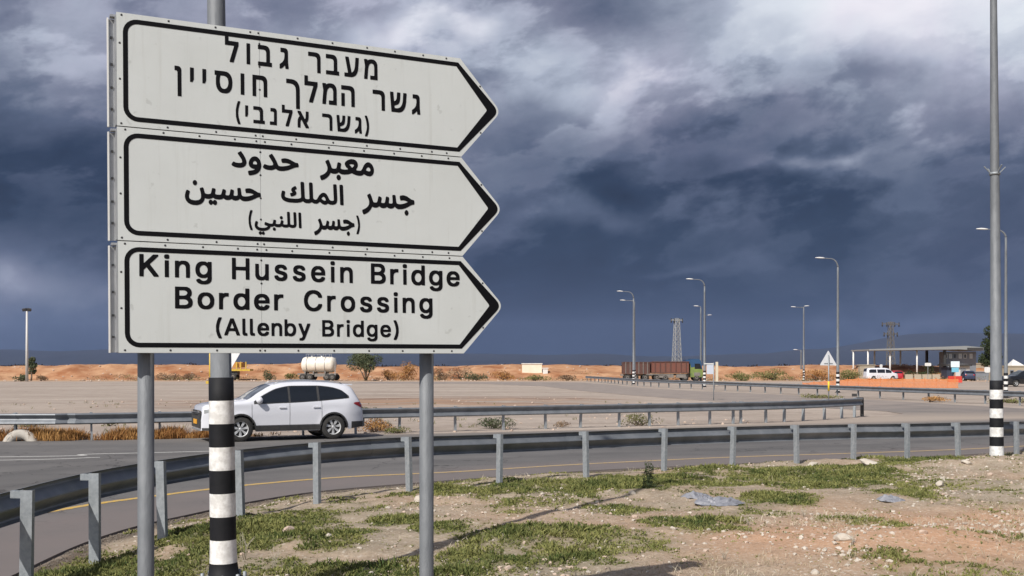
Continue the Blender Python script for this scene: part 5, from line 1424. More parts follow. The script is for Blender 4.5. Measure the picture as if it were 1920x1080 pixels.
            tl.add(V, [(i * 3 + k, (i + 1) * 3 + k, (i + 1) * 3 + k + 1, i * 3 + k + 1) for i in range(8) for k in range(2)], 0, True)
            tl.build('tail_light', RED, r)
            for xw in spec['wheels']:
                am_ = MB()
                P1, P2 = [], []
                for k in range(17):
                    a = PI * k / 16
                    for rr, PP in ((ra - 0.005, P1), (ra + 0.035, P2)):
                        x, z = xw + rr * math.cos(a), wr + rr * math.sin(a) * 1.02
                        PP.append((x, sgn * (wd(x, z) + 0.005), max(z, sill)))
                am_.add(P1 + P2, [(i, i + 1, 17 + i + 1, 17 + i) for i in range(16)], 0, True)
                am_.build('wheel_arch_trim', DARKP, r)
    # windscreen and rear window over the top surface
    for nm, (xa, xb), gm_ in (('windscreen', spec['screen'], GLASS_C), ('rear_window', spec['rear'], GLASS)):
        g = MB()
        V = []
        for i in range(9):
            x = xa + (xb - xa) * i / 8
            wt = wd(x, zt(x)) * 0.93
            for k in range(9):
                y = -wt + 2 * wt * k / 8
                V.append((x, y, zt(x) + 0.035 * (1 - (y / wt * 0.93) ** 2) + 0.007))
        g.add(V, [(i * 9 + k, (i + 1) * 9 + k, (i + 1) * 9 + k + 1, i * 9 + k + 1) for i in range(8) for k in range(8)], 0, True)
        g.build(nm, gm_, r)
    if detail:
        for sgn in (-1, 1):
            patch(spec['wheels'][0] + ra, spec['wheels'][1] - ra, lambda x: sill + 0.01, lambda x: 0.43, sgn, 0.008, 24, 4).build('sill_trim', DARKP, r)
            patch(x1 - 0.42, x1 - 0.02, lambda x: zb(x) + 0.005, lambda x: 0.50, sgn, 0.006, 8, 3).build('bumper_trim', DARKP, r)
            patch(x0 + 0.02, x0 + 0.30, lambda x: zb(x) + 0.005, lambda x: 0.40, sgn, 0.006, 8, 3).build('bumper_trim', DARKP, r)
        g = MB()
        g.box((x0 - 0.012, 0, 0.60), (0.04, 1.34, 0.40))
        g.box((x0 - 0.010, 0, 0.84), (0.03, 0.9, 0.08))
        gr = g.build('grille', DARKP, r)
        for zz in (0.77, 0.83):
            g = MB()
            g.box((x0 - 0.045, 0, zz), (0.02, 0.86, 0.018))
            g.build('chrome_bar', CHROME, gr)
        g = MB()
        g.box((x0 - 0.045, 0, 0.56), (0.012, 0.52, 0.13))
        g.build('number_plate', mat('orange_yellow_plate', (0.72, 0.34, 0.03), 0.5), r)
        g = MB()
        g.box((x0 + 0.02, 0, 0.34), (0.10, 1.25, 0.04))
        g.build('skid_plate', ALU, r)
        g = MB()
        g.box((x1 - 0.02, 0, 0.46), (0.12, 1.36, 0.24))
        g.build('rear_bumper', DARKP, r)
        g = MB()
        g.box((1.93, 0, 1.565), (0.22, 1.05, 0.035))
        g.build('spoiler', paint, r)
    elif spec is not VAN:
        for sgn in (-1, 1):
            g = MB()
            g.box((x1 - 0.02, sgn * 0.55, 0.86), (0.05, 0.2, 0.16))
            g.build('tail_light', RED, r)
    # wheels
    for xw in spec['wheels']:
        for sgn in (-1, 1):
            wh = MB()
            y = sgn * (hw - 0.115)
            wh.lathe([(wr * 0.62, -0.105), (wr * 0.93, -0.11), (wr, -0.085), (wr, 0.085), (wr * 0.93, 0.11), (wr * 0.62, 0.105)], (xw, y, wr), 'Y', 28)
            ty = wh.build('wheel', RUBBER, r)
            rm = MB()
            yo = y + sgn * 0.085
            rm.lathe([(wr * 0.63, 0.02 * sgn), (wr * 0.60, 0.0), (wr * 0.57, -0.05 * sgn)], (xw, yo, wr), 'Y', 28)
            rm.lathe([(0.0, -0.012 * sgn), (0.055, -0.012 * sgn), (0.055, -0.05 * sgn)], (xw, yo, wr), 'Y', 10)
            rm.lathe([(0.0, -0.075 * sgn), (wr * 0.6, -0.075 * sgn)], (xw, yo, wr), 'Y', 20, mi=1)
            for k in range(7 if detail else 5):
                a = 2 * PI * k / (7 if detail else 5) + 0.2
                for da in ((-0.10, 0.10) if detail else (0,)):
                    p = Vector((math.cos(a), 0, math.sin(a)))
                    q = Vector((math.cos(a + da), 0, math.sin(a + da)))
                    c = Vector((xw, yo - sgn * 0.025, wr))
                    rm.bar(c + p * 0.04, c + q * wr * 0.60, 0.034, 0.03, up=(0, 1, 0))
            rm.build('rim', [ALLOY, DARKP], ty)
    return r


car('station_wagon_car', 'white station-wagon SUV with tinted windows driving on the road behind the striped pole', 'car', SUV, CARW, (-6.78, 31.05, 0.0), math.radians(26))
car('white_van', 'small white van parked before the canopy station', 'van', VAN, CARW, ((1651 - 960) * 161 / 2000, 161, 0), math.radians(184), False)
DKBLUE = mat('dark_blue_paint', (0.02, 0.03, 0.07), 0.35, coat=0.6)
BLACKC = mat('black_car_paint', (0.012, 0.013, 0.016), 0.3, coat=0.7)
REDC = mat('red_car_paint', (0.42, 0.02, 0.03), 0.35, coat=0.5)
car('red_hatchback', 'small red car parked right beside the white van', 'car', HATCH, REDC, ((1684 - 960) * 162 / 2000, 163, 0), math.radians(-97), False)
car('dark_blue_car', 'dark blue car parked right of the blue and white notice board', 'car', HATCH, DKBLUE, ((1815 - 960) * 158 / 2000, 158, 0), math.radians(-105), False)
car('black_car', 'black car at the right edge of the picture, beyond the branch road', 'car', SUV, BLACKC, ((1916 - 960) * 112 / 2000, 112, 0), math.radians(10), False)

# ---- red tipper lorry with trailer
RUST = mat('rusty_red_paint', (0.18, 0.052, 0.035), 0.7, 0, (0.13, 0.07, 0.05), 1.5, 0.6)
RUSTD = mat('dark_brown_red_paint', (0.12, 0.05, 0.038), 0.75, 0, (0.07, 0.04, 0.035), 1.5, 0.6)
DUSTY = mat('dusty_grey_metal', (0.24, 0.22, 0.20), 0.7, 0, (0.13, 0.12, 0.11), 3, 0.6)
LIME = mat('lime_paint', (0.24, 0.32, 0.07), 0.5, 0, (0.07, 0.10, 0.05), 1.3, 0.5)
BLUEP = mat('blue_paint', (0.02, 0.07, 0.16), 0.5)
TX0, TD = (1165 - 960) * 155 / 2000, 155.0
tr = thing('tipper_truck', 'rusty red tipper lorry with a blue and lime cab, standing among the lamp poles', 'truck', (TX0 + 4.6, TD, 0))


def wheels_row(parent, xs, y, R=0.5, wdt=0.3):
    for x in xs:
        for s in (-1, 1):
            m_ = MB()
            m_.lathe([(0.0, -wdt / 2), (R * 0.6, -wdt / 2), (R, -wdt / 2 + 0.03), (R, wdt / 2 - 0.03), (R * 0.6, wdt / 2), (0.0, wdt / 2)], (x, y * s, R), 'Y', 18)
            w_ = m_.build('wheel', RUBBER, parent)
            m_ = MB()
            m_.lathe([(0.0, -s * 0.02 + s * wdt / 2), (R * 0.35, s * wdt / 2 + s * 0.01), (R * 0.55, s * wdt / 2 - s * 0.02)], (x, y * s, R), 'Y', 12)
            m_.build('rim', DUSTY, w_)


def tipper_bin(parent, xa, xb, z0, z1, hw_, paint, ribs):
    m_ = MB()
    t_ = 0.08
    m_.box(((xa + xb) / 2, -hw_, (z0 + z1) / 2), (xb - xa, t_, z1 - z0))
    m_.box(((xa + xb) / 2, hw_, (z0 + z1) / 2), (xb - xa, t_, z1 - z0))
    m_.box((xa, 0, (z0 + z1) / 2), (t_, hw_ * 2 - 0.1, z1 - z0))
    m_.box((xb, 0, (z0 + z1) / 2), (t_, hw_ * 2 - 0.1, z1 - z0))
    m_.box(((xa + xb) / 2, 0, z0), (xb - xa - 0.1, hw_ * 2 - 0.1, t_))
    bin_ = m_.build('tipper_body', paint, parent)
    for k in range(ribs):
        x = xa + (xb - xa) * (k + 0.5) / ribs
        m_ = MB()
        m_.box((x, -hw_ - 0.08, (z0 + z1) / 2), (0.10, 0.10, z1 - z0 + 0.03))
        m_.build('rib', RUSTD if paint is RUST else DUSTY, bin_)
    m_ = MB()
    for z in (z0 + 0.04, z1 - 0.02):
        m_.box(((xa + xb) / 2, -hw_ - 0.06, z), (xb - xa + 0.1, 0.12, 0.12))
    m_.build('top_rail', RUSTD, bin_)
    return bin_


# front is towards +x
tipper_bin(tr, -0.25, 5.0, 1.15, 2.78, 1.22, RUST, 7)
m_ = MB()
m_.box((2.6, 0, 0.92), (6.6, 0.9, 0.25))
m_.box((1.7, -1.0, 0.75), (2.2, 0.4, 0.55))
m_.box((3.9, -1.0, 0.72), (1.4, 0.45, 0.5))
m_.box((0.1, -1.15, 0.95), (2.4, 0.25, 0.12))
m_.build('chassis', DUSTY, tr)
m_ = MB()
cabp = [(5.25, 0.55), (6.95, 0.55), (7.05, 1.0), (6.98, 1.75), (6.72, 2.75), (6.3, 2.95), (5.25, 2.85)]
m_.extrude(cabp, -1.2, 1.2, M=Matrix(((1, 0, 0), (0, 0, -1), (0, 1, 0))))
cab = m_.build('cab', LIME, tr)
m_ = MB()
m_.extrude([(5.3, 1.95), (6.25, 2.1), (6.98, 1.65), (6.85, 2.4), (6.72, 2.98), (6.2, 3.15), (5.2, 3.05)], -1.22, -1.205, M=Matrix(((1, 0, 0), (0, 0, -1), (0, 1, 0))))
m_.extrude([(5.3, 1.95), (6.25, 2.1), (6.98, 1.65), (6.85, 2.4), (6.72, 2.98), (6.2, 3.15), (5.2, 3.05)], 1.205, 1.22, M=Matrix(((1, 0, 0), (0, 0, -1), (0, 1, 0))))
m_.box((5.9, 0, 3.05), (1.3, 2.3, 0.22))
m_.box((4.95, 0, 2.75), (0.7, 2.2, 0.6))
m_.build('roof_fairing', BLUEP, cab)
m_ = MB()
m_.extrude([(5.85, 1.75), (6.85, 1.75), (6.62, 2.5), (5.85, 2.5)], 1.225, 1.235, M=Matrix(((1, 0, 0), (0, 0, -1), (0, 1, 0))))
m_.build('side_window', GLASS, cab)
m_ = MB()
m_.extrude([(5.85, 1.75), (6.85, 1.75), (6.62, 2.5), (5.85, 2.5)], -1.235, -1.225, M=Matrix(((1, 0, 0), (0, 0, -1), (0, 1, 0))))
m_.build('side_window', GLASS, cab)
m_ = MB()
m_.box((7.0, 0, 0.62), (0.18, 2.3, 0.4))
m_.box((6.2, -1.22, 0.98), (0.9, 0.06, 0.5))
m_.build('bumper', DUSTY, cab)
wheels_row(tr, (0.45, 1.65, 4.5, 6.15), 1.05)
tl_ = thing('tipper_trailer', 'dark rust-brown tipper trailer coupled behind the red lorry', 'trailer', (TX0 + 2.0, TD + 1.0, 0))
tipper_bin(tl_, -1.7, 2.1, 1.05, 2.72, 1.2, RUSTD, 6)
m_ = MB()
m_.box((0.1, 0, 0.85), (4.2, 0.9, 0.25))
m_.box((2.6, 0, 0.75), (1.4, 0.15, 0.15))
m_.build('chassis', DUSTY, tl_)
wheels_row(tl_, (-1.1, 0.0, 1.5), 1.05)

# ---- white tank lorry behind the car
TK = thing('tank_truck', 'white cylindrical tank on a lorry chassis beyond the white car roof', 'truck', ((598 - 960) * 160 / 2000, 160, 0), math.radians(-8))
TANKW = mat('tank_white_paint', (0.80, 0.76, 0.68), 0.35, 0, (0.66, 0.60, 0.50), 1.2, 0.4)
m_ = MB()
m_.lathe([(0.0, -2.65), (0.6, -2.58), (1.05, -2.35), (1.18, -2.05), (1.20, 0.0), (1.18, 2.05), (1.05, 2.35), (0.6, 2.58), (0.0, 2.65)], (0, 0, 2.35), 'X', 28)
tnk = m_.build('tank', TANKW, TK)
for x in (-1.6, -0.2, 1.2):
    m_ = MB()
    m_.lathe([(1.20, -0.04), (1.235, -0.04), (1.235, 0.04), (1.20, 0.04)], (x, 0, 2.35), 'X', 28)
    m_.build('hoop', ALU, tnk)
for x in (-1.0, 0.5):
    m_ = MB()
    m_.lathe([(0.28, 0.0), (0.28, 0.2), (0.0, 0.24)], (x, 0, 3.5), 'Z', 14)
    m_.build('hatch', ALU, tnk)
m_ = MB()
for s in (-1, 1):
    for k in range(5):
        m_.bar((-1.8 + 0.9 * k, s * 0.5, 3.45), (-1.8 + 0.9 * k, s * 0.5, 3.95), 0.04)
    m_.bar((-1.8, s * 0.5, 3.95), (1.8, s * 0.5, 3.95), 0.04)
m_.build('walkway_rail', ALU, tnk)
m_ = MB()
m_.box((-0.2, 0, 0.95), (6.0, 0.9, 0.22))
m_.box((0.5, -0.95, 0.8), (1.6, 0.4, 0.45))
for x in (-1.9, -0.6, 1.2):
    m_.box((x, 0, 1.2), (0.2, 1.6, 0.4))
m_.build('chassis', DUSTY, TK)
m_ = MB()
m_.bar((2.75, -0.9, 0.6), (2.75, -0.9, 3.4), 0.05)
m_.bar((2.75, -0.5, 0.6), (2.75, -0.5, 3.4), 0.05)
for k in range(9):
    m_.bar((2.75, -0.9, 0.75 + 0.3 * k), (2.75, -0.5, 0.75 + 0.3 * k), 0.04)
m_.build('ladder', ALU, TK)
wheels_row(TK, (-2.2, -1.1, 1.5, 2.4), 1.0)

# ---- yellow flatbed machine hidden half behind the pole
YM = thing('yellow_flatbed', 'orange-yellow railed flatbed machine left of the tank lorry', 'trailer', ((446 - 960) * 163 / 2000, 163, 0))
m_ = MB()
m_.box((-0.2, 0, 1.55), (4.6, 2.2, 0.28))
m_.build('deck', YEL, YM)
for x in (-2.0, -0.9, 0.1, 0.7, 1.5):
    m_ = MB()
    m_.box((x, -1.05, 2.2), (0.14, 0.14, 1.2))
    m_.build('stanchion', YEL, YM)
m_ = MB()
m_.box((-0.6, 0.0, 2.35), (3.0, 1.6, 0.8))
m_.build('engine_housing', mat('ochre_paint', (0.45, 0.22, 0.05), 0.6), YM)
m_ = MB()
m_.box((-1.0, 0, 1.1), (2.2, 1.6, 0.6))
m_.build('undercarriage', DARKP, YM)
wheels_row(YM, (-1.6, -0.5), 0.9, 0.55)

# ------------------------------------------------------------------ pylons
def pylon(label, px, D, H, base, top, arms, m, group='power pylons'):
    r = thing('power_pylon', label, 'pylon', ((px - 960) * D / 2000, D, -0.2), 0.3, None)
    m_ = MB()
    def cor(z):
        w_ = base + (top - base) * z / H
        return [Vector((sx * w_ / 2, sy * w_ / 2, z)) for sx, sy in ((-1, -1), (1, -1), (1, 1), (-1, 1))]
    n = int(H / 1.4)
    th = 0.11
    for i in range(n):
        a, b_ = cor(H * i / n), cor(H * (i + 1) / n)
        for k in range(4):
            m_.bar(a[k], b_[k], th)
            m_.bar(a[k], b_[(k + 1) % 4], th * 0.6)
            m_.bar(a[(k + 1) % 4], b_[k], th * 0.6)
            m_.bar(b_[k], b_[(k + 1) % 4], th * 0.6)
    m_.build('lattice_mast', m, r)
    for (z, half) in arms:
        a_ = MB()
        a_.bar((-half, 0, z), (half, 0, z), 0.16)
        a_.bar((-half, 0, z), (0, 0, z + 0.6), 0.09)
        a_.bar((half, 0, z), (0, 0, z + 0.6), 0.09)
        arm = a_.build('cross_arm', m, r)
        for x in (-half * 0.95, -half * 0.45, half * 0.45, half * 0.95):
            q = MB()
            q.lathe([(0.05, -0.75), (0.2, -0.65), (0.2, -0.1), (0.05, 0.0)], (x, 0, z), n=8)
            q.lathe([(0.14, 0.0), (0.16, 0.45), (0.0, 0.5)], (x, 0, z + 0.05), n=8)
            q.build('insulator', DARKP, arm)
    return r


PYL = mat('pylon_steel', (0.36, 0.37, 0.36), 0.7)
PYLD = mat('pylon_dark_steel', (0.16, 0.15, 0.13), 0.8)
pylon('pale lattice pylon with a flat head rising behind the red truck', 1269, 300, 15.6, 2.3, 1.1, [(15.3, 1.8)], PYL)
pylon('dark lattice pylon with two cross arms rising behind the canopy roof', 1670, 300, 14.8, 1.9, 0.9, [(14.2, 2.9), (11.4, 2.3)], PYLD)

# floodlight mast at the left
fm = thing('floodlight_mast', 'pale mast with two floodlights on the lot at the far left', 'light mast', ((50.5 - 960) * 150 / 2000, 150, -0.05))
H = EYE + (687 - 583) * 150 / 2000
m_ = MB()
m_.lathe([(0.0, 0), (0.21, 0), (0.13, H), (0.0, H)], n=12)
m_.build('pole', mat('pale_mast_paint', (0.55, 0.54, 0.52), 0.6), fm)
for s in (-1, 1):
    m_ = MB()
    m_.box((s * 0.32, -0.05, H + 0.22), (0.55, 0.3, 0.34), M=Matrix.Rotation(0.5, 3, 'X') @ Matrix.Rotation(s * 0.2, 3, 'Y'))
    m_.bar((0, 0, H - 0.1), (s * 0.32, 0, H + 0.1), 0.07)
    m_.build('floodlight', DARKP, fm)


# ------------------------------------------------------------------ canopy station and outbuildings
CD = 172.0
cx = lambda px, D=CD: (px - 960) * D / 2000
cz = lambda py, D=CD: EYE + (687 - py) * D / 2000
st = thing('canopy_station', 'long flat canopy on thin white columns with a grey booth block under its right end', 'building', (cx(1716), CD, 0))
ox = cx(1716)
m_ = MB()
x0, x1, x2 = cx(1612) - ox, cx(1790) - ox, cx(1821) - ox
z0, z1 = cz(655.5), cz(649.5)
prof = [(x0, z0), (x1, z1), (x2, z1 - 0.25), (x2, z1 - 0.75), (x1 - 1, z1 - 0.55), (x0, z0 - 0.22)]
m_.extrude(prof, -4.5, 4.5, M=Matrix(((1, 0, 0), (0, 0, -1), (0, 1, 0))))
m_.build('canopy_roof', mat('canopy_sheet', (0.25, 0.26, 0.26), 0.6), st)
m_ = MB()
m_.box(((x1 + x2) / 2, -4.45, z1 - 0.50), (x2 - x1 - 0.2, 0.3, 0.42))
m_.build('fascia', DARKP, st)
for px in (1613.5, 1654, 1703.5):
    for y in (-3.6, 3.6):
        m_ = MB()
        m_.lathe([(0.0, 0), (0.13, 0), (0.13, cz(657)), (0.0, cz(657))], (cx(px) - ox, y, 0), n=10)
        m_.build('column', WHITEP, st)
for y in (-3.6, 3.6):
    m_ = MB()
    m_.box((cx(1754) - ox, y, cz(657) / 2 + .02), (0.36, 0.36, cz(657)))
    m_.build('column', DARKP, st)
GREYW = mat('grey_render_wall', (0.24, 0.26, 0.29), 0.85, 0, (0.18, 0.195, 0.22), 0.8, 0.5)
m_ = MB()
m_.box((cx(1788) - ox, -1.5, cz(660) / 2), (cx(1818) - cx(1759), 2.0, cz(660)))
blk = m_.build('booth_block', GREYW, st)
for i, px in enumerate((1762, 1770, 1778, 1788, 1797, 1808)):
    m_ = MB()
    m_.box((cx(px) - ox, -2.52, cz(668)), (0.45, 0.06, 0.75))
    fw = m_.build('window', WHITEP if i != 2 else GREYW, blk)
    m_ = MB()
    m_.box((cx(px) - ox, -2.56, cz(668)), (0.30, 0.03, 0.58))
    m_.build('pane', mat('pale_blind_glass', (0.45, 0.50, 0.54), 0.3) if i % 2 else GLASS_C, fw)
bt = thing('guard_booth', 'small pale guard booth with an overhanging dark roof in front of the canopy block', 'booth', (cx(1768), CD - 5.5, 0))
m_ = MB()
m_.box((0.35, 0, cz(686, 159.5) / 2), (2.2, 2.4, cz(686, 159.5)))
m_.build('wall', mat('booth_white', (0.55, 0.56, 0.55), 0.7), bt)
m_ = MB()
m_.box((-0.4, 0, cz(684.5, 159.5)), (4.0, 3.4, 0.28))
m_.build('roof', DARKP, bt)
m_ = MB()
m_.box((-1.6, 0.0, 1.1), (0.9, 2.2, 1.75))
m_.build('side_shutter', mat('booth_dark_panel', (0.04, 0.05, 0.08), 0.5), bt)
m_ = MB()
m_.box((0.4, -1.23, 1.0), (0.8, 0.06, 1.5))
m_.build('door', GREYW, bt)


def building(name, label, px0, px1, ytop, D, depth, m, roof=None, wins=0, group=None, z=-0.03):
    xa, xb, h = cx(px0, D), cx(px1, D), cz(ytop, D)
    r = thing(name, label, 'building', ((xa + xb) / 2, D + depth / 2, z), 0, group)
    m_ = MB()
    m_.box((0, 0, (h - z) / 2), (xb - xa, depth, h - z))
    wl_ = m_.build('wall', m, r)
    m_ = MB()
    m_.box((0, 0, h - z + 0.05), (xb - xa + 0.2, depth + 0.2, 0.14))
    m_.build('roof', roof or m, r)
    for k in range(wins):
        x = (k + 0.5) / wins * (xb - xa) - (xb - xa) / 2
        m_ = MB()
        m_.box((x, -depth / 2 - 0.02, (h - z) * 0.6), (min(0.8, (xb - xa) / wins * 0.5), 0.05, 0.7))
        w_ = m_.build('window', GREYW, wl_)
        m_ = MB()
        m_.box((x, -depth / 2 - 0.05, (h - z) * 0.6), (min(0.6, (xb - xa) / wins * 0.4), 0.03, 0.5))
        m_.build('pane', GLASS, w_)
    return r


BEIGE = mat('beige_plaster', (0.42, 0.36, 0.27), 0.9, 0, (0.33, 0.28, 0.21), 0.7, 0.5)
CREAM = mat('cream_cabin_panel', (0.72, 0.62, 0.46), 0.8, 0, (0.80, 0.74, 0.62), 0.9, 0.5)
building('low_building', 'long low beige building between the canopy block and the dark tree', 1804, 1868, 682, 178, 6, BEIGE, None, 6)
building('low_building', 'beige building with stone courses at the right picture edge', 1890, 1960, 687, 150, 6, BEIGE, None, 5)
building('cabin', 'white cabin on the orange bank, centre of the horizon', 979, 1016, 682.5, 172, 3, CREAM, WHITEP, 0, z=0.5)
building('white_container', 'small grey-white tank box on the right of the white cabin', 1018, 1027, 691, 171, 1.5, WHITEP, None, 0, z=0.5)
building('low_wall_building', 'dark grey low wall right of the dark blue car', 1824, 1868, 698, 160, 0.4, GREYW, None, 0)
building('beige_gate_block', 'beige block behind the white van under the canopy', 1612, 1640, 685, 164.0, 0.8, BEIGE, None, 0)
building('yellow_roof_shed', 'low shed with a yellowish wall seen under the canopy', 1714, 1744, 689, 190, 4, mat('ochre_wall', (0.45, 0.34, 0.16), 0.9), None, 0, z=0.0)

# peaked white tarpaulin at the right edge
tt = thing('shade_sail', 'white peaked shade sail above the building at the right edge', 'shade sail', (cx(1905, 156), 156, 0))
m_ = MB()
zb_ = cz(689, 156)
m_.add([(-1.2, -1, zb_ + .1), (1.3, -1, zb_), (1.3, 1, zb_), (-1.2, 1, zb_ + .1), (-0.4, 0, zb_ + 1.2)], [(0, 1, 4), (1, 2, 4), (2, 3, 4), (3, 0, 4)])
m_.build('sail', WHITEP, tt)
for sx_ in (-1.1, 1.2):
    m_ = MB()
    m_.bar((sx_, -0.9, 0), (sx_, -0.9, zb_ + .05), 0.08)
    m_.build('pole', GALV, tt)

# concrete barriers below the canopy
for i, (a, b_, lab) in enumerate([(1697, 1711, 'pale concrete barrier nearest the red car'), (1714, 1727, 'second pale concrete barrier right of the red car'), (1729, 1746, 'widest pale concrete barrier, under the green shrubs'), (1748, 1762, 'pale concrete barrier by the guard booth')]):
    D = 158
    wd_ = cx(b_, D) - cx(a, D)
    m_ = MB()
    m_.extrude([(-0.32, 0), (0.32, 0), (0.2, 0.3), (0.11, 0.95), (-0.11, 0.95), (-0.2, 0.3)], -wd_ / 2, wd_ / 2, M=Matrix(((0, 0, 1), (1, 0, 0), (0, 1, 0))))
    o = m_.build('concrete_barrier', BEIGE, None)
    o.location = ((cx(a, D) + cx(b_, D)) / 2, D, -0.02)
    tag(o, lab, 'barrier', 'concrete barriers before the canopy')
ORANGE = mat('orange_plastic', (0.66, 0.21, 0.055), 0.6, 0, (0.52, 0.20, 0.08), 1.5, 0.5)
REDP = mat('red_plastic', (0.55, 0.05, 0.03), 0.5)
for i, (px, lab) in enumerate([(1784, 'red plastic road barrier left of the notice board post'), (1797, 'red plastic road barrier right of the notice board post')]):
    m_ = MB()
    m_.extrude([(-0.25, 0), (0.25, 0), (0.12, 0.35), (0.10, 0.85), (-0.10, 0.85), (-0.12, 0.35)], -0.42, 0.42, M=Matrix(((0, 0, 1), (1, 0, 0), (0, 1, 0))))
    o = m_.build('plastic_barrier', REDP, None)
    o.location = (cx(px, 140), 140, -0.02)
    tag(o, lab, 'barrier', 'red plastic barriers')

# orange mesh fence along the far side of the branch road
of = thing('mesh_fence', 'long orange plastic safety mesh strung along the ground before the canopy', 'fence', (cx(1640, 108), 108, -0.02))
pts = []
for k in range(15):
    px = 1505 + (1797 - 1505) * k / 14
    D = 112 - 8 * k / 14
    pts.append(Vector((cx(px, D) - of.location.x, D - 108, 0)))
r_ = random.Random(5)
for k in range(14):
    a, b_ = pts[k], pts[k + 1]
    hgt = 0.42 + 0.5 * min(1, k / 5)
    hg2 = 0.42 + 0.5 * min(1, (k + 1) / 5)
    hf = lambda u: hgt + (hg2 - hgt) * u
    m_ = MB()
    d = (b_ - a)
    n_ = 8
    for row in range(7):
        for s in range(n_):
            p, q = a + d * s / n_, a + d * (s + 1) / n_
            w1 = 0.05 * math.sin(k * 5 + s * 1.3 + row)
            w2 = 0.05 * math.sin(k * 5 + (s + 1) * 1.3 + row)
            sag = 0.06 * math.sin((s + 0.5) / n_ * PI)
            ha, hb_ = hf(s / n_), hf((s + 1) / n_)
            sa, sb2 = 0.07 * math.sin(s / n_ * PI) * row / 7, 0.07 * math.sin((s + 1) / n_ * PI) * row / 7
            m_.add([(p.x, p.y + w1, ha * row / 7 + 0.02 - sa), (q.x, q.y + w2, hb_ * row / 7 + 0.02 - sb2), (q.x, q.y + w2, hb_ * (row + 0.72) / 7 + 0.02 - sb2), (p.x, p.y + w1, ha * (row + 0.72) / 7 + 0.02 - sa)], [(0, 1, 2, 3)])
        for s in range(n_ * 2):
            pass
    m_.build('mesh_panel', ORANGE, of)
    m_ = MB()
    m_.bar((a.x, a.y, 0), (a.x + r_.uniform(-.03, .03), a.y, hgt + 0.12), 0.035)
    m_.build('stake', ORANGE, of)


# ------------------------------------------------------------------ traffic signs (seen from behind)
SIGNBACK = mat('sign_back_metal', (0.66, 0.67, 0.69), 0.5, 0.1, (0.55, 0.56, 0.58), 3, 0.5)
YSL = mat('yellow_sleeve', (0.75, 0.52, 0.03), 0.5)


def tri_plate(mb, cx_, cz_, side, up=True, y=0.0, t_=0.012):
    h = side * 0.866
    P = [(-side / 2, 0), (side / 2, 0), (0, h)] if up else [(-side / 2, h), (0, 0), (side / 2, h)]
    L = []
    for i in range(3):
        a, b_, c_ = P[i - 1], P[i], P[(i + 1) % 3]
        L += tip_round(a[0], a[1], b_[0], b_[1], c_[0], c_[1], 0.06, 5)
    mb.extrude([(p[0] + cx_, p[1] + cz_) for p in L], -t_ / 2, t_ / 2, M=Matrix(((1, 0, 0), (0, 0, -1), (0, 1, 0))), O=(0, y, 0))


D = 61.5
ts = thing('triangular_sign', 'upright white triangular road sign seen from behind on a thin post with a yellow sleeve', 'road sign', ((1553.5 - 960) * D / 2000, D, 0))
zt_ = cz(685, D)
m_ = MB()
tri_plate(m_, 0, zt_, 1.0, True, 0.05)
pl_ = m_.build('sign_plate', SIGNBACK, ts)
m_ = MB()
m_.box((0, 0.02, zt_ + 0.28), (0.05, 0.04, 0.62))
m_.box((0, 0.02, zt_ + 0.12), (0.5, 0.03, 0.03))
m_.build('bracket', GALV, pl_)
m_ = MB()
m_.lathe([(0.0, 0), (0.034, 0), (0.034, zt_ + 0.6), (0.0, zt_ + 0.6)], (0, -0.03, 0), n=10)
m_.build('post', GALV, ts)
m_ = MB()
m_.lathe([(0.0, cz(733, D)), (0.055, cz(733, D)), (0.055, cz(715, D)), (0.0, cz(715, D))], (0, -0.03, 0), n=10)
m_.build('sleeve', YSL, ts)

D = 36.5
yx = (423 - 960) * D / 2000
yz = zat(yx, D)
ys = thing('give_way_sign', 'inverted white triangular sign half hidden by the striped pole below the big sign', 'road sign', (yx, D, yz))
m_ = MB()
tri_plate(m_, 0, cz(708, D) - yz, 1.0, False, 0.05)
m_.build('sign_plate', mat('sign_back_white', (0.78, 0.78, 0.78), 0.5), ys)
m_ = MB()
m_.lathe([(0.0, 0), (0.034, 0), (0.034, cz(680, D) - yz), (0.0, cz(680, D) - yz)], (-0.05, -0.03, 0), n=10)
m_.build('post', GALV, ys)
yy_ = thing('yellow_post', 'thin yellow post left of the striped pole, just under the big sign', 'post', ((394.5 - 960) * 120 / 2000, 120, -0.05))
m_ = MB()
m_.lathe([(0.0, 0), (0.15, 0), (0.15, cz(650, 120)), (0.0, cz(650, 120))], n=10)
yp_ = m_.build('pole', YEL, yy_)
m_ = MB()
m_.box((0.0, 0, 0.35), (0.9, 0.5, 0.3))
m_.build('base', YEL, yy_)

D = 66.0
bs = thing('panel_sign', 'small direction panel seen from behind on a tall thin post, right of the truck', 'road sign', ((1338 - 960) * D / 2000, D, 0))
m_ = MB()
m_.lathe([(0.0, -0.05), (0.03, -0.05), (0.03, cz(680, D)), (0.0, cz(680, D))], n=10)
m_.build('post', GALV, bs)
m_ = MB()
m_.box((-0.22, 0.05, cz(692, D)), (0.40, 0.02, 0.62))
m_.build('sign_plate', mat('blue_grey_panel', (0.50, 0.54, 0.62), 0.5), bs)
m_ = MB()
m_.box((-0.30, 0.03, cz(682, D)), (0.55, 0.03, 0.06))
m_.build('top_bar', WHITEP, bs)
o = MB()
D = 120.0
o.box((0, 0, cz(678, D) / 2), (0.26, 0.26, cz(678, D)))
o = o.build('marker_post', mat('cream_post', (0.6, 0.54, 0.42), 0.8), None)
o.location = ((1344 - 960) * D / 2000, D, -0.03)
tag(o, 'thick cream marker post right of the small direction panel', 'post')

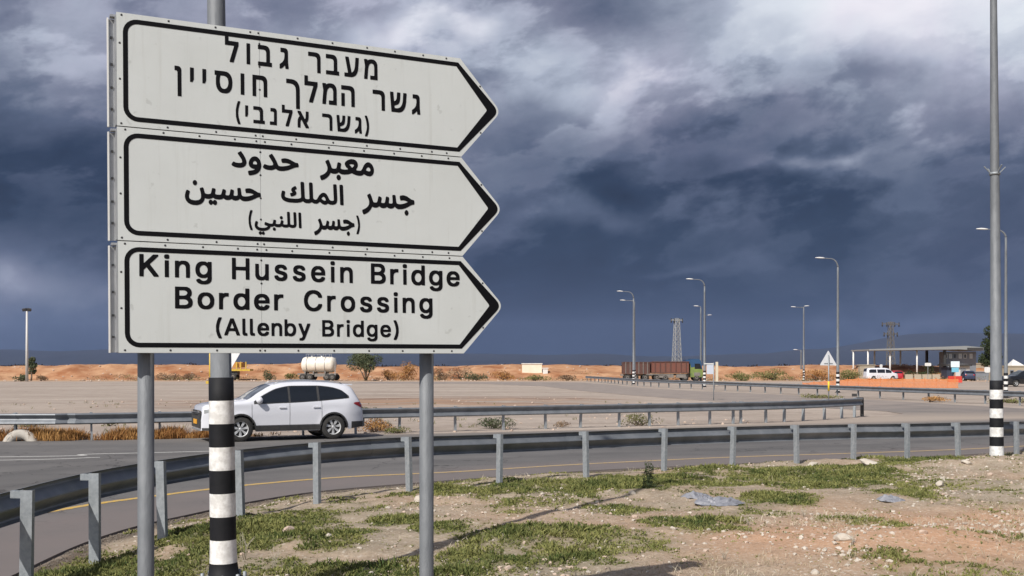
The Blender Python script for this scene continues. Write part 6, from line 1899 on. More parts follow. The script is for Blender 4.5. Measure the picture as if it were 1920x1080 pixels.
D = 130.0
nb = thing('notice_board', 'blue and white square notice board on an orange post before the canopy block', 'sign board', (cx(1791, D), D, -0.03))
m_ = MB()
m_.box((0, 0, cz(682.5, D)), (1.05, 0.05, 0.72))
m_.build('upper_panel', mat('pale_blue_panel', (0.62, 0.76, 0.80), 0.5, 0, (0.75, 0.80, 0.82), 5, 0.4), nb)
m_ = MB()
m_.box((0, 0, cz(693.0, D)), (0.86, 0.05, 0.56))
m_.build('lower_panel', mat('light_blue_panel', (0.18, 0.48, 0.62), 0.5), nb)
m_ = MB()
m_.box((0.0, 0.05, cz(692, D) / 2), (0.08, 0.05, cz(686, D)))
m_.build('post', ORANGE, nb)
for px, py, D, w_, h_, lab in [(1740, 683, 150, 0.9, 0.45, 'small white oval sign at the left end of the booth roof'), (1851, 693, 140, 0.75, 0.75, 'square white sign just left of the tall striped pole'), (1652, 686, 163, 0.42, 0.5, 'little white round sign on the second canopy column')]:
    g = thing('white_sign', lab, 'sign board', (cx(px, D), D, -0.03))
    m_ = MB()
    zc = cz(py, D)
    m_.extrude([(w_ / 2 * (abs(math.cos(a)) ** 0.4) * (1 if math.cos(a) > 0 else -1), zc + h_ / 2 * (abs(math.sin(a)) ** 0.4) * (1 if math.sin(a) > 0 else -1)) for a in [k * PI / 10 + 0.1 for k in range(20)]], -0.03, 0.03, M=Matrix(((1, 0, 0), (0, 0, -1), (0, 1, 0))))
    m_.build('sign_plate', WHITEP, g)
    m_ = MB()
    m_.bar((0, 0.06, 0), (0, 0.06, zc), 0.06)
    m_.build('post', GALV, g)

# ------------------------------------------------------------------ vegetation
def leaf_mat(name, c1, c2, scale=1.2):
    m = bpy.data.materials.new(name)
    m.use_nodes = True
    t = NT(m.node_tree)
    b_ = t.n['Principled BSDF']
    a = t.node('ShaderNodeAttribute', attribute_name='tone')
    t.put(b_.inputs['Base Color'], t.mix(a.outputs['Fac'], c1, c2))
    b_.inputs['Roughness'].default_value = 0.7
    b_.inputs['Specular IOR Level'].default_value = 0.2
    return m


LEAF_D = leaf_mat('dark_tree_leaf', (0.022, 0.035, 0.014), (0.060, 0.075, 0.030))
LEAF_G = leaf_mat('grey_green_leaf', (0.05, 0.07, 0.035), (0.12, 0.13, 0.07))
LEAF_O = leaf_mat('dry_orange_stem', (0.26, 0.11, 0.035), (0.44, 0.25, 0.09))
LEAF_B = leaf_mat('dry_brown_stem', (0.13, 0.08, 0.05), (0.30, 0.21, 0.13))
LEAF_Y = leaf_mat('olive_shrub_leaf', (0.09, 0.10, 0.03), (0.22, 0.21, 0.08))
GRASS = leaf_mat('green_weed_leaf', (0.040, 0.068, 0.016), (0.25, 0.245, 0.085))
STRAW = leaf_mat('dead_straw', (0.34, 0.28, 0.19), (0.55, 0.49, 0.38))
BARK = mat('bark', (0.10, 0.075, 0.055), 0.9, 0, (0.17, 0.13, 0.10), 10, 0.5, 0.5)


def leaf_cloud(name, centers, radii, n, size, m, parent, seed=0, flat=0.75, props=None):
    """many leaf-sized quads scattered on and inside lumpy clumps"""
    r = np.random.RandomState(seed)
    centers, radii = np.array(centers, float), np.array(radii, float)
    w_ = (radii.prod(1) if radii.ndim > 1 else radii ** 3) ** 0.8
    k = r.choice(len(centers), n, p=w_ / w_.sum())
    d = r.normal(size=(n, 3))
    d /= np.linalg.norm(d, axis=1)[:, None]
    rad = r.uniform(0.45, 1.08, n) ** 0.6
    R = radii[k] if radii.ndim > 1 else radii[k][:, None] * np.array([1, 1, flat])
    P = centers[k] + d * rad[:, None] * R
    nrm = r.normal(size=(n, 3)) + d * 0.6
    nrm /= np.linalg.norm(nrm, axis=1)[:, None]
    u = np.cross(nrm, r.normal(size=(n, 3)))
    u /= np.linalg.norm(u, axis=1)[:, None]
    v = np.cross(nrm, u)
    s = size * r.uniform(0.6, 1.4, n)[:, None]
    V = np.stack([P - u * s, P - v * s * 0.45, P + u * s, P + v * s * 0.45], 1).reshape(-1, 3)
    F = np.arange(n * 4).reshape(n, 4)
    tone = np.repeat(np.clip(r.normal(0.45, 0.25, n) + (vnoise(P[:, 0] * 1.3 / size * 0.15, P[:, 2] * 1.3 / size * 0.15, seed) - 0.5) * 0.9, 0, 1), 4)
    col = np.stack([tone, tone, tone, np.ones_like(tone)], 1)
    return fast_mesh(name, V, F, m, props, {'tone': col}, parent)


def blades(name, P, hgt, wid, m, parent=None, seed=0, nb=5, lean=0.6, props=None, tones=None):
    """grass-like blades: P (n,3) roots"""
    r = np.random.RandomState(seed)
    n = len(P)
    root = np.repeat(P, nb, 0) + np.concatenate([r.normal(size=(n * nb, 2)) * np.repeat(hgt, nb)[:, None] * 0.30, np.zeros((n * nb, 1))], 1)
    h = np.repeat(hgt, nb) * r.uniform(0.5, 1.2, n * nb)
    a = r.uniform(0, 2 * PI, n * nb)
    ln = r.uniform(0.1, 1.0, n * nb) * lean
    tip = root + np.stack([np.cos(a) * h * ln, np.sin(a) * h * ln, h * (1 - 0.35 * ln)], 1)
    mid = (root + tip) / 2 + np.stack([np.cos(a) * h * ln * -0.12, np.sin(a) * h * ln * -0.12, h * 0.08], 1)
    b_ = r.uniform(0, PI, n * nb)
    s = np.stack([np.cos(b_), np.sin(b_), np.zeros_like(b_)], 1) * (np.repeat(wid, nb) * r.uniform(0.6, 1.3, n * nb))[:, None]
    V = np.stack([root, mid - s, tip, mid + s], 1).reshape(-1, 3)
    F = np.arange(n * nb * 4).reshape(-1, 4)
    base = np.repeat(tones, nb) if tones is not None else 0.5
    tone = np.repeat(np.clip(base + r.normal(0, 0.22, n * nb), 0, 1), 4)
    col = np.stack([tone, tone, tone, np.ones_like(tone)], 1)
    return fast_mesh(name, V, F, m, props, {'tone': col}, parent)


def shrub(label, px, D, w_, h, m, n, leaf, name='shrub', z=None, seed=1, group=None, stems=True, cat='shrub', squat=0.6, low=0.18):
    X = (px - 960) * D / 2000
    z = (bank_z(X, D) if D > 160 else zat(X, D)) if z is None else z
    r = thing(name, label, cat, (X, D, z), 0, group)
    rr = random.Random(seed)
    cs, rs = [], []
    for k in range(11):
        a = rr.uniform(0, 2 * PI)
        q = rr.uniform(0.1, 0.85)
        cs.append((math.cos(a) * w_ / 2 * q, math.sin(a) * w_ / 2 * q * 0.7, h * rr.uniform(low, 0.74) * (1.15 - q * 0.6 * (low < 0.3))))
        rs.append((w_ * rr.uniform(0.14, 0.30), w_ * rr.uniform(0.15, 0.25), h * rr.uniform(0.16, 0.34)))
    leaf_cloud('foliage', cs, rs, n, leaf, m, r, seed)
    sm = MB()
    for k in range(6):
        c = cs[k]
        sm.tube([(0.02 * k - 0.06, 0.02, -0.05), (c[0] * 0.4, c[1] * 0.4, c[2] * 0.5), c], [w_ * 0.022, w_ * 0.016, w_ * 0.006], 5)
    sm.build('stem', BARK, r)
    return r


def tree(label, px, D, w_, h, trunk_h, m, n, leaf, seed=2, cat='tree', col_=None, z=None):
    X = (px - 960) * D / 2000
    z = zat(X, D) if z is None else z
    r = thing('tree', label, cat, (X, D, z))
    rr = random.Random(seed)
    cs, rs = [], []
    tb = MB()
    tb.tube([(0, 0, -0.1), (0.04 * w_, 0, trunk_h), (0.02 * w_, 0.05, h * 0.6), (0, 0, h * 0.88)], [w_ * 0.06, w_ * 0.045, w_ * 0.025, w_ * 0.01], 8)
    for k in range(16):
        q = rr.random()
        zc = trunk_h + (h - trunk_h) * (0.12 + 0.80 * q)
        env = math.sin(min(1, (q + 0.22)) * PI) ** 0.6 if q < 0.9 else 0.45
        a = rr.uniform(0, 2 * PI)
        d_ = w_ / 2 * rr.uniform(0.2, 0.62) * max(env, 0.3)
        c = (math.cos(a) * d_, math.sin(a) * d_, zc)
        cs.append(c)
        rs.append((w_ * rr.uniform(0.13, 0.24), w_ * rr.uniform(0.13, 0.24), (h - trunk_h) * rr.uniform(0.08, 0.15)))
        tb.tube([(0.02, 0, max(trunk_h * 0.8, zc - 0.25 * h)), (c[0] * 0.6, c[1] * 0.6, zc - 0.05 * h), c], [w_ * 0.018, w_ * 0.012, w_ * 0.005], 5)
    tb.build('trunk', BARK, r)
    leaf_cloud('crown', cs, rs, n, leaf, m, r, seed)
    return r


tree('tall dark evergreen tree behind the tall striped pole at the right', 1856, 178, 5.2, EYE + (687 - 612) * 178 / 2000, 1.2, LEAF_D, 6500, 0.16, seed=12)
shrub('round dark-green acacia between the tank lorry and the right sign post', 686, 158, 5.0, 4.0, LEAF_G, 7000, 0.11, name='tree', seed=6, cat='tree', low=0.46)
tree('small grey-green palm-like tree behind the floodlight mast', 58, 158, 2.6, EYE + (687 - 668) * 158 / 2000, 0.6, LEAF_G, 1800, 0.13, seed=9)
FS = [
    ('low grey bush at the foot of the floodlight mast', 38, 152, 2.2, 1.3, LEAF_G, 700, 0.10), ('flat dry bush right of the floodlight mast', 76, 156, 1.9, 0.9, LEAF_B, 500, 0.09),
    ('grey scrub on the bank left of the striped pole', 312, 165, 4.0, 1.4, LEAF_B, 900, 0.10), ('brown scrub on the bank close to the striped pole', 355, 163, 3.6, 1.2, LEAF_B, 800, 0.10),
    ('dark bush between the yellow machine and the tank lorry', 505, 163, 2.0, 1.8, LEAF_G, 700, 0.10), ('olive bush under the tank lorry front', 545, 165, 2.4, 1.3, LEAF_Y, 600, 0.10),
    ('tall orange-brown tamarisk left of the right sign post', 762, 164, 4.6, 3.3, LEAF_O, 2600, 0.09), ('low rust-coloured bush right of the acacia', 728, 160, 2.8, 1.9, LEAF_O, 1000, 0.09),
    ('dark brown bush right of the right sign post', 824, 161, 3.0, 2.2, LEAF_B, 1500, 0.09), ('pale feathery bush on the bank behind the dark brown bush', 862, 166, 3.6, 2.4, LEAF_B, 1000, 0.09),
    ('grey-green scrub in the middle of the bank', 892, 160, 4.2, 1.6, LEAF_G, 1100, 0.10), ('orange scrub left of the white cabin', 945, 163, 4.2, 1.7, LEAF_O, 1200, 0.10), ('low olive scrub under the white cabin', 1000, 158, 4.0, 1.0, LEAF_Y, 800, 0.10),
    ('dry scrub right of the white cabin', 1065, 160, 3.6, 1.0, LEAF_B, 600, 0.10), ('olive scrub behind the road, left of the two-armed lamp', 1392, 158, 5.0, 1.4, LEAF_Y, 1100, 0.11), ('long olive thicket beside the two-armed lamp', 1452, 162, 6.5, 1.7, LEAF_Y, 1600, 0.11),
    ('brown-olive thicket behind the triangular sign', 1537, 158, 5.5, 2.0, LEAF_O, 1500, 0.11), ('dark green thicket between triangular sign and canopy', 1592, 160, 5.0, 1.9, LEAF_Y, 1400, 0.11),
    ('green hedge clump behind the barriers, left one', 1704, 163, 2.4, 1.7, LEAF_D, 900, 0.10), ('green hedge clump behind the barriers, right one', 1731, 163, 3.4, 1.8, LEAF_D, 1100, 0.10), ('dark shrub beside the booth roof', 1742, 168, 2.4, 2.4, LEAF_D, 700, 0.10)]
for i, (lab, px, D, w_, h, m, n, lf) in enumerate(FS):
    shrub(lab, px, D, w_, h, m, n, lf, seed=20 + i)
# closer scrub along the far rail
NS = [('small olive tuft on the sandy strip right of the right sign post', 745 + 0, 33.9, 0.8, 0.32, LEAF_Y, 500, 0.030), ('flat dark-green bush under the far rail, left of centre', 932, 36.6, 1.6, 0.45, LEAF_G, 1300, 0.030),
      ('brown weed under the far rail', 1052, 37.5, 0.7, 0.25, LEAF_B, 350, 0.025), ('yellow-green weeds under the far rail, right of centre', 1196, 38.4, 1.5, 0.42, LEAF_Y, 900, 0.028), ('dry yellow bush right behind the white car', 702, 34.6, 1.3, 0.55, LEAF_O, 1000, 0.030),
      ('reddish dry bush under the rail behind the white car', 716, 35.6, 0.9, 0.45, LEAF_B, 600, 0.03), ('small dark tuft on the lot left of the left sign post', 206, 38.0, 0.7, 0.30, LEAF_Y, 300, 0.03),
      ('low tufts on the lot at the far left', 58, 37.5, 1.3, 0.28, LEAF_Y, 400, 0.03), ('olive bush on the lot behind the white car tail', 688, 46, 1.2, 0.45, LEAF_G, 500, 0.03),
      ('weeds by the foot of the branch road guardrail', 1540, 71, 3.5, 0.4, LEAF_Y, 700, 0.05), ('brown weeds under the branch road guardrail', 1745, 63.5, 2.2, 0.4, LEAF_O, 600, 0.05), ('green weeds beside the thin right lamp foot', 1900, 62, 3.0, 0.5, LEAF_Y, 700, 0.05)]
for i, (lab, px, D, w_, h, m, n, lf) in enumerate(NS):
    shrub(lab, px, D, w_, h, m, n, lf, seed=60 + i)

# orange dead grass along the foot of the far rail (left part)
r = np.random.RandomState(3)
xs_, ys_, hs_ = [], [], []
for cxp, wdp, hh, nn_ in [(90, 62, 0.42, 900), (135, 30, 0.40, 500), (10, 30, 0.36, 350), (222, 40, 0.38, 450), (262, 34, 0.36, 350), (310, 55, 0.36, 650), (360, 40, 0.32, 400), (420, 60, 0.25, 300)]:
    px = r.normal(cxp, wdp * 0.5, nn_)
    X = (px - 960) * 30.6 / 2000
    Yb = 30.45 + (X + 12) * 0.40 * (X > -12) + r.uniform(-0.35, 0.55, nn_)
    xs_.append(X)
    ys_.append(Yb)
    hs_.append(np.full(nn_, hh))
X, Y, Hh = np.concatenate(xs_), np.concatenate(ys_), np.concatenate(hs_)
kp = vnoise(X * 2.2, Y * 0.8, 12) > r.uniform(0.0, 0.75, len(X))
X, Y, Hh = X[kp], Y[kp], Hh[kp]
P = np.stack([X, Y, gh(X, Y)], 1)
blades('dead_grass', P, Hh * (0.45 + 0.8 * vnoise(X * 2.2, Y * 0.8, 12)) * r.uniform(0.5, 1.1, len(X)), np.full(len(X), 0.010), LEAF_O, None, 5, 6, 0.5, {'kind': 'stuff'}, np.clip(vnoise(X * 1.5, Y, 3), 0, 1))

# green weeds on the verge
r = np.random.RandomState(8)
N = 460000
Y = 7.0 + (27.5 - 7.0) * r.uniform(0, 1, N) ** 1.25
X = r.uniform(-6, 14.5, N)
keep = (np.abs(X) < Y * 0.56 + 0.6)
X, Y = X[keep], Y[keep]
g = green_at(X, Y)
d = side_dist(X, Y, E1)
keep = (g ** 1.15 * (0.35 + 1.0 * vnoise(X * 7, Y * 7, 41)) > 0.02 + 0.75 * r.uniform(0, 1, len(X))) | (r.uniform(0, 1, len(X)) < 0.055 * smooth(0.35, 0.8, vnoise(X * 1.3, Y * 1.3, 15))) & (d > 0.3)
keep &= d > 0.10
X, Y, g = X[keep], Y[keep], g[keep]
h = (0.012 + 0.029 * g) * r.uniform(0.4, 1.6, len(X)) * (1 + 0.9 * smooth(0.55, 0.8, vnoise(X * 1.7, Y * 1.7, 77)))
P = np.stack([X, Y, gh(X, Y) - 0.004], 1)
blades('grass', P, h, 0.006 + 0.004 * (Y / 20), GRASS, None, 9, 4, 1.1, {'kind': 'stuff'}, np.clip(0.15 + 0.7 * vnoise(X * 2.3, Y * 2.3, 31) + 0.25 * (1 - g), 0, 1))
print('weeds', len(X))

# dead straw and grey stalks
N = 30000
Y = 7.5 + 18 * r.uniform(0, 1, N) ** 1.2
X = r.uniform(-5, 13, N)
q = fbm(X * 0.8, Y * 0.8, 3, 55)
straw_c = [(1.6, 9.6, 1.2), (5.9, 10.2, 1.5), (7.6, 13.5, 2.0), (9.2, 13.0, 2.0), (-1.9, 9.6, 1.0), (5.6, 12.2, 1.2), (3.6, 12.6, 1.3), (8.6, 11.2, 1.3)]
sc = np.zeros(N)
for a, b_, c_ in straw_c:
    sc = np.maximum(sc, np.exp(-(((X - a) / c_) ** 2 + ((Y - b_) / (c_ * 0.6)) ** 2)))
keep = ((sc * 0.9 + q * 1.2) > r.uniform(0.05, 0.9, N)) & (side_dist(X, Y, E1) > 0.5)
X, Y = X[keep], Y[keep]
P = np.stack([X, Y, gh(X, Y)], 1)
blades('dry_straw', P, r.uniform(0.03, 0.13, len(X)), np.full(len(X), 0.0028), STRAW, None, 19, 4, 1.3, {'kind': 'stuff'}, vnoise(X * 2, Y * 2, 5))

# upright thistle by the rail shadow
X, Y = from_view(1216, 925, 0.2)
th = thing('thistle_plant', 'single upright dark-green weed standing in the verge right of centre', 'plant', (X, Y, zat(X, Y)))
m_ = MB()
for k in range(5):
    a = k * 1.3
    m_.tube([(0, 0, -0.02), (0.02 * math.cos(a), 0.02 * math.sin(a), 0.18), (0.07 * math.cos(a), 0.06 * math.sin(a), 0.36 + 0.02 * k)], [0.006, 0.005, 0.002], 5)
m_.build('stalk', LEAF_G, th)
leaf_cloud('foliage', [(0, 0, 0.15), (0.01, 0.01, 0.28), (0, 0, 0.06)], [(0.09, 0.09, 0.12), (0.07, 0.07, 0.12), (0.12, 0.12, 0.06)], 420, 0.018, LEAF_D, th, 4)
# dry branching twigs standing near the striped pole and at the right
TW = [('dry forked twig right of the striped pole foot', 460, 1030, 0.30), ('second dry twig, in the grass further right of the striped pole', 512, 1045, 0.26), ('bleached stalk near the middle rail post', 757, 945, 0.16), ('dry dark twig on the bare orange soil', 1357, 1045, 0.14),
      ('small brown twig left of the rubble heap', 1404, 992, 0.13), ('dry spray above the rubble heap', 1597, 1040, 0.18), ('pale stalk in the green patch at the right', 1508, 972, 0.14)]
for i, (lab, px, py, hh) in enumerate(TW):
    X, Y = from_view(px, py, 0.24)
    rr = random.Random(i + 3)
    m_ = MB()
    for k in range(5):
        a = rr.uniform(0, 2 * PI)
        t0 = Vector((0.01 * rr.uniform(-1, 1), 0.01 * rr.uniform(-1, 1), -0.02))
        t1 = t0 + Vector((math.cos(a) * hh * 0.15, math.sin(a) * hh * 0.15, hh * 0.5))
        t2 = t1 + Vector((math.cos(a + 1) * hh * 0.25, math.sin(a + 1) * hh * 0.25, hh * rr.uniform(0.3, 0.55)))
        m_.tube([t0, t1, t2], [0.0035, 0.0025, 0.001], 4)
        m_.tube([t1, t1 + Vector((math.cos(a - 1.2) * hh * 0.3, math.sin(a - 1.2) * hh * 0.3, hh * 0.3))], [0.002, 0.0008], 4)
    o = m_.build('dry_twig', mat('bleached_twig', (0.42, 0.38, 0.30), 0.9), None)
    o.location = (X, Y, zat(X, Y))
    tag(o, lab, 'twig', 'dry twigs on the verge')

# ------------------------------------------------------------------ stones
ROCK = mat('pale_limestone', (0.40, 0.345, 0.28), 0.9, 0, (0.60, 0.55, 0.48), 9, 0.6, 0.4, 30)
ROCKP = mat('pinkish_stone', (0.42, 0.31, 0.24), 0.9, 0, (0.55, 0.45, 0.37), 9, 0.6, 0.4, 30)


def stone_mesh(seed, sub=2):
    bm = bmesh.new()
    bmesh.ops.create_icosphere(bm, subdivisions=sub, radius=1)
    r = random.Random(seed)
    pl = [(Vector((r.gauss(0, 1), r.gauss(0, 1), r.gauss(0, 1))).normalized(), r.uniform(0.45, 0.85)) for _ in range(10)]
    for v in bm.verts:
        for n_, d_ in pl:
            e_ = v.co.dot(n_) - d_
            if e_ > 0:
                v.co -= n_ * e_ * 0.9
    V = np.array([v.co[:] for v in bm.verts])
    F = np.array([[v.index for v in f.verts] for f in bm.faces])
    bm.free()
    return V, F


ROCKS = [('white limestone block at the foot of the middle rail post', 789, 930, 0.16, 0.10, 0.09, ROCK), ('largest pale stone on the rubble heap at the lower right', 1582, 1035, 0.12, 0.07, 0.06, ROCK), ('round white stone on the sand left of the tall striped pole', 1761, 912, 0.085, 0.08, 0.07, ROCK),
         ('pinkish stone alone on the orange soil', 1731, 1033, 0.055, 0.05, 0.04, ROCKP), ('tan stone in the grass right of the striped pole', 541, 981, 0.11, 0.08, 0.06, ROCKP), ('white stone on the sand mound edge by the rail', 1523, 871, 0.14, 0.10, 0.09, ROCK),
         ('pale slab on the bank of the sand mound', 1630, 877, 0.26, 0.16, 0.10, ROCK), ('white stone at the lower edge of the rubble', 1530, 1076, 0.05, 0.05, 0.045, ROCK), ('white stone at the foot of the verge grass, centre', 1185, 925, 0.07, 0.05, 0.04, ROCK),
         ('pale stone at the lower centre edge', 682, 1076, 0.06, 0.045, 0.04, ROCK), ('tan stone in the lower middle gravel', 953, 1065, 0.045, 0.04, 0.035, ROCKP), ('pink stone with a pale top among the right-hand gravel', 1795, 1013, 0.06, 0.05, 0.04, ROCKP),
         ('white stone beside the dark tyre mark near the sign shadow', 616, 998, 0.05, 0.04, 0.04, ROCK), ('pale stone at the sign shadow tip', 1262, 1003, 0.04, 0.04, 0.03, ROCK), ('flat pale stone near the striped lamp footing', 1812, 884, 0.13, 0.09, 0.05, ROCK)]
for i, (lab, px, py, a, b_, c_, m) in enumerate(ROCKS):
    X, Y = from_view(px, py, 0.24)
    V, F = stone_mesh(i + 100)
    V = V * np.array([a, b_, c_])
    o = fast_mesh('stone', V, F, m, None, smooth=False)
    o.location = (X, Y, zat(X, Y) + c_ * 0.35)
    o.rotation_euler = (RNG.uniform(-.2, .2), RNG.uniform(-.2, .2), RNG.uniform(0, 6))
    tag(o, lab, 'stone', 'loose stones on the verge')

protos = [stone_mesh(k, 1) for k in range(6)]


def scatter_stones(name, X, Y, S, m, seed, props, z=None):
    r = np.random.RandomState(seed)
    VV, FF, o = [], [], 0
    for x, y, s in zip(X, Y, S):
        V, F = protos[r.randint(6)]
        a = r.uniform(0, 6.28)
        R = np.array([[math.cos(a), -math.sin(a), 0], [math.sin(a), math.cos(a), 0], [0, 0, 1]])
        VV.append((V * s * np.array([1, r.uniform(.6, 1), r.uniform(.4, .75)])) @ R.T + np.array([x, y, 0]))
        FF.append(F + o)
        o += len(V)
    V = np.concatenate(VV)
    nv = [len(q) for q in VV]
    base = gh(np.array(X), np.array(Y)) + np.array(S) * 0.15
    V[:, 2] += np.repeat(base, nv)
    return fast_mesh(name, V, np.concatenate(FF), m, props)


r = np.random.RandomState(21)
N = 46000
Y = 7.2 + 19 * r.uniform(0, 1, N) ** 1.3
X = r.uniform(-5, 14, N)
dens = 0.20 + fbm(X * 0.9, Y * 0.9, 4, 91) * 1.9
for a, b_, ca, cb, am in [(5.75, 11.3, 0.7, 0.45, 1.0), (8.0, 12.4, 1.6, 0.5, 0.7), (8.6, 15.0, 2.5, 0.5, 0.8), (9.0, 19.4, 3.0, 1.0, 0.7), (0.3, 14.2, 1.6, 0.35, 0.9), (-1.0, 9.8, 1.2, 0.5, 0.8), (0.2, 10.3, 1.8, 0.9, 0.7), (2.8, 12.6, 2.2, 0.8, 0.5)]:
    dens = np.maximum(dens, am * np.exp(-(((X - a) / ca) ** 2 + ((Y - b_) / cb) ** 2)))
keep = (dens > r.uniform(0.05, 1.1, N)) & (side_dist(X, Y, E1) > 0.4) & (np.abs(X) < Y * 0.55 + 0.5)
X, Y = X[keep], Y[keep]
S = 0.006 + 0.034 * r.uniform(0, 1, len(X)) ** 3.2
S = S * (1 + 0.6 * (r.uniform(0, 1, len(X)) > 0.96))
h_ = len(X) // 2
scatter_stones('gravel', X[:h_], Y[:h_], S[:h_], ROCK, 5, {'kind': 'stuff'})
scatter_stones('pink_gravel', X[h_:], Y[h_:], S[h_:], ROCKP, 6, {'kind': 'stuff'})
print('stones', len(X))
# grit and dark crumbs along the road edge
N = 5000
k = r.randint(30, len(E1) - 30, N)
E1a = np.array(E1)
P = E1a[k] + (E1a[k + 1] - E1a[k]) * r.uniform(0, 1, N)[:, None] + r.normal(0, 0.12, (N, 2)) + np.array([0.08, -0.10])
ok = (P[:, 1] > 8) & (P[:, 1] < 27)
scatter_stones('road_edge_grit', P[ok, 0], P[ok, 1], 0.006 + 0.018 * r.uniform(0, 1, ok.sum()) ** 2, mat('dark_grit', (0.09, 0.075, 0.06), 0.9, 0, (0.2, 0.17, 0.14), 20, 0.5), 8, {'kind': 'stuff'})

# rubble beside the half buried tyre
N = 160
px = np.concatenate([r.normal(205, 22, 90), r.normal(8, 12, 40), r.normal(240, 20, 30)])
X = (px - 960) * 31 / 2000
Y = 31.0 + r.uniform(-0.3, 0.5, N)
scatter_stones('rubble', X, Y, r.uniform(0.05, 0.17, N), ROCKP, 9, {'kind': 'stuff'})

# half buried tyre
ty = MB()
R_, r0 = 0.335, 0.145
n1_, n2_ = 28, 12
V = []
for i in range(n1_):
    a = 2 * PI * i / n1_
    for k in range(n2_):
        b_ = 2 * PI * k / n2_
        rr = R_ + r0 * math.cos(b_) * 1.05
        y = r0 * 1.1 * math.sin(b_)
        if k % n2_ in (0,):
            rr -= 0.01
        V.append((rr * math.cos(a), y, rr * math.sin(a)))
ty.add(V, [(i * n2_ + k, ((i + 1) % n1_) * n2_ + k, ((i + 1) % n1_) * n2_ + (k + 1) % n2_, i * n2_ + (k + 1) % n2_) for i in range(n1_) for k in range(n2_)], 0, True)
o = ty.build('old_tyre', mat('whitewashed_rubber', (0.50, 0.47, 0.42), 0.85, 0, (0.34, 0.31, 0.27), 6, 0.6, 0.3, 20), None)
o.location = ((38 - 960) * 29.95 / 2000, 29.95, -0.13)
o.rotation_euler = (math.radians(-22), 0, math.radians(12))
tag(o, 'whitewashed tyre half buried under the far rail at the left', 'tyre')

# concrete footing of the right pole
m_ = MB()
fx, fy = (1868 - 960) * 22.0 / 2000, 22.0
m_.box((0, 0, 0), (0.95, 0.75, 0.20), 0.2)
o = m_.build('concrete_footing', mat('pinkish_concrete', (0.44, 0.36, 0.29), 0.9, 0, (0.35, 0.28, 0.22), 8, 0.5, 0.5, 20), None)
o.location = (fx, fy, EYE - (869 - 687) * 22.0 / 2000 - 0.105)
tag(o, 'low pinkish concrete footing under the tall striped pole', 'footing')

# crumpled grey plastic sheets lying in the grass
PLAS = mat('grey_blue_plastic', (0.30, 0.305, 0.33), 0.5, 0, (0.17, 0.175, 0.20), 5, 0.5)
for i, (lab, px, py, a, b_) in enumerate([('crumpled grey-blue plastic sheet lying on the verge', 1345, 950, 0.34, 0.32), ('smaller scrap of grey plastic left of the crumpled sheet', 1308, 936, 0.22, 0.26), ('grey plastic scrap among the stones at the right', 1672, 943, 0.18, 0.2)]):
    X, Y = from_view(px, py, 0.22)
    n_ = 22
    V, F = [], []
    for j in range(n_):
        for k in range(n_):
            u, v = (j / (n_ - 1) - .5) * 2, (k / (n_ - 1) - .5) * 2
            ed = 1 + 0.35 * float(fbm(u * 1.4 + i * 5, v * 1.4, 3, 70 + i)) * 2
            zz = 0.035 + 0.11 * abs(float(fbm(u * 2.4 + i * 9, v * 2.4, 4, 80 + i))) * 2 * (1.2 - max(abs(u), abs(v))) - 0.03 * max(abs(u), abs(v)) ** 4
            V.append((u * a * ed * math.sqrt(1 - v * v / 2.4), v * b_ * ed * math.sqrt(1 - u * u / 2.4), zz))
    for j in range(n_ - 1):
        for k in range(n_ - 1):
            F.append((j * n_ + k, (j + 1) * n_ + k, (j + 1) * n_ + k + 1, j * n_ + k + 1))
    m_ = MB()
    m_.add(V, F, 0, False)
    o = m_.build('plastic_sheet', PLAS, None, fix=False)
    o.location = (X, Y, zat(X, Y) - 0.01)
    tag(o, lab, 'plastic sheet')

# dark scrub line on the far plain
r = np.random.RandomState(44)
cs = [(x, 900 + r.uniform(-60, 60), r.uniform(-0.5, 1.6)) for x in np.arange(-900, 900, 9.0)]
rs = [(r.uniform(6, 14), 6, r.uniform(1.4, 3.4)) for _ in cs]
leaf_cloud('distant_scrub_line', cs, rs, 14000, 1.1, leaf_mat('far_scrub', (0.020, 0.014, 0.012), (0.060, 0.035, 0.028)), None, 45, props={'kind': 'stuff'})

# broken scrub and rubble all along the foot of the bank
r = np.random.RandomState(71)
xs2 = np.sort(r.uniform(-95, 75, 230))
cs, rs = [], []
for x in xs2:
    D_ = r.uniform(156, 172)
    if vnoise(np.array([x * 0.12]), np.array([0.0]), 4)[0] < 0.35:
        continue
    z_ = bank_z(float(x), float(D_))
    hgt = r.uniform(0.15, 0.6)
    cs.append((x, D_, z_ + hgt * 0.4))
    rs.append((r.uniform(0.4, 2.2), r.uniform(0.3, 0.8), hgt))
leaf_cloud('bank_scrub', cs, rs, 9000, 0.085, LEAF_B, None, 72, props={'kind': 'stuff'})
cs2 = [(c[0] + 1.3, c[1] - 1.0, c[2] * 0.8) for c in cs[::2]]
leaf_cloud('bank_weeds', cs2, rs[::2], 3500, 0.09, LEAF_Y, None, 73, props={'kind': 'stuff'})
N = 900
X = r.uniform(-90, 80, N)
Y = r.uniform(150, 178, N)
VV = [stone_mesh(k, 1) for k in range(3)]
V_, F_, o_ = [], [], 0
for x, y in zip(X, Y):
    v, f = VV[int(abs(x * 10)) % 3]
    s_ = 0.05 + 0.20 * r.uniform() ** 3
    V_.append(v * s_ * np.array([1.3, 1, 0.7]) + np.array([x, y, bank_z(float(x), float(y)) + 0.05]))
    F_.append(f + o_)
    o_ += len(v)
fast_mesh('bank_rubble', np.concatenate(V_), np.concatenate(F_), ROCKP, {'kind': 'stuff'})
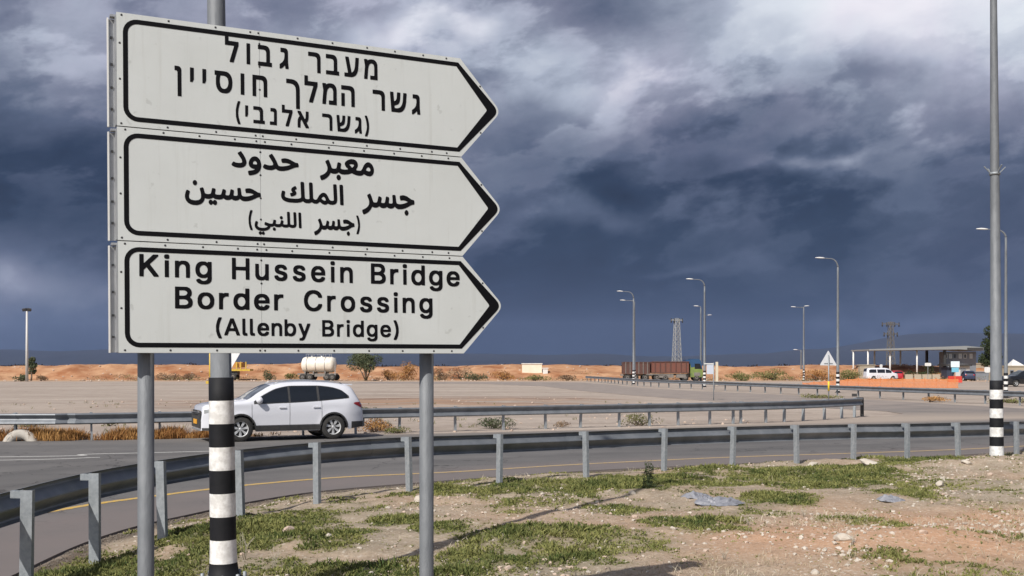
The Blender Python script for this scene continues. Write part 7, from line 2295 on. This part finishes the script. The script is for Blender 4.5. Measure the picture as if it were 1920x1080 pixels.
# sparse stones and tufts over the sandy lot and the strip behind the far rail
N = 1500
X = r.uniform(-45, 14, N)
Y = 31 + 40 * r.uniform(0, 1, N) ** 1.5
E2l = [(-90, 27), (-40, 28.2), (-14.3, 29.9), (-3.6, 33), (2.4, 35.2), (8.5, 38.6), (13.4, 42.3), (16, 46)]
ok = side_dist(X, Y, E2l) < -0.3
ok &= (X < 8 + (Y < 46) * 2)
scatter_stones('lot_stones', X[ok], Y[ok], 0.02 + 0.09 * r.uniform(0, 1, ok.sum()) ** 3, ROCKP, 12, {'kind': 'stuff'})
N = 700
X = r.uniform(-45, 12, N)
Y = 31 + 30 * r.uniform(0, 1, N) ** 1.3
ok = (side_dist(X, Y, E2l) < -0.4) & (vnoise(X * 0.25, Y * 0.4, 19) > 0.52) & (X < 8)
X, Y = X[ok], Y[ok]
blades('lot_weeds', np.stack([X, Y, gh(X, Y)], 1), r.uniform(0.06, 0.22, len(X)), np.full(len(X), 0.010), LEAF_Y, None, 15, 9, 1.0, {'kind': 'stuff'}, vnoise(X, Y, 2))

# heaps of larger rubble on the verge
r = np.random.RandomState(88)
hx, hy, hs = [], [], []
for px, py, sx_, sy_, n_, s0, s1 in [(1590, 1048, 55, 20, 170, 0.012, 0.045), (1050, 958, 60, 5, 90, 0.010, 0.032), (1800, 1005, 90, 12, 90, 0.010, 0.040), (1880, 985, 50, 12, 70, 0.010, 0.045), (1700, 893, 90, 8, 120, 0.012, 0.05), (880, 1040, 50, 25, 90, 0.008, 0.028), (700, 1010, 80, 20, 60, 0.008, 0.028), (640, 1070, 60, 12, 50, 0.008, 0.025), (1640, 985, 80, 14, 60, 0.01, 0.03)]:
    for k in range(n_):
        X_, Y_ = from_view(px + r.normal(0, sx_), min(1120, max(862, py + r.normal(0, sy_))), 0.23)
        hx.append(X_)
        hy.append(Y_)
        hs.append(s0 + (s1 - s0) * r.uniform() ** 2.2)
scatter_stones('rubble_heaps', np.array(hx), np.array(hy), np.array(hs), ROCK, 90, {'kind': 'stuff'})
